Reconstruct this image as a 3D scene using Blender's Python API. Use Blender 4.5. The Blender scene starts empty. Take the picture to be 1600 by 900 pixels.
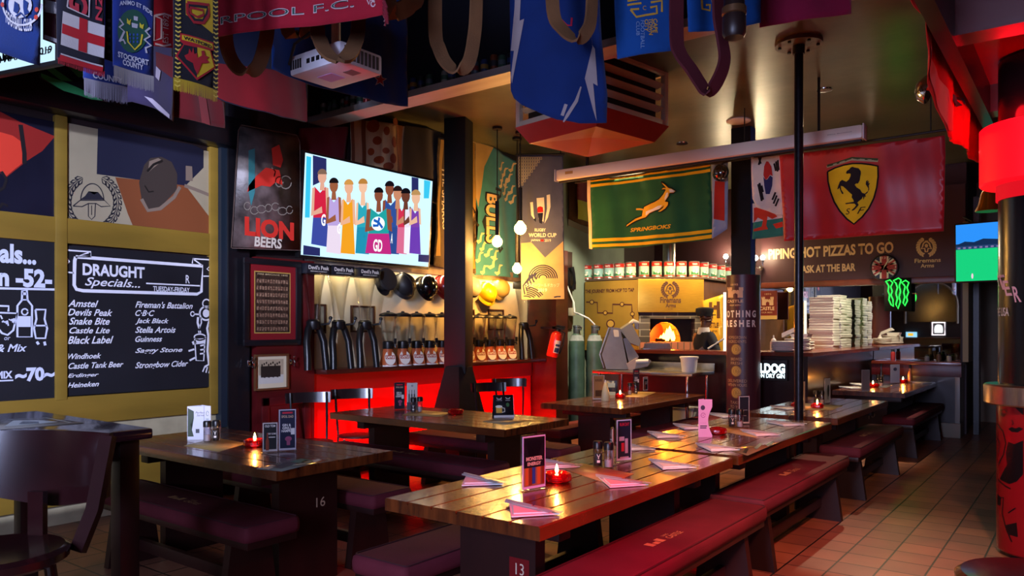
import bpy, bmesh, math, random
from mathutils import Vector as V, Matrix
R = math.radians
random.seed(7)
sc = bpy.context.scene
col = sc.collection

# ------------------------------------------------------------ camera, world, lights, exposure
TH = R(37.03)
H = 1.5
cd = bpy.data.cameras.new('camera'); cam = bpy.data.objects.new('camera', cd); col.objects.link(cam)
cam.location = (0, 0, H); cam.rotation_euler = (R(90), 0, TH)
cd.sensor_width = 36; cd.lens = 27.0; cd.shift_y = 65/1600; cd.clip_start = 0.05
sc.camera = cam
vs = sc.view_settings
vs.view_transform = 'Standard'; vs.look = 'None'; vs.gamma = 1.0; vs.exposure = 0.18
try: vs.use_curve_mapping = False
except Exception: pass
try:
    sc.cycles.use_denoising = True
    sc.cycles.max_bounces = 8; sc.cycles.transparent_max_bounces = 12
    sc.cycles.sample_clamp_indirect = 4.0
    sc.cycles.caustics_reflective = False; sc.cycles.caustics_refractive = False
except Exception: pass

def lin(h):
    h = h.lstrip('#'); r = []
    for i in (0, 2, 4):
        c = int(h[i:i+2], 16)/255
        r.append(c/12.92 if c <= .04045 else ((c+.055)/1.055)**2.4)
    return tuple(r)

w = bpy.data.worlds.new('world'); sc.world = w; w.use_nodes = True
w.node_tree.nodes['Background'].inputs[0].default_value = (.55, .6, .9, 1)
w.node_tree.nodes['Background'].inputs[1].default_value = 0.03

def light(kind, name, loc, energy, color='ffffff', size=.1, target=None, size_y=None, angle=60, blend=.5, parent=None):
    ld = bpy.data.lights.new(name, kind); ld.energy = energy; ld.color = lin(color)
    if kind == 'AREA':
        ld.size = size
        if size_y: ld.shape = 'RECTANGLE'; ld.size_y = size_y
    else: ld.shadow_soft_size = size
    if kind == 'SPOT': ld.spot_size = R(angle); ld.spot_blend = blend
    o = bpy.data.objects.new(name, ld); col.objects.link(o); o.location = loc
    if parent: o.parent = parent
    if target is not None:
        o.rotation_euler = (V(target)-V(loc)).to_track_quat('-Z', 'Y').to_euler()
    return o

# daylight through the street windows behind the camera
light('AREA', 'daylight', (-1.1, -2.82, 2.1), 420, 'c2cdff', 1.7, (-4.6, 3.5, 1.6), 1.6)
light('AREA', 'daylight', (1.9, -2.82, 2.1), 70, 'c6d0ff', 1.7, (-1.5, 4.5, .6), 1.6)
light('SPOT', 'board_fill_light', (-1.2, -2.2, 3.0), 1900, 'd4dcff', .06, (-6.3, 2.75, 1.7), angle=38, blend=.5)  # unseen spot added to brighten the boards, no lamp there
light('SPOT', 'board_fill_light', (-1.0, -2.2, 2.6), 1300, 'e4e2f4', .06, (-6.2, 4.55, 2.75), angle=17, blend=.6)  # second added spot, brightens the enamel sign and pier
# ceiling spotlights (some have cans in the ceiling, others are added without a lamp)
SPOTS = [  # location, target, energy, colour, cone
    ((-4.2, 9.2, 3.84), (-5.1, 10.45, 1.95), 120, 'ffd28a', 46),
    ((-3.2, 10.4, 3.84), (-4.5, 11.3, 1.8), 70, 'ffe0b0', 60),
    ((-2.1, 10.9, 3.84), (-2.95, 10.3, 1.4), 110, 'ffe6c4', 60),
    ((-4.5, 8.3, 3.84), (-4.3, 8.6, 1.0), 60, 'ffd9a0', 60),
    ((-3.9, 7.2, 3.84), (-3.95, 7.2, .76), 45, 'ffc98a', 50),
    ((-1.9, 11.2, 3.84), (-3.0, 11.9, 1.6), 75, 'ffeed4', 50),  # added to brighten the pizza boxes
    ((-4.7, 8.5, 3.84), (-6.2, 9.75, 1.6), 75, 'ffeccc', 50),  # added to brighten the gas cylinders and green wall
    ((-2.1, 10.0, 3.84), (-2.0, 8.15, 2.9), 50, 'ffd9b0', 60),
]
for p, t, e, c, a in SPOTS: light('SPOT', 'ceiling_spot_and_fill_light', p, e*7, c, .05, t, angle=a, blend=.6)
light('SPOT', 'walkway_spot_light', (.25, 2.6, 3.26), 700, 'ffc9a8', .08, (-1.2, 5.4, 0), angle=62, blend=.7)
# added red spots that redden the benches and floor; no lamps there
RED = [((.1, 2.6, 2.75), (-1.35, 2.9, .2), 105), ((.1, 4.4, 2.75), (-1.45, 5.0, .2), 45)]
for p, t, e in RED: light('SPOT', 'red_fill_light', p, e*5, 'ff1030', .15, t, angle=58, blend=.8)

# ------------------------------------------------------------ helpers
F = V((-math.sin(TH), math.cos(TH), 0)); RV = V((math.cos(TH), math.sin(TH), 0)); UP = V((0, 0, 1)); EYE = V((0, 0, H))
def ray(px, py): return F + RV*((px-800)/1200) + UP*((515-py)/1200)
def onplane(px, py, O, n):
    r = ray(px, py); n = V(n)
    return EYE + r*((V(O)-EYE).dot(n)/r.dot(n))
def pX(px, py, x): return onplane(px, py, (x, 0, 0), (1, 0, 0))
def pY(px, py, y): return onplane(px, py, (0, y, 0), (0, 1, 0))
def pZ(px, py, z): return onplane(px, py, (0, 0, z), (0, 0, 1))
def pD(px, py, d): return EYE + ray(px, py)*d

MATS = {}
def mat(name, hexc='808080', rough=.5, metal=0, emit=0, ecol=None, noise=0, nscale=8, stretch=(1, 1, 1), dark=None,
        bump=0, bscale=60, trans=0, ior=1.45, alpha=1, coat=0, spec=.5, sheen=0):
    if name in MATS: return MATS[name]
    m = bpy.data.materials.new(name); m.use_nodes = True; nt = m.node_tree; b = nt.nodes['Principled BSDF']
    c = lin(hexc) + (1,)
    b.inputs['Base Color'].default_value = c; b.inputs['Roughness'].default_value = rough; b.inputs['Metallic'].default_value = metal
    b.inputs['Specular IOR Level'].default_value = spec; b.inputs['IOR'].default_value = ior
    if emit:
        b.inputs['Emission Color'].default_value = lin(ecol or hexc) + (1,); b.inputs['Emission Strength'].default_value = emit
    if trans: b.inputs['Transmission Weight'].default_value = trans
    if alpha < 1: b.inputs['Alpha'].default_value = alpha
    if coat: b.inputs['Coat Weight'].default_value = coat; b.inputs['Coat Roughness'].default_value = .12
    if sheen: b.inputs['Sheen Weight'].default_value = sheen
    if noise or bump:
        tc = nt.nodes.new('ShaderNodeTexCoord'); mp = nt.nodes.new('ShaderNodeMapping'); mp.inputs['Scale'].default_value = stretch
        nt.links.new(tc.outputs['Object'], mp.inputs[0])
        if noise:
            n = nt.nodes.new('ShaderNodeTexNoise'); n.inputs['Scale'].default_value = nscale; n.inputs['Detail'].default_value = 6
            nt.links.new(mp.outputs[0], n.inputs['Vector'])
            rp = nt.nodes.new('ShaderNodeValToRGB'); d = lin(dark) if dark else tuple(x*(1-noise) for x in c[:3])
            rp.color_ramp.elements[0].color = d + (1,); rp.color_ramp.elements[0].position = .32
            rp.color_ramp.elements[1].color = c; rp.color_ramp.elements[1].position = .66
            nt.links.new(n.outputs[0], rp.inputs[0]); nt.links.new(rp.outputs[0], b.inputs['Base Color'])
        if bump:
            n2 = nt.nodes.new('ShaderNodeTexNoise'); n2.inputs['Scale'].default_value = bscale; n2.inputs['Detail'].default_value = 4
            nt.links.new(mp.outputs[0], n2.inputs['Vector'])
            bp = nt.nodes.new('ShaderNodeBump'); bp.inputs['Strength'].default_value = bump; bp.inputs['Distance'].default_value = .01
            nt.links.new(n2.outputs[0], bp.inputs['Height']); nt.links.new(bp.outputs[0], b.inputs['Normal'])
    MATS[name] = m; return m
def em(hexc, s=1.0): return mat('glow_%s_%.2f' % (hexc, s), '000000', .6, emit=s, ecol=hexc, spec=.1)
def pm(hexc, rough=.6): return mat('paint_%s_%.2f' % (hexc, rough), hexc, rough)
def fab(hexc): return mat('fabric_' + hexc, hexc, .85, noise=.18, nscale=5, bump=.15, bscale=220, spec=.2, sheen=.15)

class MB:
    """collects shapes and links them as one mesh object"""
    def __init__(s): s.bm = bmesh.new()
    def _xf(s, vs, M):
        if M is not None:
            for v in vs: v.co = M @ v.co
    def box(s, c, d, bev=0, M=None, seg=2):
        r = bmesh.ops.create_cube(s.bm, size=1); vs = r['verts']
        for v in vs: v.co = V((v.co.x*d[0]+c[0], v.co.y*d[1]+c[1], v.co.z*d[2]+c[2]))
        if bev:
            es = list({e for v in vs for e in v.link_edges})
            r = bmesh.ops.bevel(s.bm, geom=es, offset=bev, segments=seg, affect='EDGES', profile=.6); vs = list({v for f in r['faces'] for v in f.verts} | {v for v in vs if v.is_valid})
        s._xf(vs, M); return s
    def bx(s, x0, x1, y0, y1, z0, z1, bev=0, M=None): return s.box(((x0+x1)/2, (y0+y1)/2, (z0+z1)/2), (abs(x1-x0), abs(y1-y0), abs(z1-z0)), bev, M)
    def lathe(s, prof, c=(0, 0, 0), seg=24, M=None, sy=1):
        rows = []; vs = []
        for r, z in prof:
            if r < 1e-5: row = [s.bm.verts.new((c[0], c[1], c[2]+z))]
            else: row = [s.bm.verts.new((c[0]+r*math.cos(2*math.pi*k/seg), c[1]+sy*r*math.sin(2*math.pi*k/seg), c[2]+z)) for k in range(seg)]
            rows.append(row); vs += row
        for a, b in zip(rows, rows[1:]):
            for k in range(seg):
                q = (a[k % len(a)], a[(k+1) % len(a)], b[(k+1) % len(b)], b[k % len(b)])
                q = list(dict.fromkeys(q))
                if len(q) > 2:
                    try: s.bm.faces.new(q)
                    except ValueError: pass
        for row, fl in ((rows[0], 1), (rows[-1], 0)):
            if len(row) > 2:
                try: s.bm.faces.new(row[::-1] if fl else row)
                except ValueError: pass
        s._xf(vs, M); return s
    def cyl(s, p0, p1, r0, r1=None, seg=14):
        r1 = r0 if r1 is None else r1; p0 = V(p0); p1 = V(p1); d = p1-p0
        q = d.to_track_quat('Z', 'Y').to_matrix().to_4x4(); q.translation = p0
        return s.lathe([(r0, 0), (r1, d.length)], seg=seg, M=q)
    def tube(s, pts, r, seg=8, closed=False):
        pts = [V(p) for p in pts]; n = len(pts); rows = []; up = V((.13, .21, .97))
        for i, p in enumerate(pts):
            t = (pts[(i+1) % n if closed else min(i+1, n-1)] - pts[(i-1) % n if closed else max(i-1, 0)]).normalized()
            a = t.cross(up).normalized(); b = t.cross(a).normalized(); ri = r[i] if isinstance(r, (list, tuple)) else r
            rows.append([s.bm.verts.new(p + (a*math.cos(2*math.pi*k/seg)+b*math.sin(2*math.pi*k/seg))*ri) for k in range(seg)])
        for i in range(n if closed else n-1):
            a, b = rows[i], rows[(i+1) % n]
            for k in range(seg): s.bm.faces.new((a[k], a[(k+1) % seg], b[(k+1) % seg], b[k]))
        if not closed: s.bm.faces.new(rows[0][::-1]); s.bm.faces.new(rows[-1])
        return s
    def prism(s, poly, d, M=None, h0=0):
        """poly in local xy, extruded along z from h0 by d"""
        a = [s.bm.verts.new((x, y, h0)) for x, y in poly]; b = [s.bm.verts.new((x, y, h0+d)) for x, y in poly]; n = len(poly)
        s.bm.faces.new(a[::-1]); s.bm.faces.new(b)
        for k in range(n): s.bm.faces.new((a[k], a[(k+1) % n], b[(k+1) % n], b[k]))
        s._xf(a+b, M); return s
    def sph(s, c, r, seg=16, M=None):
        rr = bmesh.ops.create_uvsphere(s.bm, u_segments=seg, v_segments=max(6, seg//2+2), radius=1)
        r = r if isinstance(r, (list, tuple)) else (r, r, r)
        for v in rr['verts']: v.co = V((v.co.x*r[0]+c[0], v.co.y*r[1]+c[1], v.co.z*r[2]+c[2]))
        s._xf(rr['verts'], M); return s
    def ribbon(s, pts, wdir, wid, th):
        """flat strap swept along pts; wdir is its width direction"""
        pts = [V(p) for p in pts]; rows = []
        for i, p in enumerate(pts):
            t = (pts[min(i+1, len(pts)-1)]-pts[max(i-1, 0)]).normalized(); wv = wdir(i/(len(pts)-1)) if callable(wdir) else V(wdir)
            wv = (wv - t*wv.dot(t)).normalized(); nv = t.cross(wv)
            rows.append([s.bm.verts.new(p+wv*(a*wid/2)+nv*(b*th/2)) for a, b in ((-1, -1), (1, -1), (1, 1), (-1, 1))])
        for a, b in zip(rows, rows[1:]):
            for k in range(4): s.bm.faces.new((a[k], a[(k+1) % 4], b[(k+1) % 4], b[k]))
        s.bm.faces.new(rows[0][::-1]); s.bm.faces.new(rows[-1]); return s
    def build(s, name, m, parent=None, loc=(0, 0, 0), rz=0, ang=38, smooth=True):
        bmesh.ops.recalc_face_normals(s.bm, faces=s.bm.faces[:])
        me = bpy.data.meshes.new(name); s.bm.to_mesh(me); s.bm.free()
        if smooth:
            me.polygons.foreach_set('use_smooth', [True]*len(me.polygons)); me.set_sharp_from_angle(angle=R(ang))
        if m: me.materials.append(m)
        o = bpy.data.objects.new(name, me); col.objects.link(o); o.location = loc; o.rotation_euler[2] = rz
        if parent: o.parent = parent
        return o

def tag(o, label, cat, group=None, kind=None):
    if label: o['label'] = label
    if cat: o['category'] = cat
    if group: o['group'] = group
    if kind: o['kind'] = kind
    return o
def thing(name, loc, label, cat, group=None, rz=0):
    o = bpy.data.objects.new(name, None); col.objects.link(o); o.location = loc; o.rotation_euler[2] = rz; o.empty_display_size = .1
    return tag(o, label, cat, group)
def struct(o): o['kind'] = 'structure'; return o
KIDS = {}
def dup(root, loc, rz=0, label=None, group=None):
    def cp(o, par):
        c = o.copy(); col.objects.link(c)
        if par: c.parent = par
        for ch in o.children: cp(ch, c)
        return c
    r = cp(root, None); r.location = loc; r.rotation_euler[2] = rz
    if label: r['label'] = label
    if group: r['group'] = group
    return r

# ------------------------------------------------------------ printed surfaces: prints follow the surface they are on
class Surf:
    def __init__(s, O, u, v=(0, 0, 1), f=None):
        s.O = V(O); s.u = V(u).normalized(); s.v = V(v).normalized(); s.n = s.u.cross(s.v).normalized(); s.f = f
    def uv(s, px, py):
        p = onplane(px, py, s.O, s.n) - s.O; return (p.dot(s.u), p.dot(s.v))
    def P(s, a, b, h=0):
        if s.f: h = h + s.f(a, b)
        return s.u*a + s.v*b + s.n*h
class Cyl:
    """upright cylinder; a is the arc length from the side that faces the room"""
    def __init__(s, c, r): s.O = V((c[0], c[1], 0)); s.r = r; s.f = 1; d = -s.O; s.a0 = math.atan2(d.y, d.x)
    def uv(s, px, py):
        r = ray(px, py); ox, oy = -s.O.x, -s.O.y; A = r.x**2+r.y**2; B = 2*(ox*r.x+oy*r.y); C = ox*ox+oy*oy-s.r**2
        D = max(B*B-4*A*C, 0); t = (-B-math.sqrt(D))/(2*A); p = EYE+r*t - s.O
        a = math.atan2(p.y, p.x)-s.a0; a = (a+math.pi) % (2*math.pi)-math.pi
        return (a*s.r, p.z)
    def P(s, a, b, h=0):
        t = s.a0+a/s.r; return V((math.cos(t)*(s.r+h), math.sin(t)*(s.r+h), b))
TXT = {}
def text2d(t, bold=0, shear=0):
    k = (t, bold, shear)
    if k not in TXT:
        c = bpy.data.curves.new('t', 'FONT'); c.body = t; c.offset = bold; c.shear = shear; c.resolution_u = 3
        o = bpy.data.objects.new('t', c); me = bpy.data.meshes.new_from_object(o)
        vs = [(v.co.x, v.co.y) for v in me.vertices]; fs = [tuple(p.vertices) for p in me.polygons]
        bpy.data.objects.remove(o); bpy.data.curves.remove(c); bpy.data.meshes.remove(me); TXT[k] = (vs, fs)
    return TXT[k]
def ell(cx, cy, rx, ry=None, n=24, a0=0, a1=360):
    ry = rx if ry is None else ry
    m = n if a1-a0 >= 360 else n+1
    return [(cx+rx*math.cos(R(a0+(a1-a0)*k/n)), cy+ry*math.sin(R(a0+(a1-a0)*k/n))) for k in range(m)]
def gfx(S, parent, name, m, items, h=.0015, raw=False, cell=.06, label=None, solid=0):
    """items: ('p', points) filled outline; ('s', points, width) stroke; ('t', text, x0, y0, x1, y1[, opts]) text in a box (x0,y0 lower corner); ('q', TL, TR, BR, BL, n, m) grid patch"""
    cv = (lambda x, y: (x, y)) if raw else S.uv
    bm = bmesh.new(); nv = lambda q: bm.verts.new((q[0], q[1], 0))
    for it in items:
        k = it[0]
        if k == 'p':
            pts = [cv(*q) for q in it[1]]
            try: bm.faces.new([nv(q) for q in pts])
            except ValueError: pass
        elif k == 's':
            pts = [V(cv(*q)) for q in it[1]]; wd = it[2]/2; n = len(pts); L = []
            for i, p in enumerate(pts):
                t = (pts[min(i+1, n-1)]-pts[max(i-1, 0)]);
                if t.length < 1e-9: t = V((1, 0))
                t.normalize(); nn = V((-t.y, t.x)); wi = wd*(it[3][i] if len(it) > 3 else 1); L.append((nv(p+nn*wi), nv(p-nn*wi)))
            for a, b in zip(L, L[1:]):
                try: bm.faces.new((a[0], a[1], b[1], b[0]))
                except ValueError: pass
        elif k == 't':
            o = it[6] if len(it) > 6 else {}
            vs, fs = text2d(it[1], o.get('b', 0), o.get('sh', 0))
            if not vs: continue
            xa = min(v[0] for v in vs); xb = max(v[0] for v in vs); ya = min(v[1] for v in vs); yb = max(v[1] for v in vs)
            (u0, v0), (u1, v1) = cv(it[2], it[3]), cv(it[4], it[5]); rot = o.get('rot', 0)
            W, Hh = (u1-u0, v1-v0) if not rot else (v1-v0, u1-u0)
            nvs = []
            for x, y in vs:
                a = (x-xa)/(xb-xa or 1); b = (y-ya)/(yb-ya or 1)
                if rot == 90: q = (u1-(u1-u0)*b, v0+(v1-v0)*a)      # reads upwards
                elif rot == -90: q = (u0+(u1-u0)*b, v1-(v1-v0)*a)   # reads downwards
                else:
                    ar = o.get('arc', 0); q = (u0+(u1-u0)*a, v0+(v1-v0)*b + ar*(1-(2*a-1)**2) + o.get('rise', 0)*a)
                nvs.append(nv(q))
            for f in fs:
                try: bm.faces.new([nvs[i] for i in f])
                except ValueError: pass
        elif k == 'q':
            c4 = [V(cv(*q)) for q in it[1:5]]; n, mm = it[5], it[6]
            g = [[nv((c4[0].lerp(c4[1], i/n)).lerp(c4[3].lerp(c4[2], i/n), j/mm)) for i in range(n+1)] for j in range(mm+1)]
            for j in range(mm):
                for i in range(n): bm.faces.new((g[j][i], g[j][i+1], g[j+1][i+1], g[j+1][i]))
    bad = [f for f in bm.faces if len(f.verts) > 4]
    if bad: bmesh.ops.triangulate(bm, faces=bad)
    if S.f is not None:
        for _ in range(7):
            es = [e for e in bm.edges if e.calc_length() > cell]
            if not es or len(bm.faces) > 30000: break
            bmesh.ops.subdivide_edges(bm, edges=es, cuts=1)
            bmesh.ops.triangulate(bm, faces=[f for f in bm.faces if len(f.verts) > 4])
    for f in bm.faces:
        if f.normal.z < 0 or f.calc_center_median() is None: pass
    bm.normal_update()
    fl = [f for f in bm.faces if f.normal.z < 0]
    if fl: bmesh.ops.reverse_faces(bm, faces=fl)
    for v in bm.verts: v.co = S.P(v.co.x, v.co.y, h)
    me = bpy.data.meshes.new(name); bm.to_mesh(me); bm.free(); me.materials.append(m)
    me.polygons.foreach_set('use_smooth', [True]*len(me.polygons))
    o = bpy.data.objects.new(name, me); col.objects.link(o)
    if parent: o.parent = parent
    if label: o['label'] = label
    if solid:
        md = o.modifiers.new('thickness', 'SOLIDIFY'); md.thickness = solid; md.offset = -1
    return o
def poly(*c): return [(c[i], c[i+1]) for i in range(0, len(c), 2)]
# ------------------------------------------------------------ the room
XW = -6.35
def tile_mat():
    m = bpy.data.materials.new('terracotta_tiles'); m.use_nodes = True; nt = m.node_tree; b = nt.nodes['Principled BSDF']
    tc = nt.nodes.new('ShaderNodeTexCoord'); mp = nt.nodes.new('ShaderNodeMapping'); mp.inputs['Location'].default_value = (.06, .02, 0)
    br = nt.nodes.new('ShaderNodeTexBrick'); br.offset = 0; br.inputs['Scale'].default_value = 1
    br.inputs['Brick Width'].default_value = .25; br.inputs['Row Height'].default_value = .25; br.inputs['Mortar Size'].default_value = .006
    br.inputs['Mortar Smooth'].default_value = .2; br.inputs['Bias'].default_value = -.2
    br.inputs['Color1'].default_value = lin('a2684a')+(1,); br.inputs['Color2'].default_value = lin('805040')+(1,); br.inputs['Mortar'].default_value = lin('1c1412')+(1,)
    n = nt.nodes.new('ShaderNodeTexNoise'); n.inputs['Scale'].default_value = 3; n.inputs['Detail'].default_value = 6
    mx = nt.nodes.new('ShaderNodeMix'); mx.data_type = 'RGBA'; mx.blend_type = 'MULTIPLY'; mx.inputs[0].default_value = .6
    nt.links.new(tc.outputs['Object'], mp.inputs[0]); nt.links.new(mp.outputs[0], br.inputs[0]); nt.links.new(tc.outputs['Object'], n.inputs[0])
    nt.links.new(br.outputs[0], mx.inputs[6]); nt.links.new(n.outputs[0], mx.inputs[7]); nt.links.new(mx.outputs[2], b.inputs['Base Color'])
    bp = nt.nodes.new('ShaderNodeBump'); bp.invert = True; bp.inputs['Strength'].default_value = .5; bp.inputs['Distance'].default_value = .006
    nt.links.new(br.outputs['Fac'], bp.inputs['Height']); nt.links.new(bp.outputs[0], b.inputs['Normal'])
    b.inputs['Roughness'].default_value = .38
    return m
DARK = mat('dark_wall_paint', '2a1a1c', .7, noise=.3, nscale=3)
MAROON = mat('maroon_wall_paint', '3c2026', .55, noise=.25, nscale=2)
CREAM = mat('cream_plaster', 'cfc3a4', .75, noise=.2, nscale=3, bump=.1)
GREEN = mat('pale_green_plaster', '8fa08e', .75, noise=.18, nscale=3, bump=.1)
CEIL = mat('old_ceiling_gloss', '5e5d4a', .3, noise=.5, nscale=1.6, bump=.12, bscale=9, spec=.35)
BLACKP = mat('black_gloss_paint', '16151a', .3, noise=.2, nscale=10)
BLACKM = mat('black_matt', '121214', .6)
OLIVE = mat('olive_wood_trim', '94762c', .5, noise=.25, nscale=5, stretch=(1, .2, 1))
REDWOOD = mat('red_stained_wood', '5a1518', .35, noise=.45, nscale=6, stretch=(1, .15, 1))
REDP = mat('red_panel_paint', 'c01512', .3, noise=.15, nscale=2)
MAHOG = mat('mahogany', '4a1812', .3, noise=.5, nscale=5, stretch=(.3, .3, 1.2), coat=.3)
STEEL = mat('brushed_steel', 'b9b6b0', .28, metal=1, noise=.15, nscale=20, stretch=(1, 20, 1))
CHROME = mat('chrome', 'd8d8dc', .12, metal=1)
BLACKSTEEL = mat('black_steel', '1b1b1f', .35, metal=.3, noise=.25, nscale=14)
WHITEP = mat('white_plastic', 'd9d6d0', .4)
BLACKPL = mat('black_plastic', '101012', .35)

def slab(name, x0, x1, y0, y1, z0, z1, m, kind=True):
    o = MB().bx(x0, x1, y0, y1, z0, z1).build(name, m, smooth=False)
    return struct(o) if kind else o
slab('floor', -6.5, 3.3, -3.1, 15.2, -.1, 0, tile_mat())
slab('wall_left', -6.5, XW, -3.1, 12.8, 0, 5, DARK)
slab('wall_back', -6.5, -1.43, 12.72, 12.9, 0, 3.9, MAROON)
slab('wall_right', 3.2, 3.3, -3.1, 15.2, 0, 5, DARK)
slab('wall_front', -6.5, 3.3, -3.1, -3.0, 0, 5, DARK)
slab('wall_passage', -1.6, 3.3, 14.6, 14.75, 0, 3.9, mat('passage_plaster', '8a7a66', .8, noise=.2, nscale=2))
slab('wall_passage_side', -1.6, -1.5, 12.9, 14.6, 0, 3.9, DARK)
slab('wall_left_plaster', XW, XW+.02, 4.9, 8.75, 1.1, 2.16, CREAM)
slab('wall_left_green', XW, XW+.02, 9.05, 11.55, 0, 3.9, GREEN)
slab('ceiling', -6.5, 3.3, 5.22, 15.2, 3.9, 4.0, CEIL)
slab('ceiling_upper', -6.5, 3.3, -3.1, 5.3, 4.9, 5.0, BLACKM)
slab('wall_upstand', XW, 3.2, 5.16, 5.22, 3.66, 4.9, mat('navy_upstand', '10121f', .6))
slab('trim_1', XW, -.7, 4.98, 5.22, 3.6, 3.66, mat('ledge_wood', 'a8a4a4', .5, noise=.3, nscale=6, stretch=(.2, 1, 1)))
# windows on to the street behind the camera
for i, (x0, x1) in enumerate(((-1.95, -.2), (1.05, 2.75))):
    f = MB()
    for a, b, c, d in ((x0, x1, 1.2, 1.3), (x0, x1, 2.9, 3.0), (x0, x0+.08, 1.2, 3.0), (x1-.08, x1, 1.2, 3.0), (x0, x1, 2.08, 2.12)): f.bx(a, b, -3.0, -2.9, c, d)
    o = struct(f.build('window_%d' % (i+1), BLACKP, smooth=False))
    g = MB().bx(x0+.08, x1-.08, -2.97, -2.96, 1.3, 2.9).build('glass', em('8fa4d8', .5), o, smooth=False)
# soffit and beam over the walkway
slab('ceiling_soffit', -.6, 3.2, 1.0, 7.6, 3.32, 3.42, mat('red_soffit_paint', '7c1018', .3, noise=.2, nscale=2))
slab('trim_2', -.68, -.6, 1.0, 7.6, 3.08, 4.9, BLACKP)
slab('trim_3', -.6, 3.2, 4.85, 5.05, 3.12, 3.32, mat('dark_red_beam', '4a0c14', .3))
slab('trim_4', -.6, 3.2, 6.7, 6.9, 3.12, 3.32, mat('dark_red_beam', '4a0c14', .3))
t = thing('walkway_spotlight', (.25, 2.6, 3.32), 'small black spotlight under the red soffit', 'spotlight'); MB().lathe([(.05, -.07), (.055, -.07), (.05, 0), (0, 0)], seg=20).build('can', BLACKM, t)
# long black beam above the mural and boards
o = struct(MB().bx(XW, XW+.2, -3, 4.2, 3.14, 3.42, .05).build('trim_5', BLACKP))
# black post at the end of the boards, maroon cupboard pier beyond it
slab('trim_6', XW, XW+.12, 4.0, 4.22, 0, 3.9, BLACKP)
slab('trim_7', XW, XW+.1, 3.94, 4.0, .62, 3.14, mat('steel_blue_paint', '1d2733', .35))
p = struct(MB().bx(XW, XW+.16, 4.27, 4.93, 0, 2.18).build('wall_pier', REDWOOD, smooth=False))
q = MB(); 
for a, b, c, d in ((4.32, 4.88, .2, .28), (4.32, 4.88, .78, .86), (4.32, 4.4, .2, .86), (4.8, 4.88, .2, .86)): q.bx(XW+.16, XW+.175, a, b, c, d, .004)
q.build('door_frame', REDWOOD, p)
# olive framed wall of murals and boards, cream dado under it
slab('wall_left_dado', XW, XW+.015, -3, 4.0, 0, .86, mat('cream_dado', 'b3a888', .7, noise=.2))
fr = MB()
for y0, y1, z0, z1 in ((-3, 3.94, .76, .98), (-3, 3.94, 2.165, 2.36), (2.575, 2.66, .96, 3.14), (3.86, 3.94, .74, 3.14), (-3, 3.94, .15, .5)): fr.bx(XW, XW+(.05 if y1-y0 > 1 else .056), y0, y1, z0, z1, .006)
struct(fr.build('trim_8', OLIVE))
# red lit panelling with its shelf
slab('wall_left_panel', XW, XW+.1, 4.93, 8.72, 0, 1.04, REDP)
slab('trim_9', XW+.1, XW+.115, 4.93, 8.72, .86, 1.05, mat('red_grained_board', '8a1612', .35, noise=.4, nscale=4, stretch=(1, .15, 1)))
light('AREA', 'red_strip_light', (XW+.24, 6.8, .12), 120, 'ff1208', 3.6, (XW+.1, 6.8, .8), .03)
tag(MB().bx(XW+.14, XW+.19, 4.98, 8.7, .0, .1, .006).build('light_strip', BLACKM), 'low black strip lamp lying along the foot of the red panelling', 'strip lamp')
# upper board the hats hang from, with a warm strip lamp behind it
struct(MB().bx(XW, XW+.05, 4.93, 8.75, 2.16, 2.28, .006).build('trim_10', mat('worn_white_board', 'a89c8c', .6, noise=.5, nscale=4, dark='5c3a34')))
light('AREA', 'board_strip_light', (XW+.09, 6.8, 2.15), 16, 'ffe6b8', 3.6, (XW+.03, 6.8, 1.5), .03)
# cabinet at the end of the shelf
cab = MB().bx(XW+.02, XW+.5, 8.76, 9.05, 0, 2.6).build('wall_cabinet', MAHOG, smooth=False); struct(cab)
# passage door and pale wall with a curved pipe
d1 = struct(MB().bx(-1.35, -1.28, 12.75, 13.0, 0, 3.4).build('trim_11', BLACKP, smooth=False))
slab('trim_12', -1.43, -1.36, 12.3, 12.9, 1.05, 3.0, mat('pale_jamb', '8c8a70', .6))
dr = struct(MB().bx(-.95, -.5, 14.5, 14.6, 0, 1.15).build('trim_13', DARK, smooth=False))
pipe = MB().tube([(-.32, 14.5, 2.35), (-.5, 14.42, 2.34), (-.68, 14.4, 2.15), (-.66, 14.4, 1.7), (-.5, 14.42, 1.3), (-.4, 14.5, 1.2)], .04, 10).build('pipe', mat('brown_pipe', '3a1f1a', .4))
tag(pipe, 'curved dark brown pipe on the pale passage wall', 'pipe')
# ------------------------------------------------------------ tables, benches, chairs
TABLEW = mat('varnished_table_wood', '6a3416', .24, noise=.55, nscale=3.2, stretch=(.5, 7, 1), dark='3c1a0c', bump=.2, bscale=38, coat=.6)
LEGW = mat('dark_table_leg_wood', '280d0a', .45, noise=.4, nscale=5, stretch=(1, 1, .2))
CUSH = mat('maroon_cushion_canvas', '64222e', .8, noise=.35, nscale=3, bump=.18, bscale=180, spec=.25)
PIPEM = mat('cushion_piping', '3a0e18', .7)
PRINTM = pm('b58a5a', .7)
def top_mb(L, W, t=.055, n=6, g=.006):
    pts = [(-W/2, -t)]; pw = W/n; pts += [(-W/2, -.006), (-W/2+.006, 0)]
    for k in range(1, n):
        y = -W/2+k*pw; pts += [(y-g, 0), (y-g*.6, -.012), (y+g*.6, -.012), (y+g, 0)]
    pts += [(W/2-.006, 0), (W/2, -.006), (W/2, -t)]
    M = Matrix(((0, 0, 1, 0), (1, 0, 0, 0), (0, 1, 0, 0), (0, 0, 0, 1)))
    m = MB(); m.prism(pts, L, M, -L/2); return m
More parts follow.
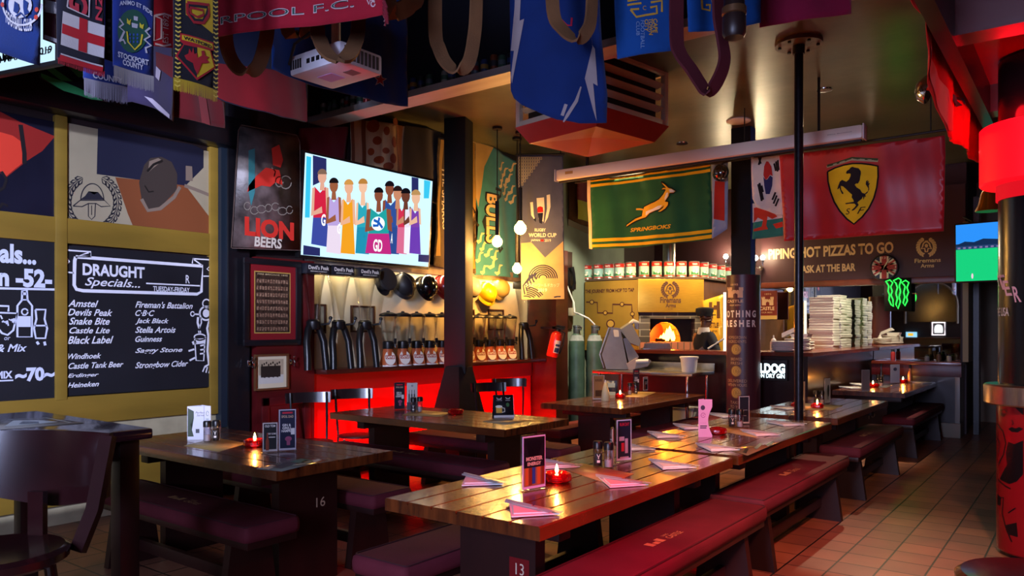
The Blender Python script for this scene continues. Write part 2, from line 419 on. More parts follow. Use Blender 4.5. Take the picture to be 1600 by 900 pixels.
def make_table(loc, L, W, rz, label, z=.76, leg=.3, lw=.2):
    t = thing('pub_table', loc, label, 'table', 'plank topped trestle tables', rz)
    top_mb(L, W).build('tabletop', TABLEW, t, (0, 0, z))
    for s in (-1, 1):
        x = s*(L/2-leg)
        m = MB(); m.prism([(-W*lw, 0), (W*lw, 0), (W*lw, z-.13), (-W*lw, z-.13)], .07, Matrix(((0, 0, 1, x-.035), (1, 0, 0, 0), (0, 1, 0, 0), (0, 0, 0, 1))))
        m.build('leg', LEGW, t)
        MB().bx(x-.045, x+.045, -W*.4, W*.4, z-.13, z-.056, .008).build('cleat', LEGW, t)
    MB().bx(-L/2+leg, L/2-leg, -.03, .03, .2, .32, .006).build('stretcher', LEGW, t)
    return t
A90 = R(90)
T13 = make_table((-2.065, 3.33, 0), 1.94, .83, A90, 'dark plank table nearest the walkway with a 13 plaque on its leg', lw=.25)
T12 = make_table((-2.065, 5.40, 0), 2.02, .83, A90, 'plank table with the pink folded card standing on it')
T10 = make_table((-2.085, 7.72, 0), 1.98, .80, A90, 'plank table just beyond the slim black ceiling pole')
TF = make_table((-2.13, 11.0, 0), 2.28, .80, A90, 'farthest plank table in the corner of the bar with two lit candles')
T16 = make_table((-4.32, 2.89, 0), 1.82, .84, 0, 'plank table in front of the draught specials board', lw=.25)
T17 = make_table((-4.44, 4.93, 0), 1.96, .88, 0, 'plank table in front of the red lit panelling', lw=.25)
T18 = make_table((-3.97, 7.33, 0), 1.95, .92, A90, 'plank table beside the steel table with the dough machine')
def make_bench(L, label, W=.34):
    b = thing('bench', (0, 0, 0), label, 'bench', 'cushioned pub benches')
    MB().bx(-L/2, L/2, -W/2+.015, W/2-.015, .36, .4, .006).build('seat', LEGW, b)
    for s in (-1, 1):
        x = s*(L/2-.22)
        m = MB(); m.prism([(-W*.5, 0), (W*.5, 0), (W*.36, .36), (-W*.36, .36)], .055, Matrix(((0, 0, 1, x-.027), (1, 0, 0, 0), (0, 1, 0, 0), (0, 0, 0, 1)))); m.build('leg', LEGW, b)
    MB().bx(-L/2+.2, L/2-.2, -.02, .02, .1, .17, .004).build('stretcher', LEGW, b)
    c = MB(); c.bx(-L/2-.015, L/2+.015, -W/2-.004, W/2+.004, .392, .485, .034)
    cu = c.build('cushion', CUSH, b, ang=70)
    e = .026; pts = []
    for cx, cy, a in ((L/2-e, W/2-e, 0), (-L/2+e, W/2-e, 90), (-L/2+e, -W/2+e, 180), (L/2-e, -W/2+e, 270)):
        pts += [(cx+.02*math.cos(R(a+k*30)), cy+.02*math.sin(R(a+k*30)), .481) for k in range(4)]
    MB().tube(pts, .0045, 6, True).build('piping', PIPEM, cu)
    S = Surf((0, 0, .4855), (1, 0, 0), (0, 1, 0))
    its = [('t', 'CASTLE', .02, -.035, .17, .0, {'b': .01}), ('t', '1895', .03, .008, .09, .025)]
    for k in range(3): its += [('p', poly(-.16+k*.05, -.03, -.12+k*.05, -.03, -.12+k*.05, .0+.02*(k % 2 == 0), -.16+k*.05, .0+.02*(k % 2 == 0)))]
    g = gfx(S, cu, 'print', PRINTM, its, raw=True, h=.0008); g.location = (0, 0, .4855)
    return b
def put_bench(L, x, y, rz, label):
    b = make_bench(L, label); b.location = (x, y, 0); b.rotation_euler[2] = rz; return b
put_bench(2.02, -1.665, 3.42, A90, 'maroon cushioned bench on the walkway side of the table with the 13 plaque')
put_bench(2.02, -1.725, 5.56, A90, 'maroon cushioned bench on the walkway side of the table with the pink card')
put_bench(1.9, -1.75, 8.0, A90, 'maroon cushioned bench beside the table beyond the ceiling pole')
put_bench(2.2, -1.79, 10.9, A90, 'dim cushioned bench beside the farthest table')
put_bench(1.9, -2.51, 3.3, A90, 'cushioned bench on the window wall side of the table with the 13 plaque')
put_bench(1.7, -4.31, 2.485, 0, 'cushioned bench in front of the table under the draught board')
put_bench(1.7, -4.36, 3.4, 0, 'cushioned bench behind the table under the draught board')
put_bench(1.9, -4.52, 4.53, 0, 'long cushioned bench in front of the table by the red panelling')
put_bench(1.8, -4.5, 5.6, 0, 'cushioned bench behind the table by the red panelling')
put_bench(1.85, -4.44, 7.42, A90, 'cushioned bench on the gas cylinder side of the table by the dough machine')
put_bench(1.9, -3.53, 7.75, A90, 'cushioned bench on the pillar side of the table by the dough machine')
# numbers on the table legs
def number(t, txt, S, x0, y0, x1, y1, plaque=None):
    if plaque:
        c = [S.uv(*q) for q in plaque]; xs = [p[0] for p in c]; ys = [p[1] for p in c]
        pl = gfx(S, None, 'number_plaque', pm('6a0f14', .4), [('p', poly(min(xs), min(ys), max(xs), min(ys), max(xs), max(ys), min(xs), max(ys)))], raw=True, h=.001); put(pl, S, t)
        g = gfx(S, None, 'number', pm('c9b8a0'), [('t', txt, x0, y0, x1, y1)], h=.0022); put(g, S, pl, t)
    else:
        g = gfx(S, None, 'number', pm('b39a80'), [('t', txt, x0, y0, x1, y1)], h=.001); put(g, S, t)
def put(g, S, par, top=None):
    """parent g under par (already placed), keeping its world place"""
    top = top or par; M = Matrix.Translation(top.location) @ Matrix.Rotation(top.rotation_euler[2], 4, 'Z')
    g.data.transform(M.inverted() @ Matrix.Translation(S.O)); g.parent = par
number(T13, '13', Surf((0, 2.36+.265, 0), (1, 0, 0)), 806, 897, 819, 882, ((796, 905), (827, 876)))
number(T16, '16', Surf((-3.41-.265, 0, 0), (0, 1, 0)), 494, 793, 508, 775)
number(T10, '10', Surf((-2.085+.8*.2, 0, 0), (0, 1, 0)), 1357, 655, 1367, 645)

# bistro chairs against the red panelling
def make_chair(label):
    c = thing('bistro_chair', (0, 0, 0), label, 'chair', 'slim metal chairs by the red panelling')
    m = MB().lathe([(0, .445), (.17, .445), (.185, .452), (.185, .468), (.17, .474), (0, .476)], seg=24); m.build('seat', mat('red_seat_vinyl', '4c1014', .4), c)
    for sx in (-1, 1):
        for sy in (-1, 1):
            if sy > 0: MB().tube([(sx*.17, .2, 0), (sx*.155, .16, .45), (sx*.165, .2, .66), (sx*.17, .245, .9)], .011).build('leg', BLACKSTEEL, c)
            else: MB().tube([(sx*.18, -.19, 0), (sx*.15, -.13, .45)], .011).build('leg', BLACKSTEEL, c)
    m = MB(); P = []
    for k in range(13):
        a = -1+k/6; P.append((a*.21, .245-.05*(1-a*a)*-1, .85))
    m.ribbon(P, (0, .12, 1), .1, .022); m.build('backrest', mat('dark_bentwood', '1d1416', .25, coat=.4), c)
    return c
c1 = make_chair('slim metal chair with curved back nearest the maroon pier')
c1.location = (-5.74, 4.56, 0); c1.rotation_euler[2] = R(62)
dup(c1, (-5.75, 5.1, 0), R(60), 'slim metal chair at the wall end of the table by the red panelling')
dup(c1, (-5.2, 6.62, 0), R(60), 'slim metal chair just past the black post on the red panelling')
dup(c1, (-5.52, 7.32, 0), R(45), 'slim metal chair farthest along the red panelling')

# high bar table and bar stool with a back, close by
HT = thing('high_bar_table', (-4.05, 1.1, 0), 'tall dark bar table with a picture mat on it', 'table')
m = MB().bx(-.62, .62, -.72, .72, 1.0, 1.05, .014); m.build('tabletop', mat('dark_bar_top', '2c1820', .14, noise=.4, nscale=4, coat=.5), HT)
MB().bx(-.52, .5, -.6, .62, .9, 1.0, .01).build('apron', mat('dark_bar_wood', '20100f', .35, noise=.3), HT)
for sx in (-1, 1):
    for sy in (-1, 1): MB().bx(sx*.54-.045, sx*.54+.045, sy*.63-.045, sy*.63+.045, 0, 1.0, .008).build('leg', mat('dark_bar_wood'), HT)
def make_stool(label, back=1.12, seat=.75, tilt=0):
    s = thing('bar_stool', (0, 0, 0), label, 'bar stool', 'dark wooden bar stools')
    W = mat('dark_stool_wood', '2a1012', .22, noise=.4, nscale=6, coat=.5)
    MB().lathe([(0, seat-.05), (.2, seat-.05), (.225, seat-.035), (.228, seat-.01), (.21, seat+.004), (.1, seat-.006), (0, seat-.008)], seg=36).build('seat', W, s)
    for k in range(4):
        a = R(45+90*k); MB().tube([(math.cos(a)*.25, math.sin(a)*.25, 0), (math.cos(a)*.16, math.sin(a)*.16, seat-.05)], .02, 10).build('leg', W, s)
    MB().tube([(.225*math.cos(R(a)), .225*math.sin(R(a)), .28) for a in range(0, 360, 15)], .012, 8, True).build('foot_ring', BLACKSTEEL, s)
    for sx in (-1, 1): MB().ribbon([(sx*.19, .16, seat-.04), (sx*.225, .2, seat+.1), (sx*.245, .25, back-.01)], (1, 0, 0), .05, .03).build('back_post', W, s)
    MB().bx(-.03, .03, .19, .215, seat-.03, seat+.16).build('back_splat', W, s)
    m = MB(); n = 16; rows = []
    pts = []
    for k in range(n+1):
        a = -1+2*k/n; lo = seat+.09 + .045*abs(a)**1.5; pts.append((a, lo))
    vsr = []
    for a, lo in pts:
        y0 = .215+.035*(lo-seat)/.3 + .05*(1-a*a); y1 = .25+.05*(1-a*a)
        vsr.append([m.bm.verts.new((a*.25, y, z)) for y, z in ((y0, lo), (y1, back), (y1+.022, back), (y0+.022, lo))])
    for p, q in zip(vsr, vsr[1:]):
        for k in range(4): m.bm.faces.new((p[k], p[(k+1) % 4], q[(k+1) % 4], q[k]))
    m.bm.faces.new(vsr[0]); m.bm.faces.new(vsr[-1][::-1])
    m.build('backrest', W, s)
    return s
st = make_stool('dark wooden bar stool with curved back in front of the tall bar table')
st.location = (-2.97, 1.02, 0); st.rotation_euler[2] = R(30)
s2 = dup(st, (-.12, 2.8, 0), R(-70), 'dark bar stool beside the red drum column')
# slim black pole from floor to ceiling, with its flange
P_ = thing('ceiling_pole', (-1.95, 6.56, 0), 'slim black steel pole between the tables with a round flange at the ceiling', 'pole')
MB().cyl((0, 0, 0), (0, 0, 3.88), .036, seg=20).build('pole', mat('worn_black_pole', '232026', .3, noise=.5, nscale=30, metal=.5), P_)
fl = MB().lathe([(0, 3.87), (.19, 3.87), (.19, 3.9), (0, 3.9)], seg=28).build('flange', mat('worn_flange', '6b625a', .5, noise=.6, nscale=12), P_)
for k in range(6): MB().lathe([(0, 3.855), (.014, 3.855), (.014, 3.87), (0, 3.87)], (.15*math.cos(k*1.05+.3), .15*math.sin(k*1.05+.3), 0), 8).build('bolt', BLACKM, fl)
MB().lathe([(.036, 3.8), (.048, 3.8), (.048, 3.87), (.036, 3.87)], seg=20).build('collar', BLACKM, P_)
# ------------------------------------------------------------ murals and chalk boards on the olive framed wall
XB = XW+.03
def board(name, px_tl, px_br, X, th, m, label, cat, group=None):
    """flat board on the wall X; returns thing and surface"""
    a = pX(*px_tl, X); b = pX(*px_br, X); y0, y1 = sorted((a.y, b.y)); z0, z1 = sorted((a.z, b.z))
    t = thing(name, (X, y0, z0), label, cat, group)
    MB().bx(-th, 0, 0, y1-y0, 0, z1-z0, min(.004, th/3)).build('panel', m, t, smooth=False)
    return t, Surf((X, y0, z0), (0, 1, 0))
def ground(S, t, name, hexc, its, h=.0008, **k): return gfx(S, t, name, pm(hexc), its, h=h, **k)
t, S = board('mural_panel', (102, 191), (338, 386), XB, .025, mat('mural_cream', 'a89c80', .35, noise=.2, nscale=2, coat=.2), 'glossy painted mural of a brass fire helmet and a laurel badge', 'mural')
ground(S, t, 'dark_backdrop', '1b1d33', [('p', poly(153, 200, 300, 226, 318, 234, 318, 262, 290, 290, 217, 281, 151, 272))])
ground(S, t, 'painted_floor', '7d4424', [('p', poly(180, 277, 217, 281, 290, 290, 337, 352, 337, 384, 265, 379, 215, 371, 200, 335))])
ground(S, t, 'painted_helmet', '3b312c', [('p', poly(225, 258, 235, 247, 252, 245, 268, 253, 277, 272, 276, 297, 252, 322, 232, 329, 221, 311, 217, 285))], h=.0014)
ground(S, t, 'helmet_shine', '7d6c5e', [('p', poly(233, 252, 247, 247, 254, 251, 240, 262, 231, 270)), ('s', poly(221, 311, 231, 329, 250, 326, 272, 308, 281, 292), .03), ('p', poly(290, 259, 300, 260, 301, 283, 290, 282)), ('s', poly(288, 290, 305, 296, 335, 308), .03)], h=.002)
ground(S, t, 'helmet_comb', '17120f', [('s', poly(230, 268, 240, 257, 254, 251), .02), ('s', poly(226, 290, 232, 300, 240, 299), .012)], h=.0026)
lv = []
for s in (-1, 1):
    for k in range(13):
        a = R(-78+k*11.5)
        for rr, tw in ((36, .5), (43, -.4)):
            cx = 144+s*math.cos(a)*rr; cy = 317-math.sin(a)*(rr+2); d = V((s*-math.sin(a), -math.cos(a))); d.rotate(Matrix.Rotation(tw*s, 2)); n = V((-d.y, d.x))
            p = [V((cx, cy))+d*x+n*y for x, y in ((-6, 0), (-1, 2.4), (6, 0), (-1, -2.4))]
            lv.append(('s', [tuple(q) for q in p+p[:1]], .0095))
lv += [('s', ell(144, 313, 18, 26, a0=180, a1=360), .008), ('p', poly(125, 312, 163, 312, 153, 300, 147, 304, 138, 299, 133, 306)), ('s', poly(114, 322, 125, 313, 163, 313, 172, 322, 158, 323, 150, 318, 138, 318, 128, 323, 114, 322), .008), ('s', poly(138, 318, 138, 338, 143, 343, 148, 338, 149, 318), .007), ('s', poly(143, 321, 143, 336), .006), ('s', poly(133, 350, 131, 358, 151, 359, 151, 350, 133, 350), .006)]
for k in range(7): lv.append(('s', poly(134+k*2.6, 359, 132+k*3.2, 364), .005))
ground(S, t, 'laurel_badge', '23222c', lv, h=.0016)
t, S = board('mural_panel', (-40, 165), (92, 356), XB, .025, mat('mural_navy', '191a2b', .35, noise=.3, nscale=3, coat=.2), 'dark painted mural with a glowing red shape', 'mural')
ground(S, t, 'red_shape', '8e1c16', [('p', poly(-8, 170, 30, 190, 86, 213, 66, 236, 41, 252, 10, 277, -8, 265))])
ground(S, t, 'red_highlight', 'd83a26', [('p', poly(-8, 204, 20, 212, 34, 222, 41, 250, 22, 265, 10, 275, -8, 262))], h=.0014)
ground(S, t, 'dark_line', '140d12', [('s', poly(32, 195, 38, 240, 38, 256), .03), ('s', poly(2, 268, 10, 280, 6, 293, -4, 300), .02), ('s', poly(-6, 330, 4, 318, 12, 322), .02)], h=.002)

CHALK = mat('chalkboard_black', '1a1b22', .55, noise=.25, nscale=3)
WHITECH = mat('chalk_white', 'e6e6ee', .8)
def cb(x, y): return (x/3.395, 360+y/3.395)
def ct(s, x0, y0, x1, y1, **o): a = cb(x0, y0); b = cb(x1, y1); return ('t', s, a[0], a[1], b[0], b[1], o)
def cs(w, *c): return ('s', [cb(*q) for q in poly(*c)], w)
t, S = board('chalkboard', (103, 383), (337, 604), XB+.006, .025, CHALK, 'chalkboard listing the draught beer specials in white lettering', 'chalkboard', )
its = [ct('DRAUGHT', 438, 238, 767, 195, b=.035), ct('Specials...', 450, 306, 742, 262, sh=.35, b=.012), ct('TUESDAY-FRIDAY', 812, 322, 1006, 304, b=.02), ct('R', 985, 280, 1006, 238, b=.01)]
for s_, x0, y0, x1, y1 in (('Amstel', 360, 405, 522, 372), ('Devils Peak', 357, 452, 597, 420), ('Snake Bite', 365, 500, 582, 464), ('Castle Lite', 367, 547, 582, 514), ('Black Label', 357, 603, 602, 560), ('Windhoek', 360, 684, 537, 650), ('Castle Tank Beer', 362, 736, 655, 694), ('Erdinger', 357, 788, 524, 754), ('Heineken', 357, 836, 525, 800),
        ("Fireman's Battalion", 717, 410, 1022, 384), ('C·B·C', 717, 454, 820, 424), ('Jack Black', 717, 500, 895, 468), ('Stella Artois', 717, 544, 932, 511), ('Guinness', 717, 592, 860, 560), ('Saggy Stone', 717, 658, 968, 620), ('Strongbow Cider', 717, 742, 998, 690)):
    its.append(ct(s_, x0, y0, x1, y1, sh=.38, b=.018))
its += [cs(.012, 775, 281, 1060, 294), cs(.026, 402, 140, 396, 160, 393, 290, 405, 312, 440, 320, 1045, 338, 1068, 325, 1075, 190, 402, 140), cs(.012, 345, 104, 482, 114, 482, 140, 400, 140, 470, 118), cs(.012, 345, 220, 392, 226), cs(.012, 345, 135, 367, 165, 345, 190),
        cs(.012, 1020, 175, 1022, 150, 1142, 158, 1098, 205, 1142, 243, 1078, 243), cs(.012, 1022, 150, 1072, 186)]
# the tap, the hand and the glass
its += [('s', [cb(*q) for q in ell(1095, 388, 20, 22)], .012), ('s', [cb(*q) for q in ell(1093, 440, 34, 36)], .016), ('p', [cb(*q) for q in ell(1093, 440, 18, 22, 14)]), ('s', [cb(*q) for q in ell(1021, 443, 10, 12, 12)], .01), cs(.014, 1030, 444, 1060, 446), cs(.02, 1050, 460, 1048, 490, 1057, 520), cs(.012, 1066, 460, 1068, 490, 1057, 520), cs(.02, 1110, 480, 1098, 520, 1105, 560, 1100, 640, 1108, 710, 1085, 725), cs(.012, 1135, 490, 1122, 530, 1120, 640, 1128, 720), cs(.014, 1105, 500, 1140, 505), cs(.012, 1085, 725, 1075, 750), cs(.012, 1100, 725, 1092, 755), cs(.012, 1115, 722, 1108, 758),
        cs(.012, 1032, 570, 1040, 690, 1080, 692, 1088, 570), ('s', [cb(*q) for q in ell(1060, 566, 30, 16)], .012), ('p', [cb(*q) for q in poly(1034, 575, 1086, 572, 1082, 600, 1040, 604)]), cs(.03, 1020, 600, 1040, 590), cs(.014, 1062, 612, 1088, 606), cs(.014, 1062, 634, 1088, 630), cs(.014, 1060, 655, 1086, 652), cs(.016, 1000, 640, 1030, 630), cs(.016, 1005, 690, 1035, 675), cs(.01, 1053, 532, 1055, 545), cs(.01, 1062, 532, 1064, 545)]
gfx(S, t, 'lettering', WHITECH, its, h=.001)
t, S = board('chalkboard', (-40, 366), (94, 625), XB+.006, .025, CHALK, 'chalkboard with white bottle and glass drawings and drink prices', 'chalkboard')
its = [ct('als...', -2, 172, 192, 82, b=.04), ct('n -52-', -10, 296, 276, 210, b=.045), cs(.016, -60, 306, 302, 314), ct('& Mix', -20, 646, 143, 602, sh=.3, b=.02), ct('MIX', -20, 788, 66, 745, b=.04), cs(.01, -40, 800, 70, 795), ct('~70~', 80, 806, 290, 722, b=.05), ct('or', 22, 582, 55, 566, sh=.2),
       cs(.014, 118, 318, 116, 370, 92, 400, 92, 565, 168, 565, 170, 400, 146, 370, 142, 318, 118, 318), cs(.02, 117, 336, 143, 336), cs(.01, 116, 368, 146, 368), ('p', [cb(*q) for q in poly(97, 455, 166, 455, 166, 512, 97, 512)]), ('s', [cb(*q) for q in ell(131, 432, 16, 16)], .01),
       cs(.014, 188, 420, 193, 470, 180, 520, 190, 572, 240, 572, 250, 520, 236, 470, 242, 420, 188, 420), cs(.012, 182, 505, 248, 505), cs(.018, 195, 590, 205, 605), cs(.018, 235, 590, 240, 610),
       cs(.014, -10, 400, 46, 402, 44, 430), cs(.014, -10, 436, 92, 440, 70, 530, 40, 555, 10, 545, -10, 520)]
for k in range(9): its.append(cs(.01, 2+k*9, 450+(k*37 % 40), 12+k*8, 470+(k*53 % 44)))
gfx(S, t, 'lettering', mat('chalk_lilac', 'd6dbf2', .8), its, h=.001)

# ------------------------------------------------------------ signs and frames on the maroon pier
X1 = XW+.25
t = thing('enamel_sign', pX(362, 388, X1), 'rusted enamel beer sign with red and white lettering above the team photo', 'sign')
S = Surf(pX(362, 388, X1), (0, 1, 0))
gfx(S, t, 'plate', mat('rusted_enamel', '6a5c5a', .4, noise=.6, nscale=5, dark='241c1a', bump=.2, bscale=20), [('p', poly(362, 387, 469, 391, 468, 222, 464, 212, 377, 196, 373, 204))], solid=.02)
its = [('s', poly(362, 387, 469, 391, 468, 222, 464, 212, 377, 196, 373, 204, 362, 387), .014)]
gfx(S, t, 'rim', mat('worn_rim', '7a6660', .5, noise=.4), its)
gfx(S, t, 'red_figure', pm('d8342a', .5), [('p', poly(424, 232, 436, 226, 442, 250, 438, 262, 426, 258)), ('p', poly(400, 275, 415, 262, 436, 266, 442, 290, 430, 285, 422, 292, 408, 290, 386, 300, 388, 290)), ('t', 'LION', 382, 368, 459, 348, {'b': .05, 'rise': .0})], h=.004)
gfx(S, t, 'teal_glass', pm('3f8a90', .35), [('p', poly(388, 235, 398, 232, 398, 300, 392, 322, 388, 300))], h=.004)
gfx(S, t, 'chipped_rings', pm('8d857a', .5), [('s', ell(386+q*11, 322+(q*7 % 9), 5+q % 3, 6, 10), .008) for q in range(7)] + [('s', ell(446, 285, 9, 10, 12), .01), ('s', ell(436, 284, 6, 8, 10), .01), ('s', poly(424, 262, 430, 268, 428, 276), .012)], h=.004)
gfx(S, t, 'lettering', pm('d8cfc0', .5), [('t', 'BEERS', 397, 385, 440, 373, {'b': .03, 'sh': .1})], h=.004)
XP = XW+.165
def frame(name, tl, br, X, wd, mfr, label, group=None, depth=.03):
    a = pX(*tl, X); b = pX(*br, X); O = V((X, a.y, b.z)); W_ = b.y-a.y; H_ = a.z-b.z
    t = thing(name, O, label, 'picture', group)
    m = MB()
    for y0, y1, z0, z1 in ((0, W_, 0, wd), (0, W_, H_-wd, H_), (0, wd, wd, H_-wd), (W_-wd, W_, wd, H_-wd)): m.bx(0, depth, y0, y1, z0, z1, .003)
    m.build('frame', mfr, t); return t, Surf(O, (0, 1, 0)), W_, H_
def rect(x0, y0, x1, y1): return ('p', poly(x0, y0, x1, y0, x1, y1, x0, y1))
t, S, w_, h_ = frame('framed_picture', (379, 402), (468, 539), XP, .055, BLACKP, 'large black framed picture with red mat and rows of tiny faces')
gfx(S, t, 'mat_board', pm('7d1a22', .4), [rect(.05, .05, w_-.05, h_-.05)], raw=True, h=.01)
gfx(S, t, 'gold_line', pm('b8934a', .4), [rect(.115, .115, w_-.115, h_-.115)], raw=True, h=.011)
gfx(S, t, 'photo_print', mat('old_print', '4a372c', .3, noise=.6, nscale=30, dark='241a16', coat=.4), [rect(.125, .125, w_-.125, h_-.125)], raw=True, h=.012)
its = []
for r_ in range(8):
    for k in range(12): its.append(rect(.14+k*(w_-.28)/12, .14+r_*(h_-.3)/8, .14+(k+.72)*(w_-.28)/12, .14+(r_+.55)*(h_-.3)/8))
gfx(S, t, 'faces', mat('tiny_faces', 'a08068', .4, noise=.6, nscale=60, dark='4a2a22'), its, raw=True, h=.013)
gfx(S, t, 'heading', pm('c8b28a', .4), [('t', 'FIRE BRIGADE 1895', .15, h_-.15, w_-.15, h_-.135)], raw=True, h=.0135)
t, S, w_, h_ = frame('framed_picture', (396, 554), (449, 607), XP, .018, mat('thin_wood_frame', '5a3a22', .4), 'small framed sepia photo of a group under the big black frame')
gfx(S, t, 'mat_board', pm('d6c8a8', .5), [rect(.015, .015, w_-.015, h_-.015)], raw=True, h=.008)
gfx(S, t, 'photo_print', mat('sepia_sky', 'b9a68a', .4, noise=.25, nscale=8), [rect(.05, .06, w_-.05, h_-.05)], raw=True, h=.009)
gfx(S, t, 'photo_ground', pm('c9c4ba'), [rect(.05, .06, w_-.05, .14)], raw=True, h=.0095)
its = []
for k in range(9):
    x = .085+k*.024; its += [('p', ell(x, .235+.01*(k % 3), .009, .012, 10)), ('p', poly(x-.014, .225, x+.014, .225, x+.012, .12-.008*(k % 2), x-.012, .12))]
gfx(S, t, 'standing_figures', pm('2b211c'), its, raw=True, h=.01)
for i, (px, py) in enumerate(((388, 568), (453, 566))):
    p = pX(px, py, XP); t = tag(MB().box((0, 0, 0), (.012, .03, .06), .003).tube([(0, 0, .02), (.05, 0, .03), (.06, 0, .05)], .007).tube([(0, 0, -.02), (.06, 0, -.03), (.07, 0, .0), (.06, 0, .02)], .007).sph((.06, 0, .055), .011, 8).build('coat_hook', CHROME, None, (XP+.01, p.y, p.z)), 'silver coat hook %s the small sepia photo' % ('on the board side of' if i == 0 else 'on the shelf side of'), 'hook')

# ------------------------------------------------------------ big television
va = R(4); O = pX(470, 398, XW+.22); t = thing('television', O, 'large wall television showing a row of netball players in coloured dresses', 'television')
S = Surf(O, (0, 1, 0), (math.sin(va), 0, math.cos(va)))
c = [S.uv(*q) for q in poly(478, 240, 675, 282, 670, 413, 470, 398)]
W_ = (c[1][0]+c[2][0])/2; H_ = (c[0][1]+c[1][1])/2
Mx = Matrix((S.u, S.v, S.n)).transposed().to_4x4()
MB().bx(-.025, W_+.025, -.03, H_+.025, -.06, -.002, .006, M=Mx).build('casing', BLACKPL, t)
MB().bx(W_*.3, W_*.7, H_*.3, H_*.7, -.2, -.06, .01, M=Mx).build('wall_bracket', BLACKM, t)
sx = lambda x, y: (350+x/4, 180+y/4)
def spx(*c): return [sx(*q) for q in poly(*c)]
scr = gfx(S, t, 'screen', em('bfe8ff', 1.2), [rect(0, 0, W_, H_)], raw=True, h=0)
gfx(S, scr, 'studio_panels', em('2a2f6a', .8), [('p', spx(555, 250, 640, 272, 640, 400, 555, 440)), ('p', spx(1172, 386, 1215, 394, 1215, 500, 1172, 490)), ('p', spx(496, 812, 600, 830, 600, 880, 494, 872)), ('p', spx(1215, 870, 1285, 874, 1283, 920, 1213, 915))], h=.001)
gfx(S, scr, 'studio_light_panels', em('38c0e8', 1.0), [('p', spx(1250, 405, 1290, 413, 1280, 520, 1248, 520)), ('p', spx(515, 255, 545, 262, 535, 640, 505, 640))], h=.001)
PL = [  # head x, y, skin, hair, dress, left, right, shoulder y, hem y, skirt
    (613, 385, 'e0a890', '8a6a5a', 'd02040', 545, 655, 445, 640, '3a4aa0'), (685, 440, '9a5a3c', '1a1216', 'b9a2dc', 638, 732, 505, 690, 'e8d8ec'), (778, 450, 'e8b090', 'e0a050', 'f0a020', 728, 818, 520, 700, 'f0a020'),
    (866, 445, 'f0c0a0', 'c88a40', '2aa6b8', 820, 905, 540, 700, '1f8fb0'), (1032, 460, '8a4a34', '181018', '2f4f98', 985, 1092, 525, 700, '2a4a90'), (1082, 490, 'c88868', '2a1a1a', 'd03050', 1075, 1140, 560, 700, 'd86a90'),
    (1132, 505, '6a3a2c', '121018', 'e8e0f0', 1120, 1165, 565, 700, 'f0f0fa'), (1195, 515, 'e8b898', 'c89a60', '7a40a8', 1155, 1226, 575, 700, '6a3ab0'), (962, 500, '8a4c36', '140e14', '20a0a0', 880, 1042, 580, 740, 'c02a80')]
for i, (hx, hy, sk, ha, dr_, xl, xr, sy, hem, skt) in enumerate(PL):
    hh = .002+i*.0012; cx = (xl+xr)/2; w2 = (xr-xl)/2
    pl = gfx(S, scr, 'player_dress', em(dr_, .95), [('p', spx(xl+w2*.35, sy, cx, sy+40, xr-w2*.35, sy, xr-w2*.2, hem, xl+w2*.2, hem)), ], h=hh)
    gfx(S, pl, 'player_skirt', em(skt, .95), [('p', spx(xl+w2*.2, hem, xr-w2*.2, hem, xr-w2*.02, min(hem+185, 870), xl-w2*.02, min(hem+165, 862)))], h=hh)
    gfx(S, pl, 'player_skin', em(sk, .95), [('p', [sx(*q) for q in ell(hx, hy, 27, 44, 14)]), ('p', spx(hx-11, hy+30, hx+11, hy+30, hx+16, sy+25, hx-16, sy+25)), ('p', spx(xl+w2*.1, sy+10, xl+w2*.4, sy+5, xl+w2*.3, hem-40, cx+10, hem-70, cx+14, hem-30, xl-w2*.05, hem-10)), ('p', spx(xr-w2*.4, sy+5, xr-w2*.05, sy+10, xr+w2*.05, hem-10, xr-w2*.3, hem-25))], h=hh+.0005)
    gfx(S, pl, 'player_hair', em(ha, .8), [('p', [sx(*q) for q in ell(hx, hy-16, 30, 34, 12, 180, 360)])], h=hh+.0009)
gfx(S, scr, 'ball', em('e8f4ff', 1.1), [('p', [sx(*q) for q in ell(957, 678, 42, 44, 20)])], h=.014)
gfx(S, scr, 'ball_stripe', em('2060c0', .9), [('s', spx(930, 655, 960, 670, 985, 705), .03), ('s', spx(925, 690, 955, 690, 965, 640), .03)], h=.0145)
gfx(S, scr, 'bib_lettering', em('ffffff', 1), [('t', 'GD', 925, 850, 985, 780, {'b': .03}), ('t', 'GD', *sx(925, 850), *sx(985, 780), {'b': .03}), ('t', 'G', *sx(600, 690), *sx(630, 620), {'b': .03}), ('t', 'G', *sx(700, 740), *sx(725, 680), {'b': .03}), ('t', 'A', *sx(1035, 800), *sx(1050, 740), {'b': .03})][1:], h=.015)

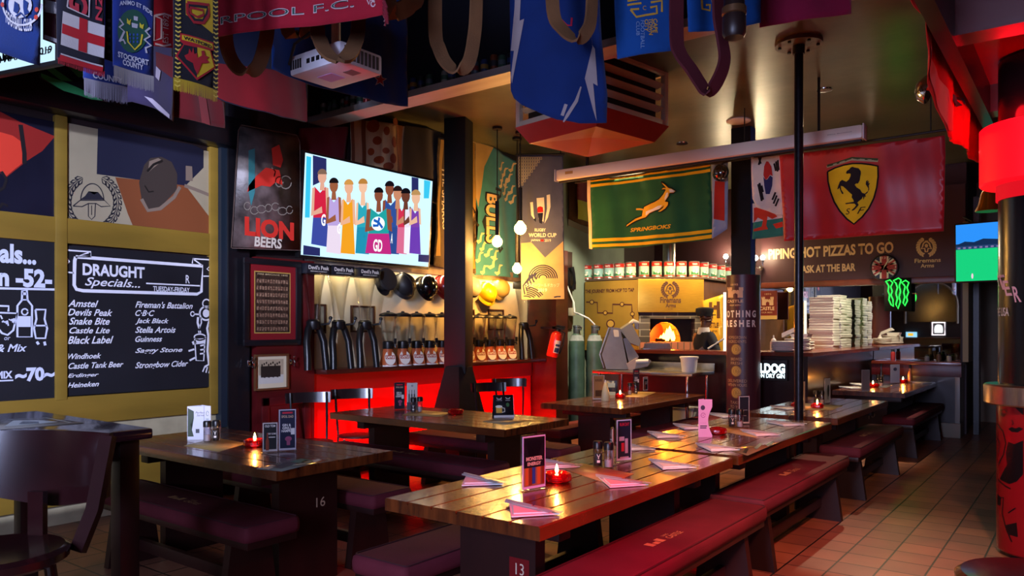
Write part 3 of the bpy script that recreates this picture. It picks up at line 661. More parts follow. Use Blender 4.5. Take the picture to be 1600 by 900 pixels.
# ------------------------------------------------------------ shelf with beer towers and dispensers
ZS = 1.10
sh = tag(MB().bx(XW+.02, XW+.34, 4.94, 8.75, ZS-.045, ZS, .006).build('wall_shelf', MAHOG), 'long dark wooden shelf over the red panelling', 'shelf')
CLEAR = mat('clear_acrylic', 'ffffff', .06, trans=1, ior=1.12, spec=.6)
def glassy(name, tint='ffffff', amount=.82, rough=.05):
    """thin clear plastic: mostly see-through with a sheen"""
    if name in MATS: return MATS[name]
    m = bpy.data.materials.new(name); m.use_nodes = True; nt = m.node_tree; nt.nodes.clear()
    out = nt.nodes.new('ShaderNodeOutputMaterial'); mx = nt.nodes.new('ShaderNodeMixShader'); tr = nt.nodes.new('ShaderNodeBsdfTransparent'); gl = nt.nodes.new('ShaderNodeBsdfGlossy'); lw = nt.nodes.new('ShaderNodeLayerWeight'); mt = nt.nodes.new('ShaderNodeMath')
    tr.inputs[0].default_value = lin(tint)+(1,); gl.inputs['Roughness'].default_value = rough; lw.inputs['Blend'].default_value = .35
    mt.operation = 'MULTIPLY_ADD'; mt.inputs[1].default_value = .55; mt.inputs[2].default_value = 1-amount-.1
    nt.links.new(lw.outputs['Facing'], mt.inputs[0]); nt.links.new(mt.outputs[0], mx.inputs[0]); nt.links.new(tr.outputs[0], mx.inputs[1]); nt.links.new(gl.outputs[0], mx.inputs[2]); nt.links.new(mx.outputs[0], out.inputs[0])
    MATS[name] = m; return m
THIN = glassy('thin_clear_plastic', 'fafaf8', .9, .08)
def make_tower(label):
    t = thing('beer_tower', (0, 0, 0), label, 'beer tower', 'tall beer towers on the shelf')
    m = MB()
    for s in (-1, 1): m.tube([(.06, s*.115, 0), (.05, s*.11, .12), (.03, s*.105, .28), (.01, s*.07, .4), (0, s*.03, .455)], [.036, .036, .036, .036, .038], 10)
    m.build('stand', BLACKPL, t)
    MB().lathe([(0, .4), (.06, .4), (.07, .43), (.07, .48), (.05, .5), (0, .5)], seg=20).build('hub', BLACKPL, t)
    MB().tube([(.06, .05, .45), (.13, .09, .46), (.14, .1, .5)], .012).sph((.14, .1, .515), .02, 10).build('tap', BLACKPL, t)
    MB().lathe([(.055, .5), (.062, .6), (.09, .8), (.122, .96), (.117, .96), (.085, .8), (.057, .6), (.05, .51)], seg=24).build('clear_tube', THIN, t)
    sg = MB().bx(-.08, .085, -.14, .14, .95, 1.05, .006).build('sign_cap', mat('navy_sign', '14161f', .4), t)
    S = Surf((0, 0, 0), (0, 1, 0)); gfx(S, sg, 'lettering', pm('d9d6d0', .5), [('t', "Devil's Peak", -.125, .99, .125, 1.03, {'b': .02}), ('t', 'BREWING COMPANY', -.1, .965, .1, .978)], raw=True, h=.0865)
    return t
tw = make_tower('clear beer tower on a black curved stand nearest the team photo')
ys = [pX(x, y, XW+.2).y for x, y in ((488, 578), (530, 576), (571, 574), (815, 560))]
tw.location = (XW+.19, ys[0]+.02, ZS)
dup(tw, (XW+.19, ys[1], ZS), 0, 'clear beer tower on a black stand, middle of the three under the television')
dup(tw, (XW+.19, ys[2], ZS), 0, 'clear beer tower on a black stand beside the row of orange based dispensers')
dup(tw, (XW+.19, ys[3]+.06, ZS), 0, 'clear beer tower partly behind the rugby banner at the far shelf end')
def make_disp():
    t = thing('beer_dispenser', (0, 0, 0), 'short beer dispenser with orange base on the shelf', 'beer dispenser', 'orange based beer dispensers in a row on the shelf')
    b = MB().lathe([(0, 0), (.1, 0), (.1, .012), (.095, .03), (.062, .16), (.054, .19), (0, .19)], seg=24).build('base', mat('burnt_orange_plastic', 'a2502a', .35), t)
    MB().lathe([(.1, 0), (.1015, .0), (.1015, .012), (.098, .014)], seg=24).build('foot_ring', WHITEP, b)
    MB().lathe([(.06, .19), (.062, .2), (.062, .265), (.05, .275), (0, .275)], seg=20).build('collar', BLACKPL, t)
    MB().lathe([(.06, .27), (.07, .3), (.092, .52), (.097, .55), (.093, .55), (.066, .3), (.057, .275)], seg=24).build('clear_cup', THIN, t)
    MB().lathe([(.097, .545), (.101, .555), (.092, .572), (.05, .588), (.02, .592), (.018, .605), (0, .607)], seg=24).build('lid', BLACKPL, t)
    MB().tube([(.05, .03, .23), (.1, .05, .235), (.105, .052, .205)], .01, 8).box((.095, .05, .275), (.02, .032, .06), .004).build('tap', BLACKPL, t)
    la = MB(); la.prism(ell(0, 0, .06, .08, 20), .004, Matrix.Translation((.076, -.0, .09)) @ Matrix.Rotation(R(90), 4, 'Z') @ Matrix.Rotation(R(70), 4, 'X')); lo = la.build('oval_label', pm('d8d2c4', .4), t)
    S = Surf((.076, 0, .09), (0, 1, 0), (-math.sin(R(20)), 0, math.cos(R(20))))
    g = gfx(S, lo, 'lettering', pm('8c1a1a', .5), [rect(-.052, -.012, .052, .03)], raw=True, h=.006); g.location = S.O
    g = gfx(S, lo, 'brand_lettering', pm('efe6d4', .5), [('t', 'CASTLE', -.046, -.004, .046, .022, {'b': .03})], raw=True, h=.007); g.location = S.O
    return t
dp = make_disp(); first = True
for i, (x, y) in enumerate(((606, 572), (633, 571), (653, 570), (672.5, 569), (692, 568), (732, 566), (748, 565), (764, 564), (780, 563), (795, 562))):
    loc = (XW+.2, (5.9, 6.125, 6.345, 6.56, 6.775, 7.245, 7.46, 7.675, 7.89, 8.105)[i], ZS)
    if first: dp.location = loc; first = False; o = dp
    else: o = dup(dp, loc)
    o.rotation_euler[2] = R(-28)
for i, (a, b, lb) in enumerate((((468, 474), (508, 521), 'thin wooden picture frame on the plaster behind the first beer tower'), ((547, 477), (584, 519), 'thin wooden picture frame on the plaster behind the third beer tower'), ((722, 483), (740, 516), 'small dark frame on the plaster just past the black post'), ((762, 483), (786, 516), 'small dark frame on the plaster behind the far dispensers'))):
    t, S, w_, h_ = frame('picture_frame', a, b, XW+.022, .02, mat('brown_frame', '3a2018', .4), lb, None, .02)
    gfx(S, t, 'print', mat('faded_print', 'a09880', .4, noise=.45, nscale=9), [rect(.015, .015, w_-.015, h_-.015)], raw=True, h=.004)

# ------------------------------------------------------------ hats hanging from the board over the dispensers
def hat(px, py, label, m, kind, r=.15, tilt=20, yaw=0, extra=None):
    X = XW+.07; p = pX(px, py, X+.1)
    t = thing('fire_helmet' if kind != 'cap' else 'peaked_cap', (X, p.y, p.z), label, 'hat', 'hats hanging over the dispensers')
    M = Matrix.Rotation(R(yaw), 4, 'X') @ Matrix.Rotation(R(90-tilt), 4, 'Y')
    if kind == 'cap':
        MB().lathe([(r*.85, .0), (r*.88, .07), (r*1.08, .1), (r*1.0, .125), (0, .13)], seg=28, M=M).build('crown', m, t)
        MB().prism([(r*.8*math.cos(R(a)), r*.85*math.sin(R(a))) for a in range(-70, 71, 10)]+[(r*1.35*math.cos(R(a)), r*.9*math.sin(R(a))) for a in range(60, -61, -10)], .008, M=M).build('peak', BLACKP, t)
    else:
        prof = [(r*1.0, 0), (r*.98, r*.35), (r*.86, r*.7), (r*.6, r*.95), (r*.25, r*1.06), (0, r*1.08)]
        MB().lathe(prof, seg=28, M=M).build('shell', m, t)
        a = [(r*(1.0+.0*abs(k))*math.cos(R(k)), r*math.sin(R(k))) for k in range(0, 360, 12)]
        MB().lathe([(r*.98, .0), (r*1.15, -.02), (r*1.16, -.012), (r*1.0, .014)], seg=28, M=M @ Matrix.Scale(1.08, 4, (1, 0, 0))).build('brim', extra or m, t)
        if kind == 'comb': MB().prism([(-r*.95, r*.3)]+[(r*1.16*math.cos(R(k)), r*1.16*math.sin(R(k))) for k in range(160, 19, -10)]+[(r*.95, r*.3)], .025, M=M @ Matrix.Rotation(R(90), 4, 'X') @ Matrix.Translation((0, 0, -.0125))).build('comb', extra or m, t)
        if kind == 'band': MB().lathe([(r*1.0, .01), (r*1.01, r*.22), (r*.985, r*.36)], seg=28, M=M).build('band', BLACKM, t)
    MB().tube([(-.02, 0, r*.9), (0, 0, r*.9)], .008).tube([(-.02, 0, r*.9), (.03, 0, r*.95), (.02, 0, r*.5)], .004).build('hanging_strap', BLACKM, t)
    return t
FELT = mat('black_felt', '17171a', .85, noise=.2)
hat(606, 440, 'flat black peaked cap nearest the television corner', FELT, 'cap', .12, 15, 10)
hat(640, 446, 'matt black fire helmet between the cap and the glossy helmet', mat('matt_helmet', '1c1c20', .55), 'comb', .135, 25, 15)
hat(675, 449, 'glossy black fire helmet just before the black post', mat('gloss_helmet', '0c0c0f', .12, coat=.6), 'comb', .135, 25, -10)
hat(703, 448, 'red fire helmet mostly hidden behind the black post', mat('red_helmet', '7a1414', .3, coat=.5), 'dome', .13, 20)
hat(743, 450, 'cream helmet with a black band', mat('cream_helmet', 'cfc0a0', .35, coat=.3), 'band', .14, 25, 10)
hat(768, 459, 'bright yellow hard helmet next to the cream one', mat('yellow_helmet', 'e0b414', .3, coat=.4), 'comb', .14, 30, 10)
hat(790, 451, 'khaki sun helmet farthest along the board', mat('khaki_helmet', 'a8904c', .6), 'dome', .125, 10)

# ------------------------------------------------------------ flags on the wall above
def wavy(A=.02, k=9, ph=0, B=.006): return lambda a, b: A*math.sin(k*a+ph+.6*b)+B*math.sin(23*a+3*b+ph)+B*math.sin(11*b+ph)
def cloth(name, S, out, hexc, label, cat='flag', group=None, cell=.05, m=None, th=.004, raw=False):
    t = gfx(S, None, name, m or fab(hexc), [('p', out)] if not isinstance(out[0], str) else [out], cell=cell, solid=th, h=0, raw=raw)
    t.location = S.O; tag(t, label, cat, group); return t
S = Surf((XW+.06, 6, 2.2), (0, 1, 0), f=wavy(.03, 10, 1))
def pf(x, y): return (700+x/3, 180+y/3)
def pfl(*c): return [pf(*q) for q in poly(*c)]
t = cloth('wall_flag', S, poly(548, 184, 690, 205, 690, 320, 548, 292), 'b89a78', 'dark spotted animal print flag above the television')
gfx(S, t, 'spots', fab('8a3c18'), [('p', ell(x, y, rx, ry, 12)) for x, y, rx, ry in ((583, 197, 8, 10), (602, 205, 5, 7), (618, 190, 6, 6), (588, 220, 6, 7), (600, 236, 6, 5), (615, 222, 5, 9), (590, 250, 7, 6), (612, 248, 6, 8), (580, 237, 4, 6), (604, 260, 9, 6))], h=.005, cell=.05)
gfx(S, t, 'stripes', fab('6e3a1c'), [('p', poly(548, 186, 554, 187, 554, 290, 548, 290)), ('p', poly(568, 186, 574, 188, 574, 290, 568, 290)), ('p', poly(622, 194, 632, 196, 628, 300, 620, 300))], h=.005, cell=.05)
gfx(S, t, 'dark_half', fab('241a1c'), [('p', poly(634, 196, 690, 206, 690, 318, 628, 308)), ], h=.007, cell=.05)
S = Surf((XW+.09, 6.9, 2.2), (0, 1, 0), f=wavy(.025, 8, 2.5))
t = cloth('wall_flag', S, poly(684, 214, 740, 225, 742, 428, 676, 416), '4a3a22', 'brown and black flag with pale upright lettering behind the black post')
gfx(S, t, 'gold_area', fab('9a7a3a'), [('p', poly(726, 222, 738, 224, 741, 330, 735, 350, 741, 420, 729, 420)), ('p', poly(688, 218, 694, 219, 682, 300, 686, 400, 679, 400))], h=.005, cell=.05)
gfx(S, t, 'lettering', fab('d8cfb8'), [('t', 'THE SHARKS', 690, 358, 698, 262, {'rot': -90, 'b': .02})], h=.007, cell=.05)
gfx(S, t, 'palm_motif', fab('2a1e12'), [('s', pfl(90, 380, 95, 480, 110, 560, 100, 640), .05), ('s', pfl(85, 470, 110, 430, 120, 460), .04), ('s', pfl(90, 540, 120, 500, 135, 520), .04), ('s', pfl(90, 600, 125, 580), .04)], h=.007, cell=.05)
S = Surf((XW+.07, 7.9, 2.1), (0, 1, 0), f=wavy(.022, 9, .5))
t = cloth('wall_flag', S, pfl(118, 118, 205, 150, 320, 215, 332, 762, 128, 748, 150, 450, 118, 330), '3d8496', 'teal rugby flag with pale horn crescents and upright lettering')
gfx(S, t, 'pale_fold', fab('b5996a'), [('p', pfl(118, 120, 205, 152, 170, 240, 150, 430, 118, 330))], h=.005, cell=.05)
its = []
for x, y, s_ in ((245, 235, 1), (265, 262, 1), (285, 290, 1), (300, 240, 1), (270, 310, 1), (295, 345, 1), (250, 290, 1), (300, 390, 1), (262, 350, 1), (240, 320, .8), (275, 380, .8), (150, 570, 1.2), (165, 610, 1), (145, 660, 1.2), (200, 690, 1.2), (165, 720, 1), (210, 650, 1), (225, 720, 1.2), (185, 640, .9)):
    its.append(('s', [pf(*q) for q in ((x-12*s_, y+14*s_), (x-4*s_, y+20*s_), (x+5*s_, y+14*s_), (x+6*s_, y), (x+10*s_, y-12*s_), (x+22*s_, y-14*s_))], .035, (.5, 1.3, 1.3, 1, .9, .3)))
gfx(S, t, 'horn_crescents', fab('d8c89a'), its, h=.006, cell=.05)
gfx(S, t, 'lettering_shadow', fab('141c24'), [('t', 'BULLS', *pf(172, 602), *pf(232, 372), {'rot': -90, 'b': .07})], h=.007, cell=.05)
gfx(S, t, 'lettering', fab('d4b884'), [('t', 'BULLS', *pf(178, 597), *pf(226, 378), {'rot': -90, 'b': .03})], h=.009, cell=.05)
gfx(S, t, 'horn_swoosh', fab('1a2028'), [('s', pfl(215, 345, 240, 355, 238, 380, 222, 395), .04), ('s', pfl(180, 470, 168, 500, 175, 530), .04), ('s', pfl(225, 600, 240, 640, 250, 620), .05)], h=.008, cell=.05)
# red cloth high on the wall beside the enamel sign
S = Surf((XW+.04, 5, 2.4), (0, 1, 0), f=wavy(.015, 7))
cloth('wall_flag', S, poly(468, 200, 545, 198, 538, 270, 468, 245), '6a1420', 'plain dark red cloth on the wall above the television corner')

# ------------------------------------------------------------ black post with its flared foot
PC = V((-5.79, 6.66, 0))
t = thing('steel_post', PC, 'square black steel post with a flared faceted foot between shelf and tables', 'post')
MB().bx(-.13, .13, -.13, .13, 1.0, 3.899, .012).build('shaft', mat('post_paint', '0f1014', .6, noise=.2, nscale=6), t, rz=R(20))
MB().lathe([(.36, 0), (.36, .48), (.18, 1.06), (.17, 1.08), (.0, 1.08)], seg=6).build('foot', mat('post_foot', '1a1718', .5, noise=.25, nscale=6), t, rz=R(12), ang=10)

# ------------------------------------------------------------ pendant bulbs
BULB = mat('lit_bulb_glass', 'ffd890', .3, emit=16, ecol='ffc66a')
def pendant(px, py, d, r, sock, label):
    p = pD(px, py, d); t = thing('pendant_lamp', (p.x, p.y, 3.9), label, 'pendant lamp', 'bare bulb pendant lamps'); z = p.z-3.9
    MB().tube([(0, 0, 0), (0, 0, z+r+sock)], .006, 6).build('cord', BLACKM, t)
    MB().lathe([(0, -.03), (.06, -.03), (.06, 0), (0, 0)], seg=16).build('ceiling_rose', BLACKM, t)
    MB().lathe([(0, z+r*.8), (.024, z+r*.8), (.024, z+r+sock), (0, z+r+sock)], seg=14).build('lamp_holder', BLACKM, t)
    MB().lathe([(0, z-r), (r*.5, z-r*.87), (r*.87, z-r*.5), (r, z), (r*.9, z+r*.45), (r*.6, z+r*.8), (.025, z+r*1.2), (0, z+r*1.2)], seg=20).build('bulb', BULB, t)
    light('POINT', 'bulb_light', (0, 0, z-r-.03), 44, 'ffb85c', .06, parent=t)
pendant(813, 357, 9.3, .075, .42, 'large pear shaped bulb hanging before the rugby banner')
pendant(777, 378, 9.1, .062, .42, 'round bulb hanging before the teal flag')
pendant(808, 420, 9.6, .06, .5, 'lowest round bulb hanging beside the banner edge')

# ------------------------------------------------------------ rugby banner hanging from the ceiling
S = Surf(pD(845, 468, 9.9), RV, f=wavy(.012, 6, 1, .003))
t = cloth('hanging_banner', S, poly(808, 243, 880, 242, 882, 467, 815, 468), '565a74', 'tall grey and sand hanging banner with a ball shaped emblem', 'banner')
k = dict(cell=.06)
gfx(S, t, 'sand_area', fab('b39c74'), [('p', pfl(342, 600, 390, 596, 455, 668, 540, 590, 545, 862, 345, 864))], h=.005, **k)
its = []
for j in range(11):
    for i in range(10-j):
        x = 332+i*11; y = 198+j*15; its.append(('s', pfl(x, y, x+8, y, x+8, y+11, x, y+11, x, y), .012))
gfx(S, t, 'square_pattern', fab('a8a294'), its, h=.005, **k)
gfx(S, t, 'emblem', fab('e4dccb'), [('p', pfl(385, 410, 398, 408, 402, 470, 412, 500, 390, 470)), ('p', pfl(415, 390, 450, 386, 452, 440, 448, 500, 425, 490, 418, 440)), ('p', pfl(462, 376, 478, 372, 480, 430, 468, 480, 452, 508, 464, 440)), ('t', 'RUGBY', *pf(406, 546), *pf(458, 531), {'b': .03}), ('t', 'WORLD CUP', *pf(378, 572), *pf(508, 553), {'b': .03}), ('t', 'JAPAN', *pf(388, 594), *pf(430, 582)), ('t', '2019', *pf(452, 594), *pf(482, 581))], h=.006, **k)
gfx(S, t, 'emblem_red', fab('b02018'), [('p', pfl(418, 440, 420, 432, 432, 428, 444, 432, 447, 455, 420, 458)), ('p', pfl(434, 583, 448, 582, 448, 593, 434, 593))], h=.008, **k)
gfx(S, t, 'emblem_navy', fab('1b1d33'), [('p', pfl(420, 460, 446, 458, 440, 510, 428, 505)), ('p', pfl(400, 490, 412, 480, 412, 502))], h=.009, **k)
its = []
for cx, cy, n in ((445, 765, 8), (360, 900, 12), (520, 920, 9)):
    for q in range(2, n):
        rr = q*9.5; pts = [pf(cx+rr*math.cos(R(a)), cy-rr*.92*math.sin(R(a))) for a in range(0, 181, 12)]
        pts = [p for p in pts if 818 < p[0] < 880 and 412 < p[1] < 466]
        if len(pts) > 2: its.append(('s', pts, .016))
for q in range(6): its.append(('s', pfl(360+q*11, 840-q*14, 352+q*10, 800-q*10, 388+q*6, 750-q*2), .02))
gfx(S, t, 'wave_pattern', fab('262b48'), its, h=.006, **k)
gfx(S, t, 'caption', fab('e8e2d0'), [('t', '2019', *pf(420, 828), *pf(464, 812), {'b': .02}), ('t', 'ラグビーワールドカップ', *pf(362, 806), *pf(522, 788))], h=.008, **k)
MB().tube([S.P(*S.uv(806, 242)), S.P(*S.uv(882, 241))], .014).tube([S.P(*S.uv(812, 242)), S.P(*S.uv(812, 223.7))+V((0, 0, .0))], .006).tube([S.P(*S.uv(876, 242)), S.P(*S.uv(876, 223.7))], .006).build('hanging_rod', BLACKM, t)
# ------------------------------------------------------------ bar counter, mirror wall and sign board
ZC = 1.23
t = thing('bar_counter', (-5.2, 9.25, 0), 'dark red serving counter in front of the pizza oven, turning to the mirror wall', 'counter')
def L(*p): return [(x+5.2, y-9.25) for x, y in p]
MB().prism(L((-5.2, 9.22), (-2.58, 9.22), (-2.58, 12.66), (-3.4, 12.66), (-3.4, 9.74), (-5.2, 9.74)), .045, None, ZC-.045).build('countertop', mat('counter_top_wood', '6e2a16', .25, noise=.4, nscale=5, stretch=(.3, 1, 1), coat=.4), t)
MB().prism(L((-5.18, 9.3), (-2.66, 9.3), (-2.66, 12.66), (-3.35, 12.66), (-3.35, 9.68), (-5.18, 9.68)), ZC-.045, None, 0).build('front_panel', mat('counter_panel', '240a0c', .3, noise=.4, nscale=4, coat=.3), t)
CX, CY = -2.62, 12.2
t = thing('mirror_ledge', (-2.58, 12.2, 0), 'dark red ledge under the bar mirror behind the farthest table', 'counter')
MB().bx(0, 1.15, -.03, .48, 1.0, 1.045, .006).build('ledge_top', mat('counter_top_wood'), t)
MB().bx(0, 1.15, -.01, .02, .84, 1.0, .004).build('fascia', REDWOOD, t)
MB().bx(0, 1.13, .02, .46, 0, 1.0).build('front_panel', mat('counter_panel'), t)
MB().bx(1.07, 1.13, .0, .02, .2, .84, .003).build('corner_strip', mat('pale_strip', '9a968c', .4), t)
MB().bx(.9, 1.14, -.03, .2, 0, .2, .006).build('plinth', mat('pale_plinth', '8a8270', .6), t)
MIR = mat('bar_mirror', 'cfd2d4', .015, metal=1)
slab_ = MB().bx(-4.4, -1.5, 12.695, 12.71, 1.05, 2.18).build('wall_mirror', MIR, smooth=False); tag(slab_, 'long bar mirror reflecting the room behind the ledge and counter', 'mirror')
t = thing('sign_board', (-4.35, 12.6, 2.18), 'dark maroon sign board offering pizzas to go above the mirror', 'sign')
MB().bx(0, 2.92, 0, .08, .08, 1.4).build('panel', mat('sign_maroon', '40222a', .45, noise=.15, nscale=2), t, smooth=False)
MB().bx(0, 2.92, -.02, .09, 0, .09, .01).build('bottom_rail', mat('rail_wood', '6a3020', .35, noise=.3), t)
S = Surf((-4.35, 12.6, 2.18), (1, 0, 0))
gfx(S, t, 'lettering', mat('sign_gold_letters', 'd8b888', .5), [('t', 'PIPING HOT PIZZAS TO GO', 1200.8, 405.9, 1396, 377.3, {'b': .035}), ('t', 'ASK AT THE BAR', 1252.5, 427, 1336.8, 411, {'b': .035})])
def wreath(cx, cy, r, wd, ry=1.0):
    its = []
    for s in (-1, 1):
        for k in range(9):
            a = R(-65+k*16)
            for rr, tw in ((.86, .6), (1.08, -.5)):
                x = cx+s*math.cos(a)*r*rr; y = cy-math.sin(a)*r*rr*ry; d = V((s*-math.sin(a), -math.cos(a)*1)); d.rotate(Matrix.Rotation(tw*s, 2))
                q = r*.2; its.append(('s', [(x-d.x*q, y-d.y*q), (x, y), (x+d.x*q, y+d.y*q)], wd, (.3, 1.5, .3)))
    its += [('s', ell(cx, cy-r*.1, r*.42, r*.5, 12, 180, 360), wd), ('s', [(cx-r*.42, cy-r*.1), (cx-r*.6, cy+r*.2), (cx-r*.2, cy+r*.15), (cx-r*.12, cy+r*.55), (cx+r*.12, cy+r*.55), (cx+r*.2, cy+r*.15), (cx+r*.6, cy+r*.2), (cx+r*.42, cy-r*.1)], wd), ('p', ell(cx, cy-r*.15, r*.2, r*.22, 10)), ('s', [(cx, cy-r*.6), (cx, cy-r*.75)], wd*2)]
    return its
gfx(S, t, 'wreath_emblem', mat('sign_gold_letters'), wreath(1447.5, 386, 13.5, .02)+[('t', 'Firemans', 1429, 411, 1470, 402.5, {'b': .02}), ('t', 'Arms', 1438.5, 418.5, 1459.5, 411.5, {'b': .02})])
# clock
p = pY(1382, 418, 12.55); t = thing('wall_clock', p, 'round wall clock with a red white and blue cross face below the pizza lettering', 'clock')
MC = Matrix.Rotation(R(90), 4, 'X')
MB().lathe([(0, 0), (.185, 0), (.2, .015), (.195, .04), (.18, .045), (.178, .02), (0, .02)], seg=36, M=MC).build('case', BLACKP, t)
S = Surf(p, (1, 0, 0)); r_ = .176
def ring(pl): return [(x*r_, y*r_) for x, y in pl]
gfx(S, t, 'blue_face', pm('27304f'), [('p', [(x, y) for x, y in ell(0, 0, r_, r_, 36)])], raw=True, h=.022)
def clipline(a, w):
    c, s = math.cos(R(a)), math.sin(R(a)); q = math.sqrt(1-w*w); return ring([(c*q-s*w, s*q+c*w), (c*q+s*w, s*q-c*w), (-c*q+s*w, -s*q-c*w), (-c*q-s*w, -s*q+c*w)])
gfx(S, t, 'white_cross', pm('d9cfc0'), [('p', clipline(a, .2)) for a in (35, 145)]+[('p', clipline(a, .34)) for a in (0, 90)], raw=True, h=.024)
gfx(S, t, 'red_cross', pm('9c2c30'), [('p', clipline(a, .07)) for a in (35, 145)]+[('p', clipline(a, .2)) for a in (0, 90)], raw=True, h=.026)
gfx(S, t, 'hands', pm('e8dccb'), [('s', poly(0, 0, .05, .1), .012), ('s', poly(-.02, -.04, .085, .14), .006), ('t', '12', -.025, .13, .025, .16), ('t', '9', -.165, -.015, -.145, .015), ('t', '3', .145, -.015, .165, .015)], raw=True, h=.03)
# green neon claw sign
t = thing('neon_sign', pY(1402, 480, 12.5), 'glowing green neon sign of three ragged claw strokes in front of the mirror', 'neon sign')
S = Surf(pY(1402, 480, 12.5), (1, 0, 0))
NEON = em('28ff48', 2.2)
for c in ((82, 277, 105, 268, 121, 283, 110, 305, 118, 330, 111, 350, 122, 375, 124, 412, 112, 402, 100, 375, 104, 350, 96, 330, 99, 300, 90, 285), (124, 272, 152, 258, 166, 268, 156, 300, 163, 330, 155, 360, 162, 385, 149, 424, 138, 400, 146, 370, 138, 340, 146, 310, 138, 285), (168, 283, 190, 270, 208, 282, 198, 310, 206, 335, 196, 360, 200, 380, 186, 408, 177, 392, 186, 360, 180, 335, 188, 305, 180, 292)):
    pts = [S.P(*S.uv(1360+x/3.4625, 360+y/3.4625), .0) for x, y in poly(*c)]
    MB().tube(pts, .009, 8, True).build('neon_tube', NEON, t)
S2 = Surf(pY(1402, 480, 12.53), (1, 0, 0)); bk = gfx(S2, t, 'backing', BLACKM, [('p', poly(1381, 434, 1423, 434, 1423, 486, 1381, 486))], solid=.006, h=.0); bk.location = (0, .03, 0)
MB().tube([(-.2, .03, .2), (-.2, .19, .2)], .008).tube([(.2, .03, .2), (.2, .19, .2)], .008).build('wall_fixing', CHROME, t)
light('POINT', 'neon_light', pY(1402, 462, 12.35), 1.5, '38ff58', .15)
# lit gin sign on the counter front
O = pY(1158, 593, 9.2); t = thing('lit_sign', (O.x, 9.28, O.z), 'small lit white lettering sign on the counter front behind the pillar', 'lit sign')
b_ = pY(1229, 563, 9.2); w_, h_ = b_.x-O.x, b_.z-O.z
MB().bx(0, w_, -.06, .01, 0, h_, .005).build('box', BLACKM, t)
S = Surf((O.x, 9.2185, O.z), (1, 0, 0)); g = gfx(S, t, 'lettering', em('d8f6ff', 3.0), [('t', 'BULLDOG', 1163, 582, 1226.5, 568.5, {'b': .05}), ('t', 'LONDON DRY GIN', 1163, 589, 1226, 584.5, {'b': .02})], h=0); g.location = (0, -.0615, 0)

# ------------------------------------------------------------ pizza oven
A = V((-6.28, 10.22)); B = V((-5.35, 10.22)); C_ = V((-4.59, 10.78)); uu = (C_-B).normalized(); LEN = (C_-B).length; nn = V((uu.y, -uu.x))
t = thing('pizza_oven', (B.x, B.y, 0), 'corner brick pizza oven with a gold hood and a wood fire burning inside', 'oven')
Mf = Matrix(((uu.x, -nn.x, 0, 0), (uu.y, -nn.y, 0, 0), (0, 0, 1, 0), (0, 0, 0, 1)))   # local x along the face, y into the oven
def brick_mat(name, c1, c2, mo, w=.23, h=.075, rough=.75):
    m = bpy.data.materials.new(name); m.use_nodes = True; nt = m.node_tree; b = nt.nodes['Principled BSDF']; b.inputs['Roughness'].default_value = rough
    tc = nt.nodes.new('ShaderNodeTexCoord'); mp = nt.nodes.new('ShaderNodeMapping'); br = nt.nodes.new('ShaderNodeTexBrick'); mp.inputs['Rotation'].default_value = (R(90), 0, 0)
    br.inputs['Scale'].default_value = 1; br.inputs['Brick Width'].default_value = w; br.inputs['Row Height'].default_value = h; br.inputs['Mortar Size'].default_value = .006
    for k, c in (('Color1', c1), ('Color2', c2), ('Mortar', mo)): br.inputs[k].default_value = lin(c)+(1,)
    nt.links.new(tc.outputs['Object'], mp.inputs[0]); nt.links.new(mp.outputs[0], br.inputs[0]); nt.links.new(br.outputs[0], b.inputs['Base Color']); return m
BR_D = brick_mat('dark_oven_brick', '3a3536', '2c2829', '6e6a66', .3, .1)
BR_R = brick_mat('red_oven_brick', '7a4230', '5e3226', '2a1c18', .075, .2)
BR_O = brick_mat('fire_brick', 'c06a30', 'a05020', '5a2c14', .16, .1)
y0 = .02
fs = MB(); fs.bx(-.0, .167, y0, .32, 1.31, 1.72, .004, Mf).bx(.83, LEN, y0, .32, 1.31, 1.72, .004, Mf).bx(0, LEN, y0, .32, 1.66, 1.76, .004, Mf); fs.build('brick_surround', BR_D, t)
MB().bx(0, LEN, y0, .34, 0, 1.315, .004, Mf).build('brick_base', BR_R, t)
pts = [(.167, 1.31), (.18, 1.31)]+[(.425-.245*math.cos(R(a)), 1.315+.3*math.sin(R(a))) for a in range(0, 181, 12)]+[(.83, 1.31), (.83, 1.67), (.167, 1.67)]
MB().prism(pts, .06, Mf @ Matrix(((1, 0, 0, 0), (0, 0, 1, .26), (0, 1, 0, 0), (0, 0, 0, 1)))).build('arch_wall', mat('sooty_brick', '1a1412', .8, noise=.4), t)
ch = MB(); ch.lathe([(.42, 0), (.42, .1), (.36, .24), (.2, .34), (0, .37)], (.425, .78, 1.31), 24, Mf); bmesh.ops.delete(ch.bm, geom=[f_ for f_ in ch.bm.faces if (Mf.inverted() @ f_.calc_center_median()).y < .66 and f_.calc_center_median().z > 1.312], context='FACES'); o = ch.build('fire_chamber', BR_O, t)
fl = MB()
for x, y, h_, r_ in ((.53, .62, .2, .05), (.58, .66, .24, .06), (.48, .64, .13, .04), (.62, .6, .16, .04), (.44, .66, .09, .03)): fl.lathe([(r_*.6, 0), (r_, h_*.25), (r_*.7, h_*.55), (r_*.25, h_*.85), (0, h_)], (x, y, 1.325), 10, Mf)
fl.build('flames', em('ffb040', 14), t)
MB().cyl(Mf @ V((.35, .62, 1.335)), Mf @ V((.6, .64, 1.34)), .03).cyl(Mf @ V((.4, .72, 1.34)), Mf @ V((.66, .6, 1.37)), .03).build('burning_log', mat('charred_log', '1c110c', .9, noise=.4), t)
light('POINT', 'fire_light', Mf @ V((.5, .72, 1.52)), 120, 'ff7a1c', .06, parent=t)
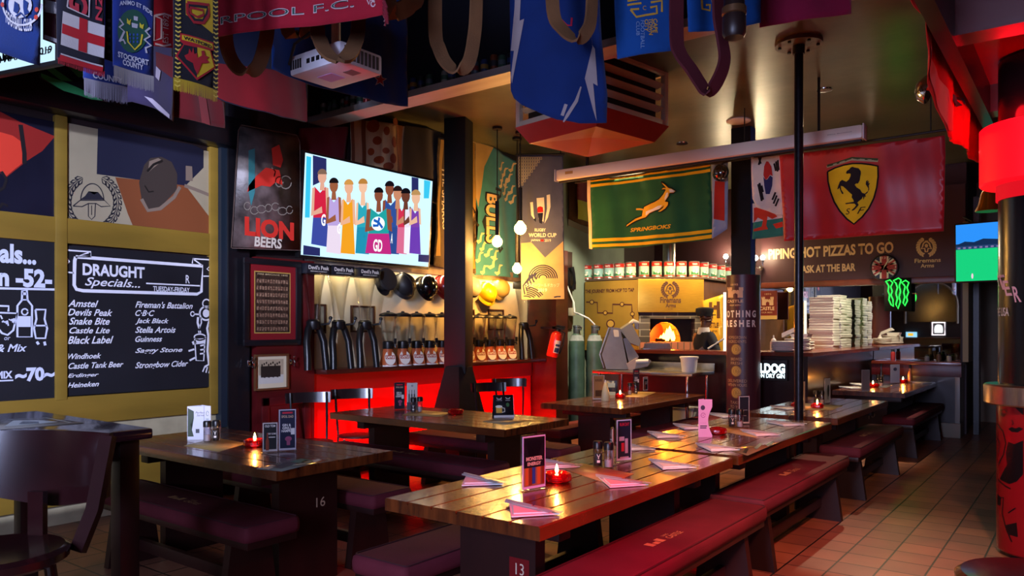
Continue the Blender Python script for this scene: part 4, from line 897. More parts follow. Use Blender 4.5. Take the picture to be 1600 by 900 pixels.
# gold hood
gd = mat('brushed_gold', 'c8a040', .32, metal=.75, noise=.15, nscale=10, stretch=(1, 1, 12))
MB().bx(-.02, LEN+.01, -.02, .3, 1.755, 2.25, .01, Mf).build('gold_hood', gd, t)
S = Surf((B.x, B.y, 0), (uu.x, uu.y, 0)); S.O = S.O + S.n*.021
g = gfx(S, t, 'hood_emblem', pm('3a1c14'), wreath(1047, 452.5, 12, .018)+[('t', 'Firemans', 1031.5, 473.5, 1064, 464, {'b': .03}), ('t', 'Arms', 1040, 480.5, 1056, 474, {'b': .03}), ('t', 'EST 1864', 1044, 483.5, 1051, 482)], h=.0015); g.location = S.n*.021
# body behind the face
def Lb(*p): return [(x-B.x, y-B.y) for x, y in p]
q = B + V((-nn.x, -nn.y))*.35; 
MB().prism(Lb((-6.28, 10.26), (-5.37, 10.26), (-5.37-.2, 10.62), (-5.37-.2, 12.6), (-6.28, 12.6)), 2.24, None, 0).build('flank_wall', MAROON, t)
MB().prism(Lb((-4.6, 10.82), (-4.6, 12.6), (-4.72, 12.6), (-4.72, 10.95), (-4.85, 11.0)), 2.24, None, 0).build('side_wall', mat('oven_side_paint', '5e3a26', .5, noise=.3), t)
MB().prism(Lb((-6.28, 10.2), (-5.35, 10.2), (-4.57, 10.76), (-4.57, 12.6), (-6.28, 12.6)), .03, None, 2.25).build('top_slab', mat('oven_top', '4a382a', .6), t)
MB().cyl((-.02, 1.05, 2.28), (-.02, 1.05, 3.9), .1, seg=20).build('flue', STEEL, t)
jp = MB().bx(-.93, -.01, -.02, .015, 1.18, 2.24, .004).build('gold_panel', mat('gold_panel_sheet', '93742f', .4, metal=.4, noise=.2, nscale=3), t)
S = Surf((B.x, 10.2, 0), (1, 0, 0)); k = dict(h=.001)
cq = lambda x, y: (840+x/3.75, 380+y/3.75)
cr = lambda x, y, r_: ('p', ell(*cq(x, y), r_/3.75, r_/3.75, 14))
its = [('t', 'THE JOURNEY FROM HOP TO TAP', *cq(280, 300), *cq(566, 262), {'b': .03}), ('t', 'ENJOY IT', *cq(330, 580), *cq(400, 550), {'b': .03})]
its += [('s', [cq(*z) for z in poly(285, 345, 350, 347, 352, 408, 440, 410, 440, 358, 552, 360, 555, 420, 560, 440)], .022)]+[cr(*z) for z in ((318, 345, 14), (397, 408, 14), (495, 358, 14), (556, 415, 14), (428, 472, 26))]
g = gfx(S, jp, 'lettering', pm('3a1410'), its, **k); g.location = (0, -.0215, 0)
g = gfx(S, jp, 'step_discs', pm('93742f'), [cr(*z) for z in ((318, 345, 9), (397, 408, 9), (495, 358, 9), (556, 415, 9), (428, 472, 19))], h=.002); g.location = (0, -.0215, 0)
# tray in front of the oven mouth
p = V((B.x, B.y, 0))+Mf @ V((.46, -.14, ZC)); tag(MB().bx(-.19, .19, -.1, .1, 0, .015, .004).prism([(-.19, .0), (.19, .0), (.17, .07), (-.17, .07)], .01, Matrix(((1, 0, 0, 0), (0, 0, -1, -.09), (0, 1, 0, .012), (0, 0, 0, 1)))).build('pizza_tray', STEEL, None, (-4.78, 9.62, ZC+.001), math.atan2(uu.y, uu.x)), 'steel tray standing on the counter before the oven mouth', 'tray')
# tomato tins along the oven top
ti = thing('food_tin', (0, 0, 0), 'large food tin with red band and green scene on top of the pizza oven', 'tin', 'food tins along the top of the pizza oven')
MB().lathe([(0, 0), (.077, 0), (.079, .004), (.079, .008), (.076, .012), (.076, .228), (.079, .232), (.079, .236), (.073, .238), (.072, .232), (0, .232)], seg=28).build('can', mat('tin_metal', 'b0aca4', .3, metal=.8), ti)
class LC(Cyl):
    def __init__(s, r, a0): s.O = V((0, 0, 0)); s.r = r; s.f = 1; s.a0 = a0
CS = LC(.0765, R(-90)); hc = math.pi*.0765
lab = gfx(CS, ti, 'label', mat('tin_label_teal', '9cc4b8', .4), [('q', (-hc, .22), (hc, .22), (hc, .02), (-hc, .02), 28, 1)], raw=True, h=.0005)
lab2 = gfx(CS, lab, 'red_band', pm('b8281e', .4), [('q', (-hc, .221), (hc, .221), (hc, .165), (-hc, .165), 28, 1), ('q', (-hc, .035), (hc, .035), (hc, .02), (-hc, .02), 28, 1)], raw=True, h=.0012)
its = []; gts = []
for s_ in (-1, 0, 1):
    x0 = s_*.16; gts += [('p', poly(x0-.06, .04, x0+.06, .04, x0+.055, .075, x0+.03, .07, x0, .1, x0-.03, .075, x0-.055, .09))]
    its += [('t', 'TOMATO', x0-.04, .18, x0+.04, .205, {'b': .04}), ('p', ell(x0-.02, .085, .018, .016, 10)), ('p', ell(x0+.02, .075, .022, .018, 10)), ('p', ell(x0+.035, .11, .014, .016, 10))]
gfx(CS, lab, 'green_scene', pm('2f7a4a', .4), gts, raw=True, h=.0012, cell=.02)
gfx(CS, lab, 'pale_print', pm('f0e4d0', .4), its, raw=True, h=.002, cell=.02)
spots = [(pY(x, 437, 10.36).x, 10.36, .1) for x in (917.5, 935.5, 952, 968.5, 985.5)]
spots += [tuple((B+uu*u_-nn*.12))+(R(36),) for u_ in (.09, .28, .465, .65, .84)]
spots += [(-4.7, y_, R(60)) for y_ in (11.05, 11.38, 11.72, 12.05)]
for i, (x, y, a) in enumerate(spots):
    o = ti if i == 0 else dup(ti, (0, 0, 0))
    o.location = (x, y, 2.2815); o.rotation_euler[2] = a+random.uniform(-.12, .12)
# tall gold standing panel behind the cook, with a lit edge
O = pY(1098, 547, 10.72); t = thing('gold_panel', (O.x, 10.72, 0), 'gold standing panel with a brown castle emblem behind the cook', 'sign')
S = Surf((O.x, 10.72, 0), (1, 0, 0), f=lambda a, b: -.12*max(0, a-.28)**1.0)
z1 = pY(1098, 470, 10.72).z; z2 = pY(1131, 460, 10.72).z; wv = pY(1129, 500, 10.72).x-O.x
gfx(S, t, 'sheet', mat('gold_sheet_bright', 'd8aa3c', .35, metal=.5), [('p', poly(0, 0, wv, 0, wv, z2, 0, z1))], raw=True, h=0, solid=.01, cell=.1)
gfx(S, t, 'emblem', pm('4a2a12'), [('p', poly(1108, 472, 1113, 472, 1113, 480, 1115, 480, 1115, 477, 1120, 477, 1120, 471, 1125, 471, 1125, 497, 1120, 497, 1120, 484, 1114, 484, 1114, 497, 1109, 497, 1109, 480, 1108, 480)), ('t', 'CASTLE', 1100, 512, 1123, 504, {'b': .03}), ('t', 'OUR BEER', 1104, 519, 1121, 516)], h=.004, cell=.08)
MB().bx(wv+.01, wv+.05, -.0, .04, 1.0, z2+.03, .005).build('lit_edge', em('fff4e0', 1.6), t)
light('SPOT', 'panel_spot_light', (-4.1, 10.1, 3.0), 90, 'ffd890', .05, (-4.4, 10.72, 1.7), angle=50)  # spot aimed at the gold panel; no lamp body modelled

# ------------------------------------------------------------ steel table, dough machine, bucket
t = thing('steel_table', (-4.42, 8.8, 0), 'stainless steel work table in front of the serving counter', 'table')
MB().bx(-.68, .68, -.34, .34, .945, .985, .008).build('tabletop', STEEL, t)
MB().bx(-.68, .68, .33, .345, .985, 1.08, .003).build('backsplash', STEEL, t)
MB().bx(-.6, .6, -.3, .3, .3, .325, .004).build('lower_shelf', STEEL, t)
for a in (-1, 1):
    for b in (-1, 1): MB().cyl((a*.6, b*.29, 0), (a*.6, b*.29, .95), .02).build('leg', CHROME, t)
t = thing('dough_roller', (-4.93, 8.75, .992), 'steel dough rolling machine standing on the steel table', 'machine', rz=TH)
GREYM = mat('machine_steel', 'aca69e', .32, metal=.85, noise=.15, nscale=6)
def pr(pts, d, y0): return MB().prism([((x-460)*.00221, (573-y)*.00221) for x, y in pts], d, Matrix(((1, 0, 0, 0), (0, 0, 1, y0), (0, 1, 0, 0), (0, 0, 0, 1))))
pr(poly(430, 330, 375, 490, 400, 571, 528, 573, 480, 335), .02, -.17).build('side_wall', GREYM, t)
pr(poly(434, 334, 380, 490, 404, 569, 530, 571, 500, 420, 484, 340), .3, -.15).build('housing', mat('machine_shadow', '3a3836', .4, metal=.6), t)
pr(poly(430, 330, 375, 490, 400, 571, 528, 573, 480, 335), .02, .15).build('side_wall', GREYM, t)
pr(poly(500, 395, 520, 390, 592, 500, 565, 548, 535, 540), .26, -.12).build('dough_slide', GREYM, t)
pr(poly(480, 345, 545, 303, 600, 410, 590, 440, 540, 420), .3, -.15).build('upper_roller_guard', mat('machine_grey', '8a8884', .4, metal=.3), t)
pr(poly(515, 540, 575, 505, 582, 520, 560, 575, 530, 575), .03, -.19).build('control_plate', mat('machine_pale', 'b09c98', .45), t)
pr(poly(560, 545, 650, 515, 662, 525, 640, 555, 560, 572), .28, -.15).build('lower_tray', GREYM, t)
MB().cyl((.24, -.17, .1), (.4, -.17, .105), .03).build('roller', WHITEP, t)
MB().tube([(.2, 0, .58), (.23, -.05, .62), (.28, -.02, .6), (.29, .04, .53)], .03).build('towel', WHITEP, t)
for x in (-.1, .1): MB().cyl((x, -.1, 0), (x, -.1, .03), .02).build('foot', BLACKM, t)
pr(poly(440, 345, 470, 345, 474, 385, 446, 385), .006, -.174).build('instruction_label', pm('c8c4bc'), t)
p = pZ(1085, 582, .985); b = thing('plastic_bucket', (-3.9, 8.74, .9865), 'white plastic bucket with rim on the steel table', 'bucket')
MB().lathe([(0, 0), (.085, 0), (.105, .18), (.1, .18), (.082, .01), (0, .01)], seg=28).build('bucket', WHITEP, b)
MB().lathe([(.1, .165), (.112, .165), (.114, .185), (.1, .188)], seg=28).build('rim', WHITEP, b)
b = tag(MB().prism([(-.16, 0), (.16, 0), (.2, .22), (-.2, .22)], .3, Matrix(((1, 0, 0, 0), (0, 0, 1, -.15), (0, 1, 0, 0), (0, 0, 0, 1)))).bx(-.215, .215, -.17, .17, .22, .24, .006).build('storage_tub', mat('milky_plastic', 'a8aaa4', .5), None, (-4.0, 8.8, .3265)), 'milky plastic tub on the lower shelf of the steel table', 'tub')

# ------------------------------------------------------------ gas cylinders, extinguisher, wall phone
GG = mat('gas_cylinder_green', '4e6a58', .45, noise=.35, nscale=4, dark='2e4238', bump=.1, bscale=14)
g0 = thing('gas_cylinder', (0, 0, 0), 'x', 'gas cylinder', 'tall green gas cylinders by the oven')
MB().lathe([(0, 0), (.112, 0), (.117, .02), (.117, 1.25), (.108, 1.34), (.075, 1.42), (.04, 1.45), (0, 1.45)], seg=28).build('body', GG, g0)
v_ = MB().lathe([(.045, 1.43), (.05, 1.44), (.05, 1.53), (.055, 1.535), (.055, 1.56), (0, 1.565)], seg=20).build('cap', mat('cylinder_cap', '6a6e66', .4, metal=.5), g0)
MB().tube([(.04, 0, 1.5), (.09, -.03, 1.5), (.11, -.05, 1.54)], .014).build('valve', CHROME, v_)
MB().lathe([(.108, 1.335), (.11, 1.34), (.08, 1.42), (.075, 1.42)], seg=24).build('pale_shoulder', mat('chalky_white', 'a8b0a8', .6, noise=.4, nscale=8), g0)
for i, (x, y, lb) in enumerate(((-5.7, 9.53, 'green gas cylinder nearest the gold journey panel'), (-5.93, 9.41, 'green gas cylinder with pale shoulder, second from the oven'), (-6.17, 9.31, 'darker green gas cylinder behind the fire extinguisher'))):
    o = g0 if i == 0 else dup(g0, (0, 0, 0)); o.location = (x, y, 0); o['label'] = lb
hs = MB().tube([(-5.7, 9.53, 1.57), (-5.76, 9.46, 1.66), (-5.88, 9.42, 1.72), (-6.02, 9.5, 1.75), (-6.1, 9.6, 1.9), (-6.3, 9.62, 2.3)], .012, 8).build('gas_hose', WHITEP); tag(hs, 'thin white hose running from the cylinders to the wall', 'hose')
p = pD(867, 537, 10.35); t = thing('fire_extinguisher', p, 'red fire extinguisher hanging tilted on the end cabinet', 'fire extinguisher')
Mx = Matrix.Rotation(TH, 4, 'Z') @ Matrix.Rotation(R(13), 4, 'Y')
EX = mat('extinguisher_red', 'd02a1a', .25, coat=.4)
MB().lathe([(0, -.18), (.07, -.18), (.08, -.165), (.08, .1), (.07, .14), (.03, .17), (0, .17)], seg=28, M=Mx).build('body', EX, t)
MB().lathe([(.03, .165), (.03, .2), (0, .2)], seg=14, M=Mx).box((.02, 0, .215), (.12, .025, .02), .004, Mx).box((.03, 0, .25), (.12, .02, .012), .004, Mx).build('valve_handle', BLACKM, t)
MB().tube([Mx @ V(q_) for q_ in ((.03, 0, .19), (.1, 0, .17), (.11, 0, .0), (.09, 0, -.12))], .012).build('hose', BLACKM, t)
SC = LC(.0805, R(-60)); g = gfx(SC, t, 'label', pm('d8d8d8'), [('p', poly(-.045, -.12, .045, -.12, .045, .05, -.045, .05))], raw=True, h=.001, cell=.02); g.data.transform(Mx)
g2 = gfx(SC, g, 'label_print', pm('27406a'), [('p', poly(-.035, -.11, .035, -.11, .035, -.05, -.035, -.05)), ('p', poly(-.035, -.03, .035, -.03, .035, .0, -.035, .0))], raw=True, h=.002, cell=.02); g2.data.transform(Mx)
MB().bx(-.22, .02, -.02, .02, .2, .23).bx(-.03, .03, -.02, .2, .19, .24).build('bracket', BLACKM, t)
t = thing('wall_phone', pX(886, 450, XW+.03), 'dark wall phone on a wooden backboard beside the rugby banner', 'phone')
MB().bx(-.01, .02, -.16, .12, -.62, .55, .006).build('backboard', mat('phone_board', '3c2018', .5, noise=.3), t)
MB().bx(.02, .1, -.1, .06, -.05, .3, .02).build('body', BLACKPL, t)
MB().tube([(.13, -.07, .3), (.16, -.06, .2), (.16, -.04, .06), (.13, -.03, -.02)], [.035, .022, .022, .038], 10).build('handset', BLACKPL, t)
MB().bx(.02, .09, .0, .1, -.42, -.3, .008).build('switch_box', mat('cream_box', 'b0a890', .5), t)
t = thing('wall_board', pX(888, 345, XW+.03), 'brown arched wooden board high on the pale green wall', 'board')
p2 = pX(930, 355, XW+.03); S = Surf(pX(888, 345, XW+.03), (0, 1, 0))
gfx(S, t, 'board', mat('brown_board', '6a4a24', .5, noise=.3), [('p', poly(888, 280, 940, 290, 940, 362, 925, 357, 905, 350, 888, 342))], solid=.03, h=.03)
gfx(S, t, 'lower_edge', mat('olive_edge', '6a5e3c', .5), [('p', poly(888, 342, 905, 350, 925, 357, 940, 362, 940, 372, 920, 366, 888, 352))], h=.002)
S = Surf(pX(905, 345, XW+.12), (0, 1, 0), f=wavy(.015, 9)); t = cloth('wall_flag', S, poly(902, 282, 922, 286, 922, 348, 903, 342), '8c3a44', 'small crimson and lime cloth beside the green sports flag')
gfx(S, t, 'lime_band', fab('c8cc48'), [('p', poly(902.5, 312, 922, 318, 922, 348, 903, 342))], h=.006)

# ------------------------------------------------------------ steel column and castle pillar
PL_ = V((-3.32, 8.99, 0))
t = thing('steel_column', PL_, 'black steel column rising from the castle pillar to the ceiling', 'column')
MB().bx(-.115, .115, -.09, -.07, 0, 3.9).build('front_flange', BLACKSTEEL, t); MB().bx(-.115, .115, .07, .09, 0, 3.9).build('rear_flange', BLACKSTEEL, t); MB().bx(-.02, .02, -.07, .07, 0, 3.9).build('web', BLACKSTEEL, t)
MB().bx(.095, .115, -.07, .07, 2.0, 3.9).build('blue_lit_side', mat('blue_lit_tone', '2c4aa8', .4), t)  # blue light falling on this side, put in as colour
t = thing('round_pillar', PL_, 'round maroon pillar wrap with castle emblem and gold lettering', 'pillar')
MB().lathe([(.197, 0), (.197, 2.145), (.15, 2.145), (.15, 2.1), (.19, 2.1), (.19, .0)], seg=48).build('wrap', mat('pillar_maroon', '46222a', .4), t)
CP = Cyl((PL_.x, PL_.y), .1972)
cc = lambda x, y: (1100+x/3.75, 360+y/3.75)
def castle_items(x0, y0, x1, y1):
    w_, h_ = x1-x0, y1-y0; P_2 = []
    for tx in (0, .72):
        P_2 += [('p', [(x0+w_*(tx+a), y1-h_*b) for a, b in ((.03, 0), (.25, 0), (.25, .62), (.28, .66), (.28, .95), (.21, .95), (.21, .82), (.17, .82), (.17, .95), (.11, .95), (.11, .82), (.07, .82), (.07, .95), (0, .95), (0, .66), (.03, .62))])]
    P_2 += [('p', [(x0+w_*a, y1-h_*b) for a, b in ((.25, 0), (.36, 0), (.36, .3), (.5, .42), (.64, .3), (.64, 0), (.75, 0), (.75, .6), (.68, .6), (.68, .7), (.6, .7), (.6, .6), (.54, .6), (.54, .7), (.46, .7), (.46, .6), (.4, .6), (.4, .7), (.32, .7), (.32, .6), (.25, .6))])]
    return P_2
TAN = pm('c8a27a', .5)
gfx(CP, t, 'emblem', TAN, castle_items(*cc(138, 330), *cc(230, 394))+[('t', '1895', *cc(158, 325), *cc(200, 311), {'b': .02}), ('t', 'CASTLE', *cc(138, 425), *cc(230, 405), {'b': .03}), ('t', '~OUR BEER~', *cc(148, 444), *cc(218, 433), {'b': .02})], h=.001, cell=.03)
za = CP.uv(*cc(200, 510))[1]; zb = CP.uv(*cc(200, 468))[1]; zc = CP.uv(*cc(200, 566))[1]; zd = CP.uv(*cc(200, 525))[1]
gfx(CP, t, 'slogan', pm('e0d2c4', .5), [('t', 'N O T H I N G', -.31, za, .155, zb, {'b': .04}), ('t', 'F R E S H E R', -.31, zc, .155, zd, {'b': .04})], raw=True, h=.001, cell=.03)
bz = lambda y: CP.uv(1152, y)[1]; a0 = CP.uv(1150, 540)[0]
its = []
for (s1, s2), y in ((('HOMEGROWN', 'INGREDIENTS'), 530), (('BREWED', 'FRESH'), 564), (('DELIVERED', 'WITHIN HOURS'), 598), (('TAKEN', 'TO YOU'), 632)):
    w_ = .008*len(s2)+.03; its += [('t', s1, a0-w_, bz(y-.5), a0+w_, bz(y-5)), ('t', s2, a0-w_, bz(y+6), a0+w_, bz(y+1.5))]
gfx(CP, t, 'small_print', pm('a88464', .5), its, raw=True, h=.001, cell=.03)
gfx(CP, t, 'gold_discs', pm('94703a', .5), [('p', ell(a0, bz(y), .063, .063, 24)) for y in (546, 580, 614)], raw=True, h=.001, cell=.03)
its = []
for y in (546, 580, 614): its += [('s', ell(a0, bz(y), .045, .045, 20), .006), ('s', ell(a0-.0, bz(y), .02, .03, 12), .006)]
gfx(CP, t, 'disc_marks', pm('b8924e', .5), its, raw=True, h=.002, cell=.03)
# small castle sign hanging before the mirror
O = pY(1184, 499, 12.4); t = thing('hanging_sign', O, 'small maroon castle sign hanging before the mirror beside the pillar', 'sign')
S = Surf(O, (1, 0, 0)); c = S.uv(1214, 454)
MB().bx(0, c[0], 0, .03, 0, c[1], .004).build('panel', mat('castle_maroon', '6a241c', .4), t)
MB().bx(0, c[0], -.006, .0, .0, .06).build('gold_strip', pm('b08a4a'), t)
MB().tube([(.03, .015, c[1]), (.03, .19, c[1]+.02)], .006).tube([(c[0]-.03, .015, c[1]), (c[0]-.03, .19, c[1]+.02)], .006).build('hanging_wire', BLACKM, t)
gfx(S, t, 'emblem', TAN, castle_items(1190, 463, 1209, 477)+[('t', 'CASTLE', 1187, 485, 1210, 479, {'b': .03}), ('t', '1895', 1195, 461, 1205, 458), ('t', 'OUR BEER', 1190, 489.5, 1207, 487)], h=.002)
for i, (a, b) in enumerate((((1134, 400), 0), ((1180, 404), 1), ((1190.5, 402), 1))): pass
def sconce(px, py, Y, label, arms):
    p = pY(px, py, Y); t = thing('wall_lamp', p, label, 'wall lamp')
    for dx in arms:
        MB().tube([(dx, 0, -.06), (dx, 0, -.12), (dx*.5, .03, -.16), (0, .1, -.15)], .01).build('arm', CHROME, t)
        MB().lathe([(0, -.07), (.02, -.07), (.024, -.03), (0, -.03)], (dx, 0, 0), 12).build('lamp_holder', CHROME, t)
        MB().lathe([(0, -.03), (.03, -.02), (.042, .01), (.03, .045), (0, .06)], (dx, 0, 0), 14).build('bulb', em('fff2d8', 14), t)
        light('POINT', 'wall_lamp_light', (dx, -.06, .03), 24, 'ffe2b0', .05, parent=t)
    MB().lathe([(0, 0), (.04, 0), (.04, .02), (0, .02)], (0, 0, 0), 16, Matrix.Translation((0, .11, -.15)) @ Matrix.Rotation(R(90), 4, 'X')).build('wall_plate', CHROME, t)
    return t
sconce(1186, 404, 12.46, 'two armed silver wall lamp with lit bulbs beside the pizza lettering', (-.055, .06))
sconce(1134, 402, 12.6, 'small lit wall lamp in the gap by the black column', (0,))

# ------------------------------------------------------------ pizza boxes, plates and bottles on the counter
pb = thing('pizza_box', (0, 0, 0), 'white pizza box in the stacks on the counter corner', 'pizza box', 'white pizza boxes stacked on the counter')
BX = mat('white_card', 'd6d2c6', .7); MB().bx(-.165, .165, -.165, .165, 0, .026, .002).build('tray', BX, pb); MB().bx(-.168, .168, -.168, .168, .024, .0385, .003).build('lid', BX, pb)
n = 0
for x, y, k in ((-3.1, 11.65, 19), (-3.09, 12.03, 20), (-3.11, 12.42, 19)):
    for i in range(k):
        o = pb if n == 0 else dup(pb, (0, 0, 0)); n += 1
        o.location = (x+random.uniform(-.008, .008), y+random.uniform(-.01, .01), ZC+.001+i*.0388); o.rotation_euler[2] = random.uniform(-.03, .03)
pl = thing('serving_plate', (0, 0, 0), 'white oval plate in the stacks on the counter', 'plate', 'white plates stacked on the counter')
MB().lathe([(0, 0), (.1, 0), (.15, .018), (.16, .024), (.155, .03), (.1, .012), (0, .01)], seg=32).build('dish', mat('white_china', 'dedad2', .25), pl)
n = 0
for x, y, k in ((-2.98, 9.45, 7), (-2.95, 9.85, 9), (-3.02, 10.28, 6)):
    for i in range(k):
        o = pl if n == 0 else dup(pl, (0, 0, 0)); n += 1; o.location = (x+random.uniform(-.006, .006), y, ZC+.001+i*.0165)
b = thing('squeeze_bottle', (-3.18, 9.66, ZC+.001), 'white squeeze bottle on the counter behind the plates', 'bottle')
MB().lathe([(0, 0), (.04, 0), (.042, .01), (.042, .11), (.03, .13), (0, .13)], seg=20).build('body', WHITEP, b); MB().lathe([(.03, .13), (.03, .145), (.012, .16), (.006, .2), (0, .2)], seg=16).build('nozzle', WHITEP, b)
tb = thing('takeaway_box', (-2.9, 9.86, ZC+.166), 'open white takeaway box on the tallest plate stack', 'box')
MB().prism([(-.09, 0), (.09, 0), (.11, .05), (-.11, .05)], .2, Matrix(((1, 0, 0, 0), (0, 0, 1, -.1), (0, 1, 0, 0), (0, 0, 0, 1)))).build('tray', WHITEP, tb)
MB().prism([(-.11, 0), (.11, 0), (.09, .05), (-.09, .05)], .2, Matrix.Translation((-.11, 0, .05)) @ Matrix.Rotation(R(-25), 4, 'Y') @ Matrix.Translation((.0, 0, 0)) @ Matrix(((1, 0, 0, .0), (0, 0, 1, -.1), (0, 1, 0, 0), (0, 0, 0, 1)))).build('lid', WHITEP, tb)

# ------------------------------------------------------------ flags along the back, and the projector screen case
O = V((0, 7.6, 3.33)); x0 = pY(872, 275, 7.6).x; x1 = pY(1350, 206, 7.6).x
t = thing('projector_screen', (x0, 7.6, 3.32), 'long white roll up projector screen case under the ceiling', 'projector screen')
MB().bx(0, x1-x0, -.06, .06, -.065, .065, .03).build('case', mat('cream_case', 'd8ccb8', .35), t)
for x in (-.012, x1-x0+.0): MB().bx(x, x+.012, -.065, .065, -.07, .07, .004).build('end_cap', WHITEP, t)
MB().bx(.02, x1-x0-.02, -.02, .02, -.085, -.065, .003).build('bottom_bar', BLACKM, t)
for x in (.4, x1-x0-.4): MB().bx(x-.01, x+.01, -.01, .01, .06, .58).build('ceiling_bracket', BLACKM, t)
S = Surf((x0, 7.54, 3.32), (1, 0, 0)); gfx(S, t, 'lettering', pm('4a443c'), [('t', 'Elite Screens', 1293, 211.5, 1331, 205, {'b': .02})], h=.0015).location = (0, -.06, 0)
gfx(S, t, 'maker_plate', pm('b08a4a'), [('p', poly(883, 268, 895, 266.5, 895, 271, 883, 272.5))], h=.0015).location = (0, -.06, 0)
rl = MB().tube([(-5.2, 8.22, 3.35), (-1.0, 8.1, 3.35)], .012).tube([(-5.0, 8.21, 3.35), (-5.0, 8.21, 3.9)], .006).tube([(-3.0, 8.16, 3.35), (-3.0, 8.16, 3.9)], .006).tube([(-1.2, 8.1, 3.35), (-1.2, 8.1, 3.9)], .006).build('flag_rail', BLACKM); tag(rl, 'thin black rail the back row of flags hangs from', 'rail')
S = Surf((-4.9, 8.2, 2.5), (1, 0, 0), f=wavy(.022, 7, 1.2, .006)); k = dict(cell=.07)
sp = lambda x, y: (900+x/5.625, 240+y/5.625)
def sps(*c): return [sp(*q) for q in poly(*c)]
t = cloth('sports_flag', S, sps(135, 235, 450, 190, 800, 150, 1178, 90, 1192, 755, 850, 790, 550, 825, 150, 840), '1f5a34', 'green and gold flag with a leaping antelope', cell=.07)
gfx(S, t, 'gold_stripes', fab('e8b818'), [('p', sps(135, 240, 450, 190, 800, 145, 1178, 88, 1178, 110, 800, 170, 450, 212, 138, 252)), ('p', sps(138, 275, 450, 236, 800, 194, 1178, 130, 1178, 158, 800, 216, 450, 258, 140, 300)),
    ('p', sps(150, 752, 550, 728, 850, 705, 1190, 662, 1190, 692, 850, 734, 550, 756, 150, 780)), ('p', sps(150, 802, 550, 780, 850, 756, 1190, 710, 1190, 742, 850, 785, 550, 806, 150, 826))], h=.006, **k)
gfx(S, t, 'white_hem', fab('d8b890'), [('p', sps(106, 236, 135, 236, 155, 842, 122, 838))], h=.004, **k)
ant = sps(435, 640, 440, 625, 480, 598, 520, 570, 575, 550, 585, 500, 600, 470, 650, 450, 700, 430, 740, 405, 775, 365, 800, 325, 795, 315, 765, 318, 775, 305, 805, 305, 775, 275, 758, 255, 790, 275, 822, 305, 850, 312, 882, 332, 870, 345, 830, 350, 825, 375, 800, 410, 790, 425, 820, 430, 815, 455, 790, 485, 750, 512, 728, 512, 770, 480, 785, 455, 740, 490, 700, 505, 650, 525, 610, 560, 570, 570, 530, 585, 480, 612)
gfx(S, t, 'antelope_outline', fab('14120e'), [('s', ant+ant[:1], .028)], h=.0075, **k)
gfx(S, t, 'antelope', fab('e8b428'), [('p', ant), ('s', sps(587, 492, 560, 488, 525, 488), .02)], h=.009, **k)
gfx(S, t, 'antelope_belly', fab('ece4d4'), [('p', sps(612, 545, 615, 510, 680, 490, 730, 462, 765, 455, 740, 488, 700, 502, 650, 522)), ('p', sps(790, 415, 790, 390, 805, 350, 822, 345, 815, 385)), ('p', sps(830, 318, 850, 316, 878, 332, 866, 343, 835, 345))], h=.0105, **k)
gfx(S, t, 'lettering', fab('e0b020'), [('t', 'SPRINGBOKS', *sp(472, 690), *sp(842, 622), {'b': .03, 'sh': .2})], h=.008, **k)
S = Surf((-3.4, 8.18, 2.5), (1, 0, 0), f=wavy(.015, 12, 2))
t = cloth('sports_flag', S, sps(1195, 85, 1330, 65, 1335, 300, 1325, 660, 1200, 750), '8f9cb0', 'narrow white red and pale blue cloth between green flag and black column', cell=.06)
gfx(S, t, 'red_band', fab('a8281e'), [('p', sps(1222, 240, 1308, 250, 1302, 590, 1210, 575))], h=.006)
p = pY(1126, 270, 8.02); t = thing('wire_globe', p, 'dark round wire mesh globe hanging beside the green flag', 'lamp')
MB().sph((0, 0, 0), .085, 16).build('globe', glassy('smoky_glass', '6a6e64', .7), t)
for a in (0, 60, 120): MB().tube([(.09*math.cos(R(a))*math.sin(R(q_)), .09*math.sin(R(a))*math.sin(R(q_)), .09*math.cos(R(q_))) for q_ in range(0, 360, 20)], .004, 6, True).build('wire_hoop', BLACKM, t)
MB().tube([(0, 0, .085), (0, .15, 3.35-p.z)], .005, 6).build('hanger', BLACKM, t)
S = Surf((-3.0, 8.15, 2.5), (1, 0, 0), f=wavy(.02, 14, .4))
t = cloth('national_flag', S, poly(1174, 246, 1218, 239, 1224, 336, 1212, 335, 1200, 330, 1182, 324, 1176, 310), 'd2ccc0', 'white flag with red and blue circle and black bars', cell=.05)
gfx(S, t, 'red_half', fab('b02a24'), [('p', poly(1193, 274, 1194, 260, 1197, 252, 1200, 252, 1205, 260, 1207, 275, 1203, 273, 1199, 279, 1196, 281))], h=.006)
gfx(S, t, 'blue_half', fab('232a58'), [('p', poly(1193, 276, 1196, 281, 1199, 280, 1203, 274, 1207, 277, 1206, 290, 1202, 303, 1196, 303, 1194, 290))], h=.006)
gfx(S, t, 'black_bars', fab('141318'), [('s', poly(*c), .02) for c in ((1186, 246, 1189, 256), (1189, 246, 1186, 258), (1212, 252, 1215, 268), (1209, 255, 1212, 267), (1215, 250, 1217, 266), (1185, 288, 1190, 314), (1187, 286, 1192, 312), (1190, 290, 1192, 300), (1206, 312, 1211, 300), (1208, 318, 1213, 305), (1211, 322, 1216, 310))], h=.006)
S = Surf((-3.0, 8.2, 2.4), (1, 0, 0), f=wavy(.015, 11, 1.4))
t = cloth('national_flag', S, poly(1180, 246, 1214, 240, 1222, 322, 1223, 368, 1205, 371, 1176, 374), '2e7a68', 'white and green flag with a red beast under the white flag', cell=.05)
gfx(S, t, 'white_half', fab('c8c4bc'), [('p', poly(1176, 318, 1222, 322, 1222, 340, 1190, 345, 1176, 348))], h=.004)
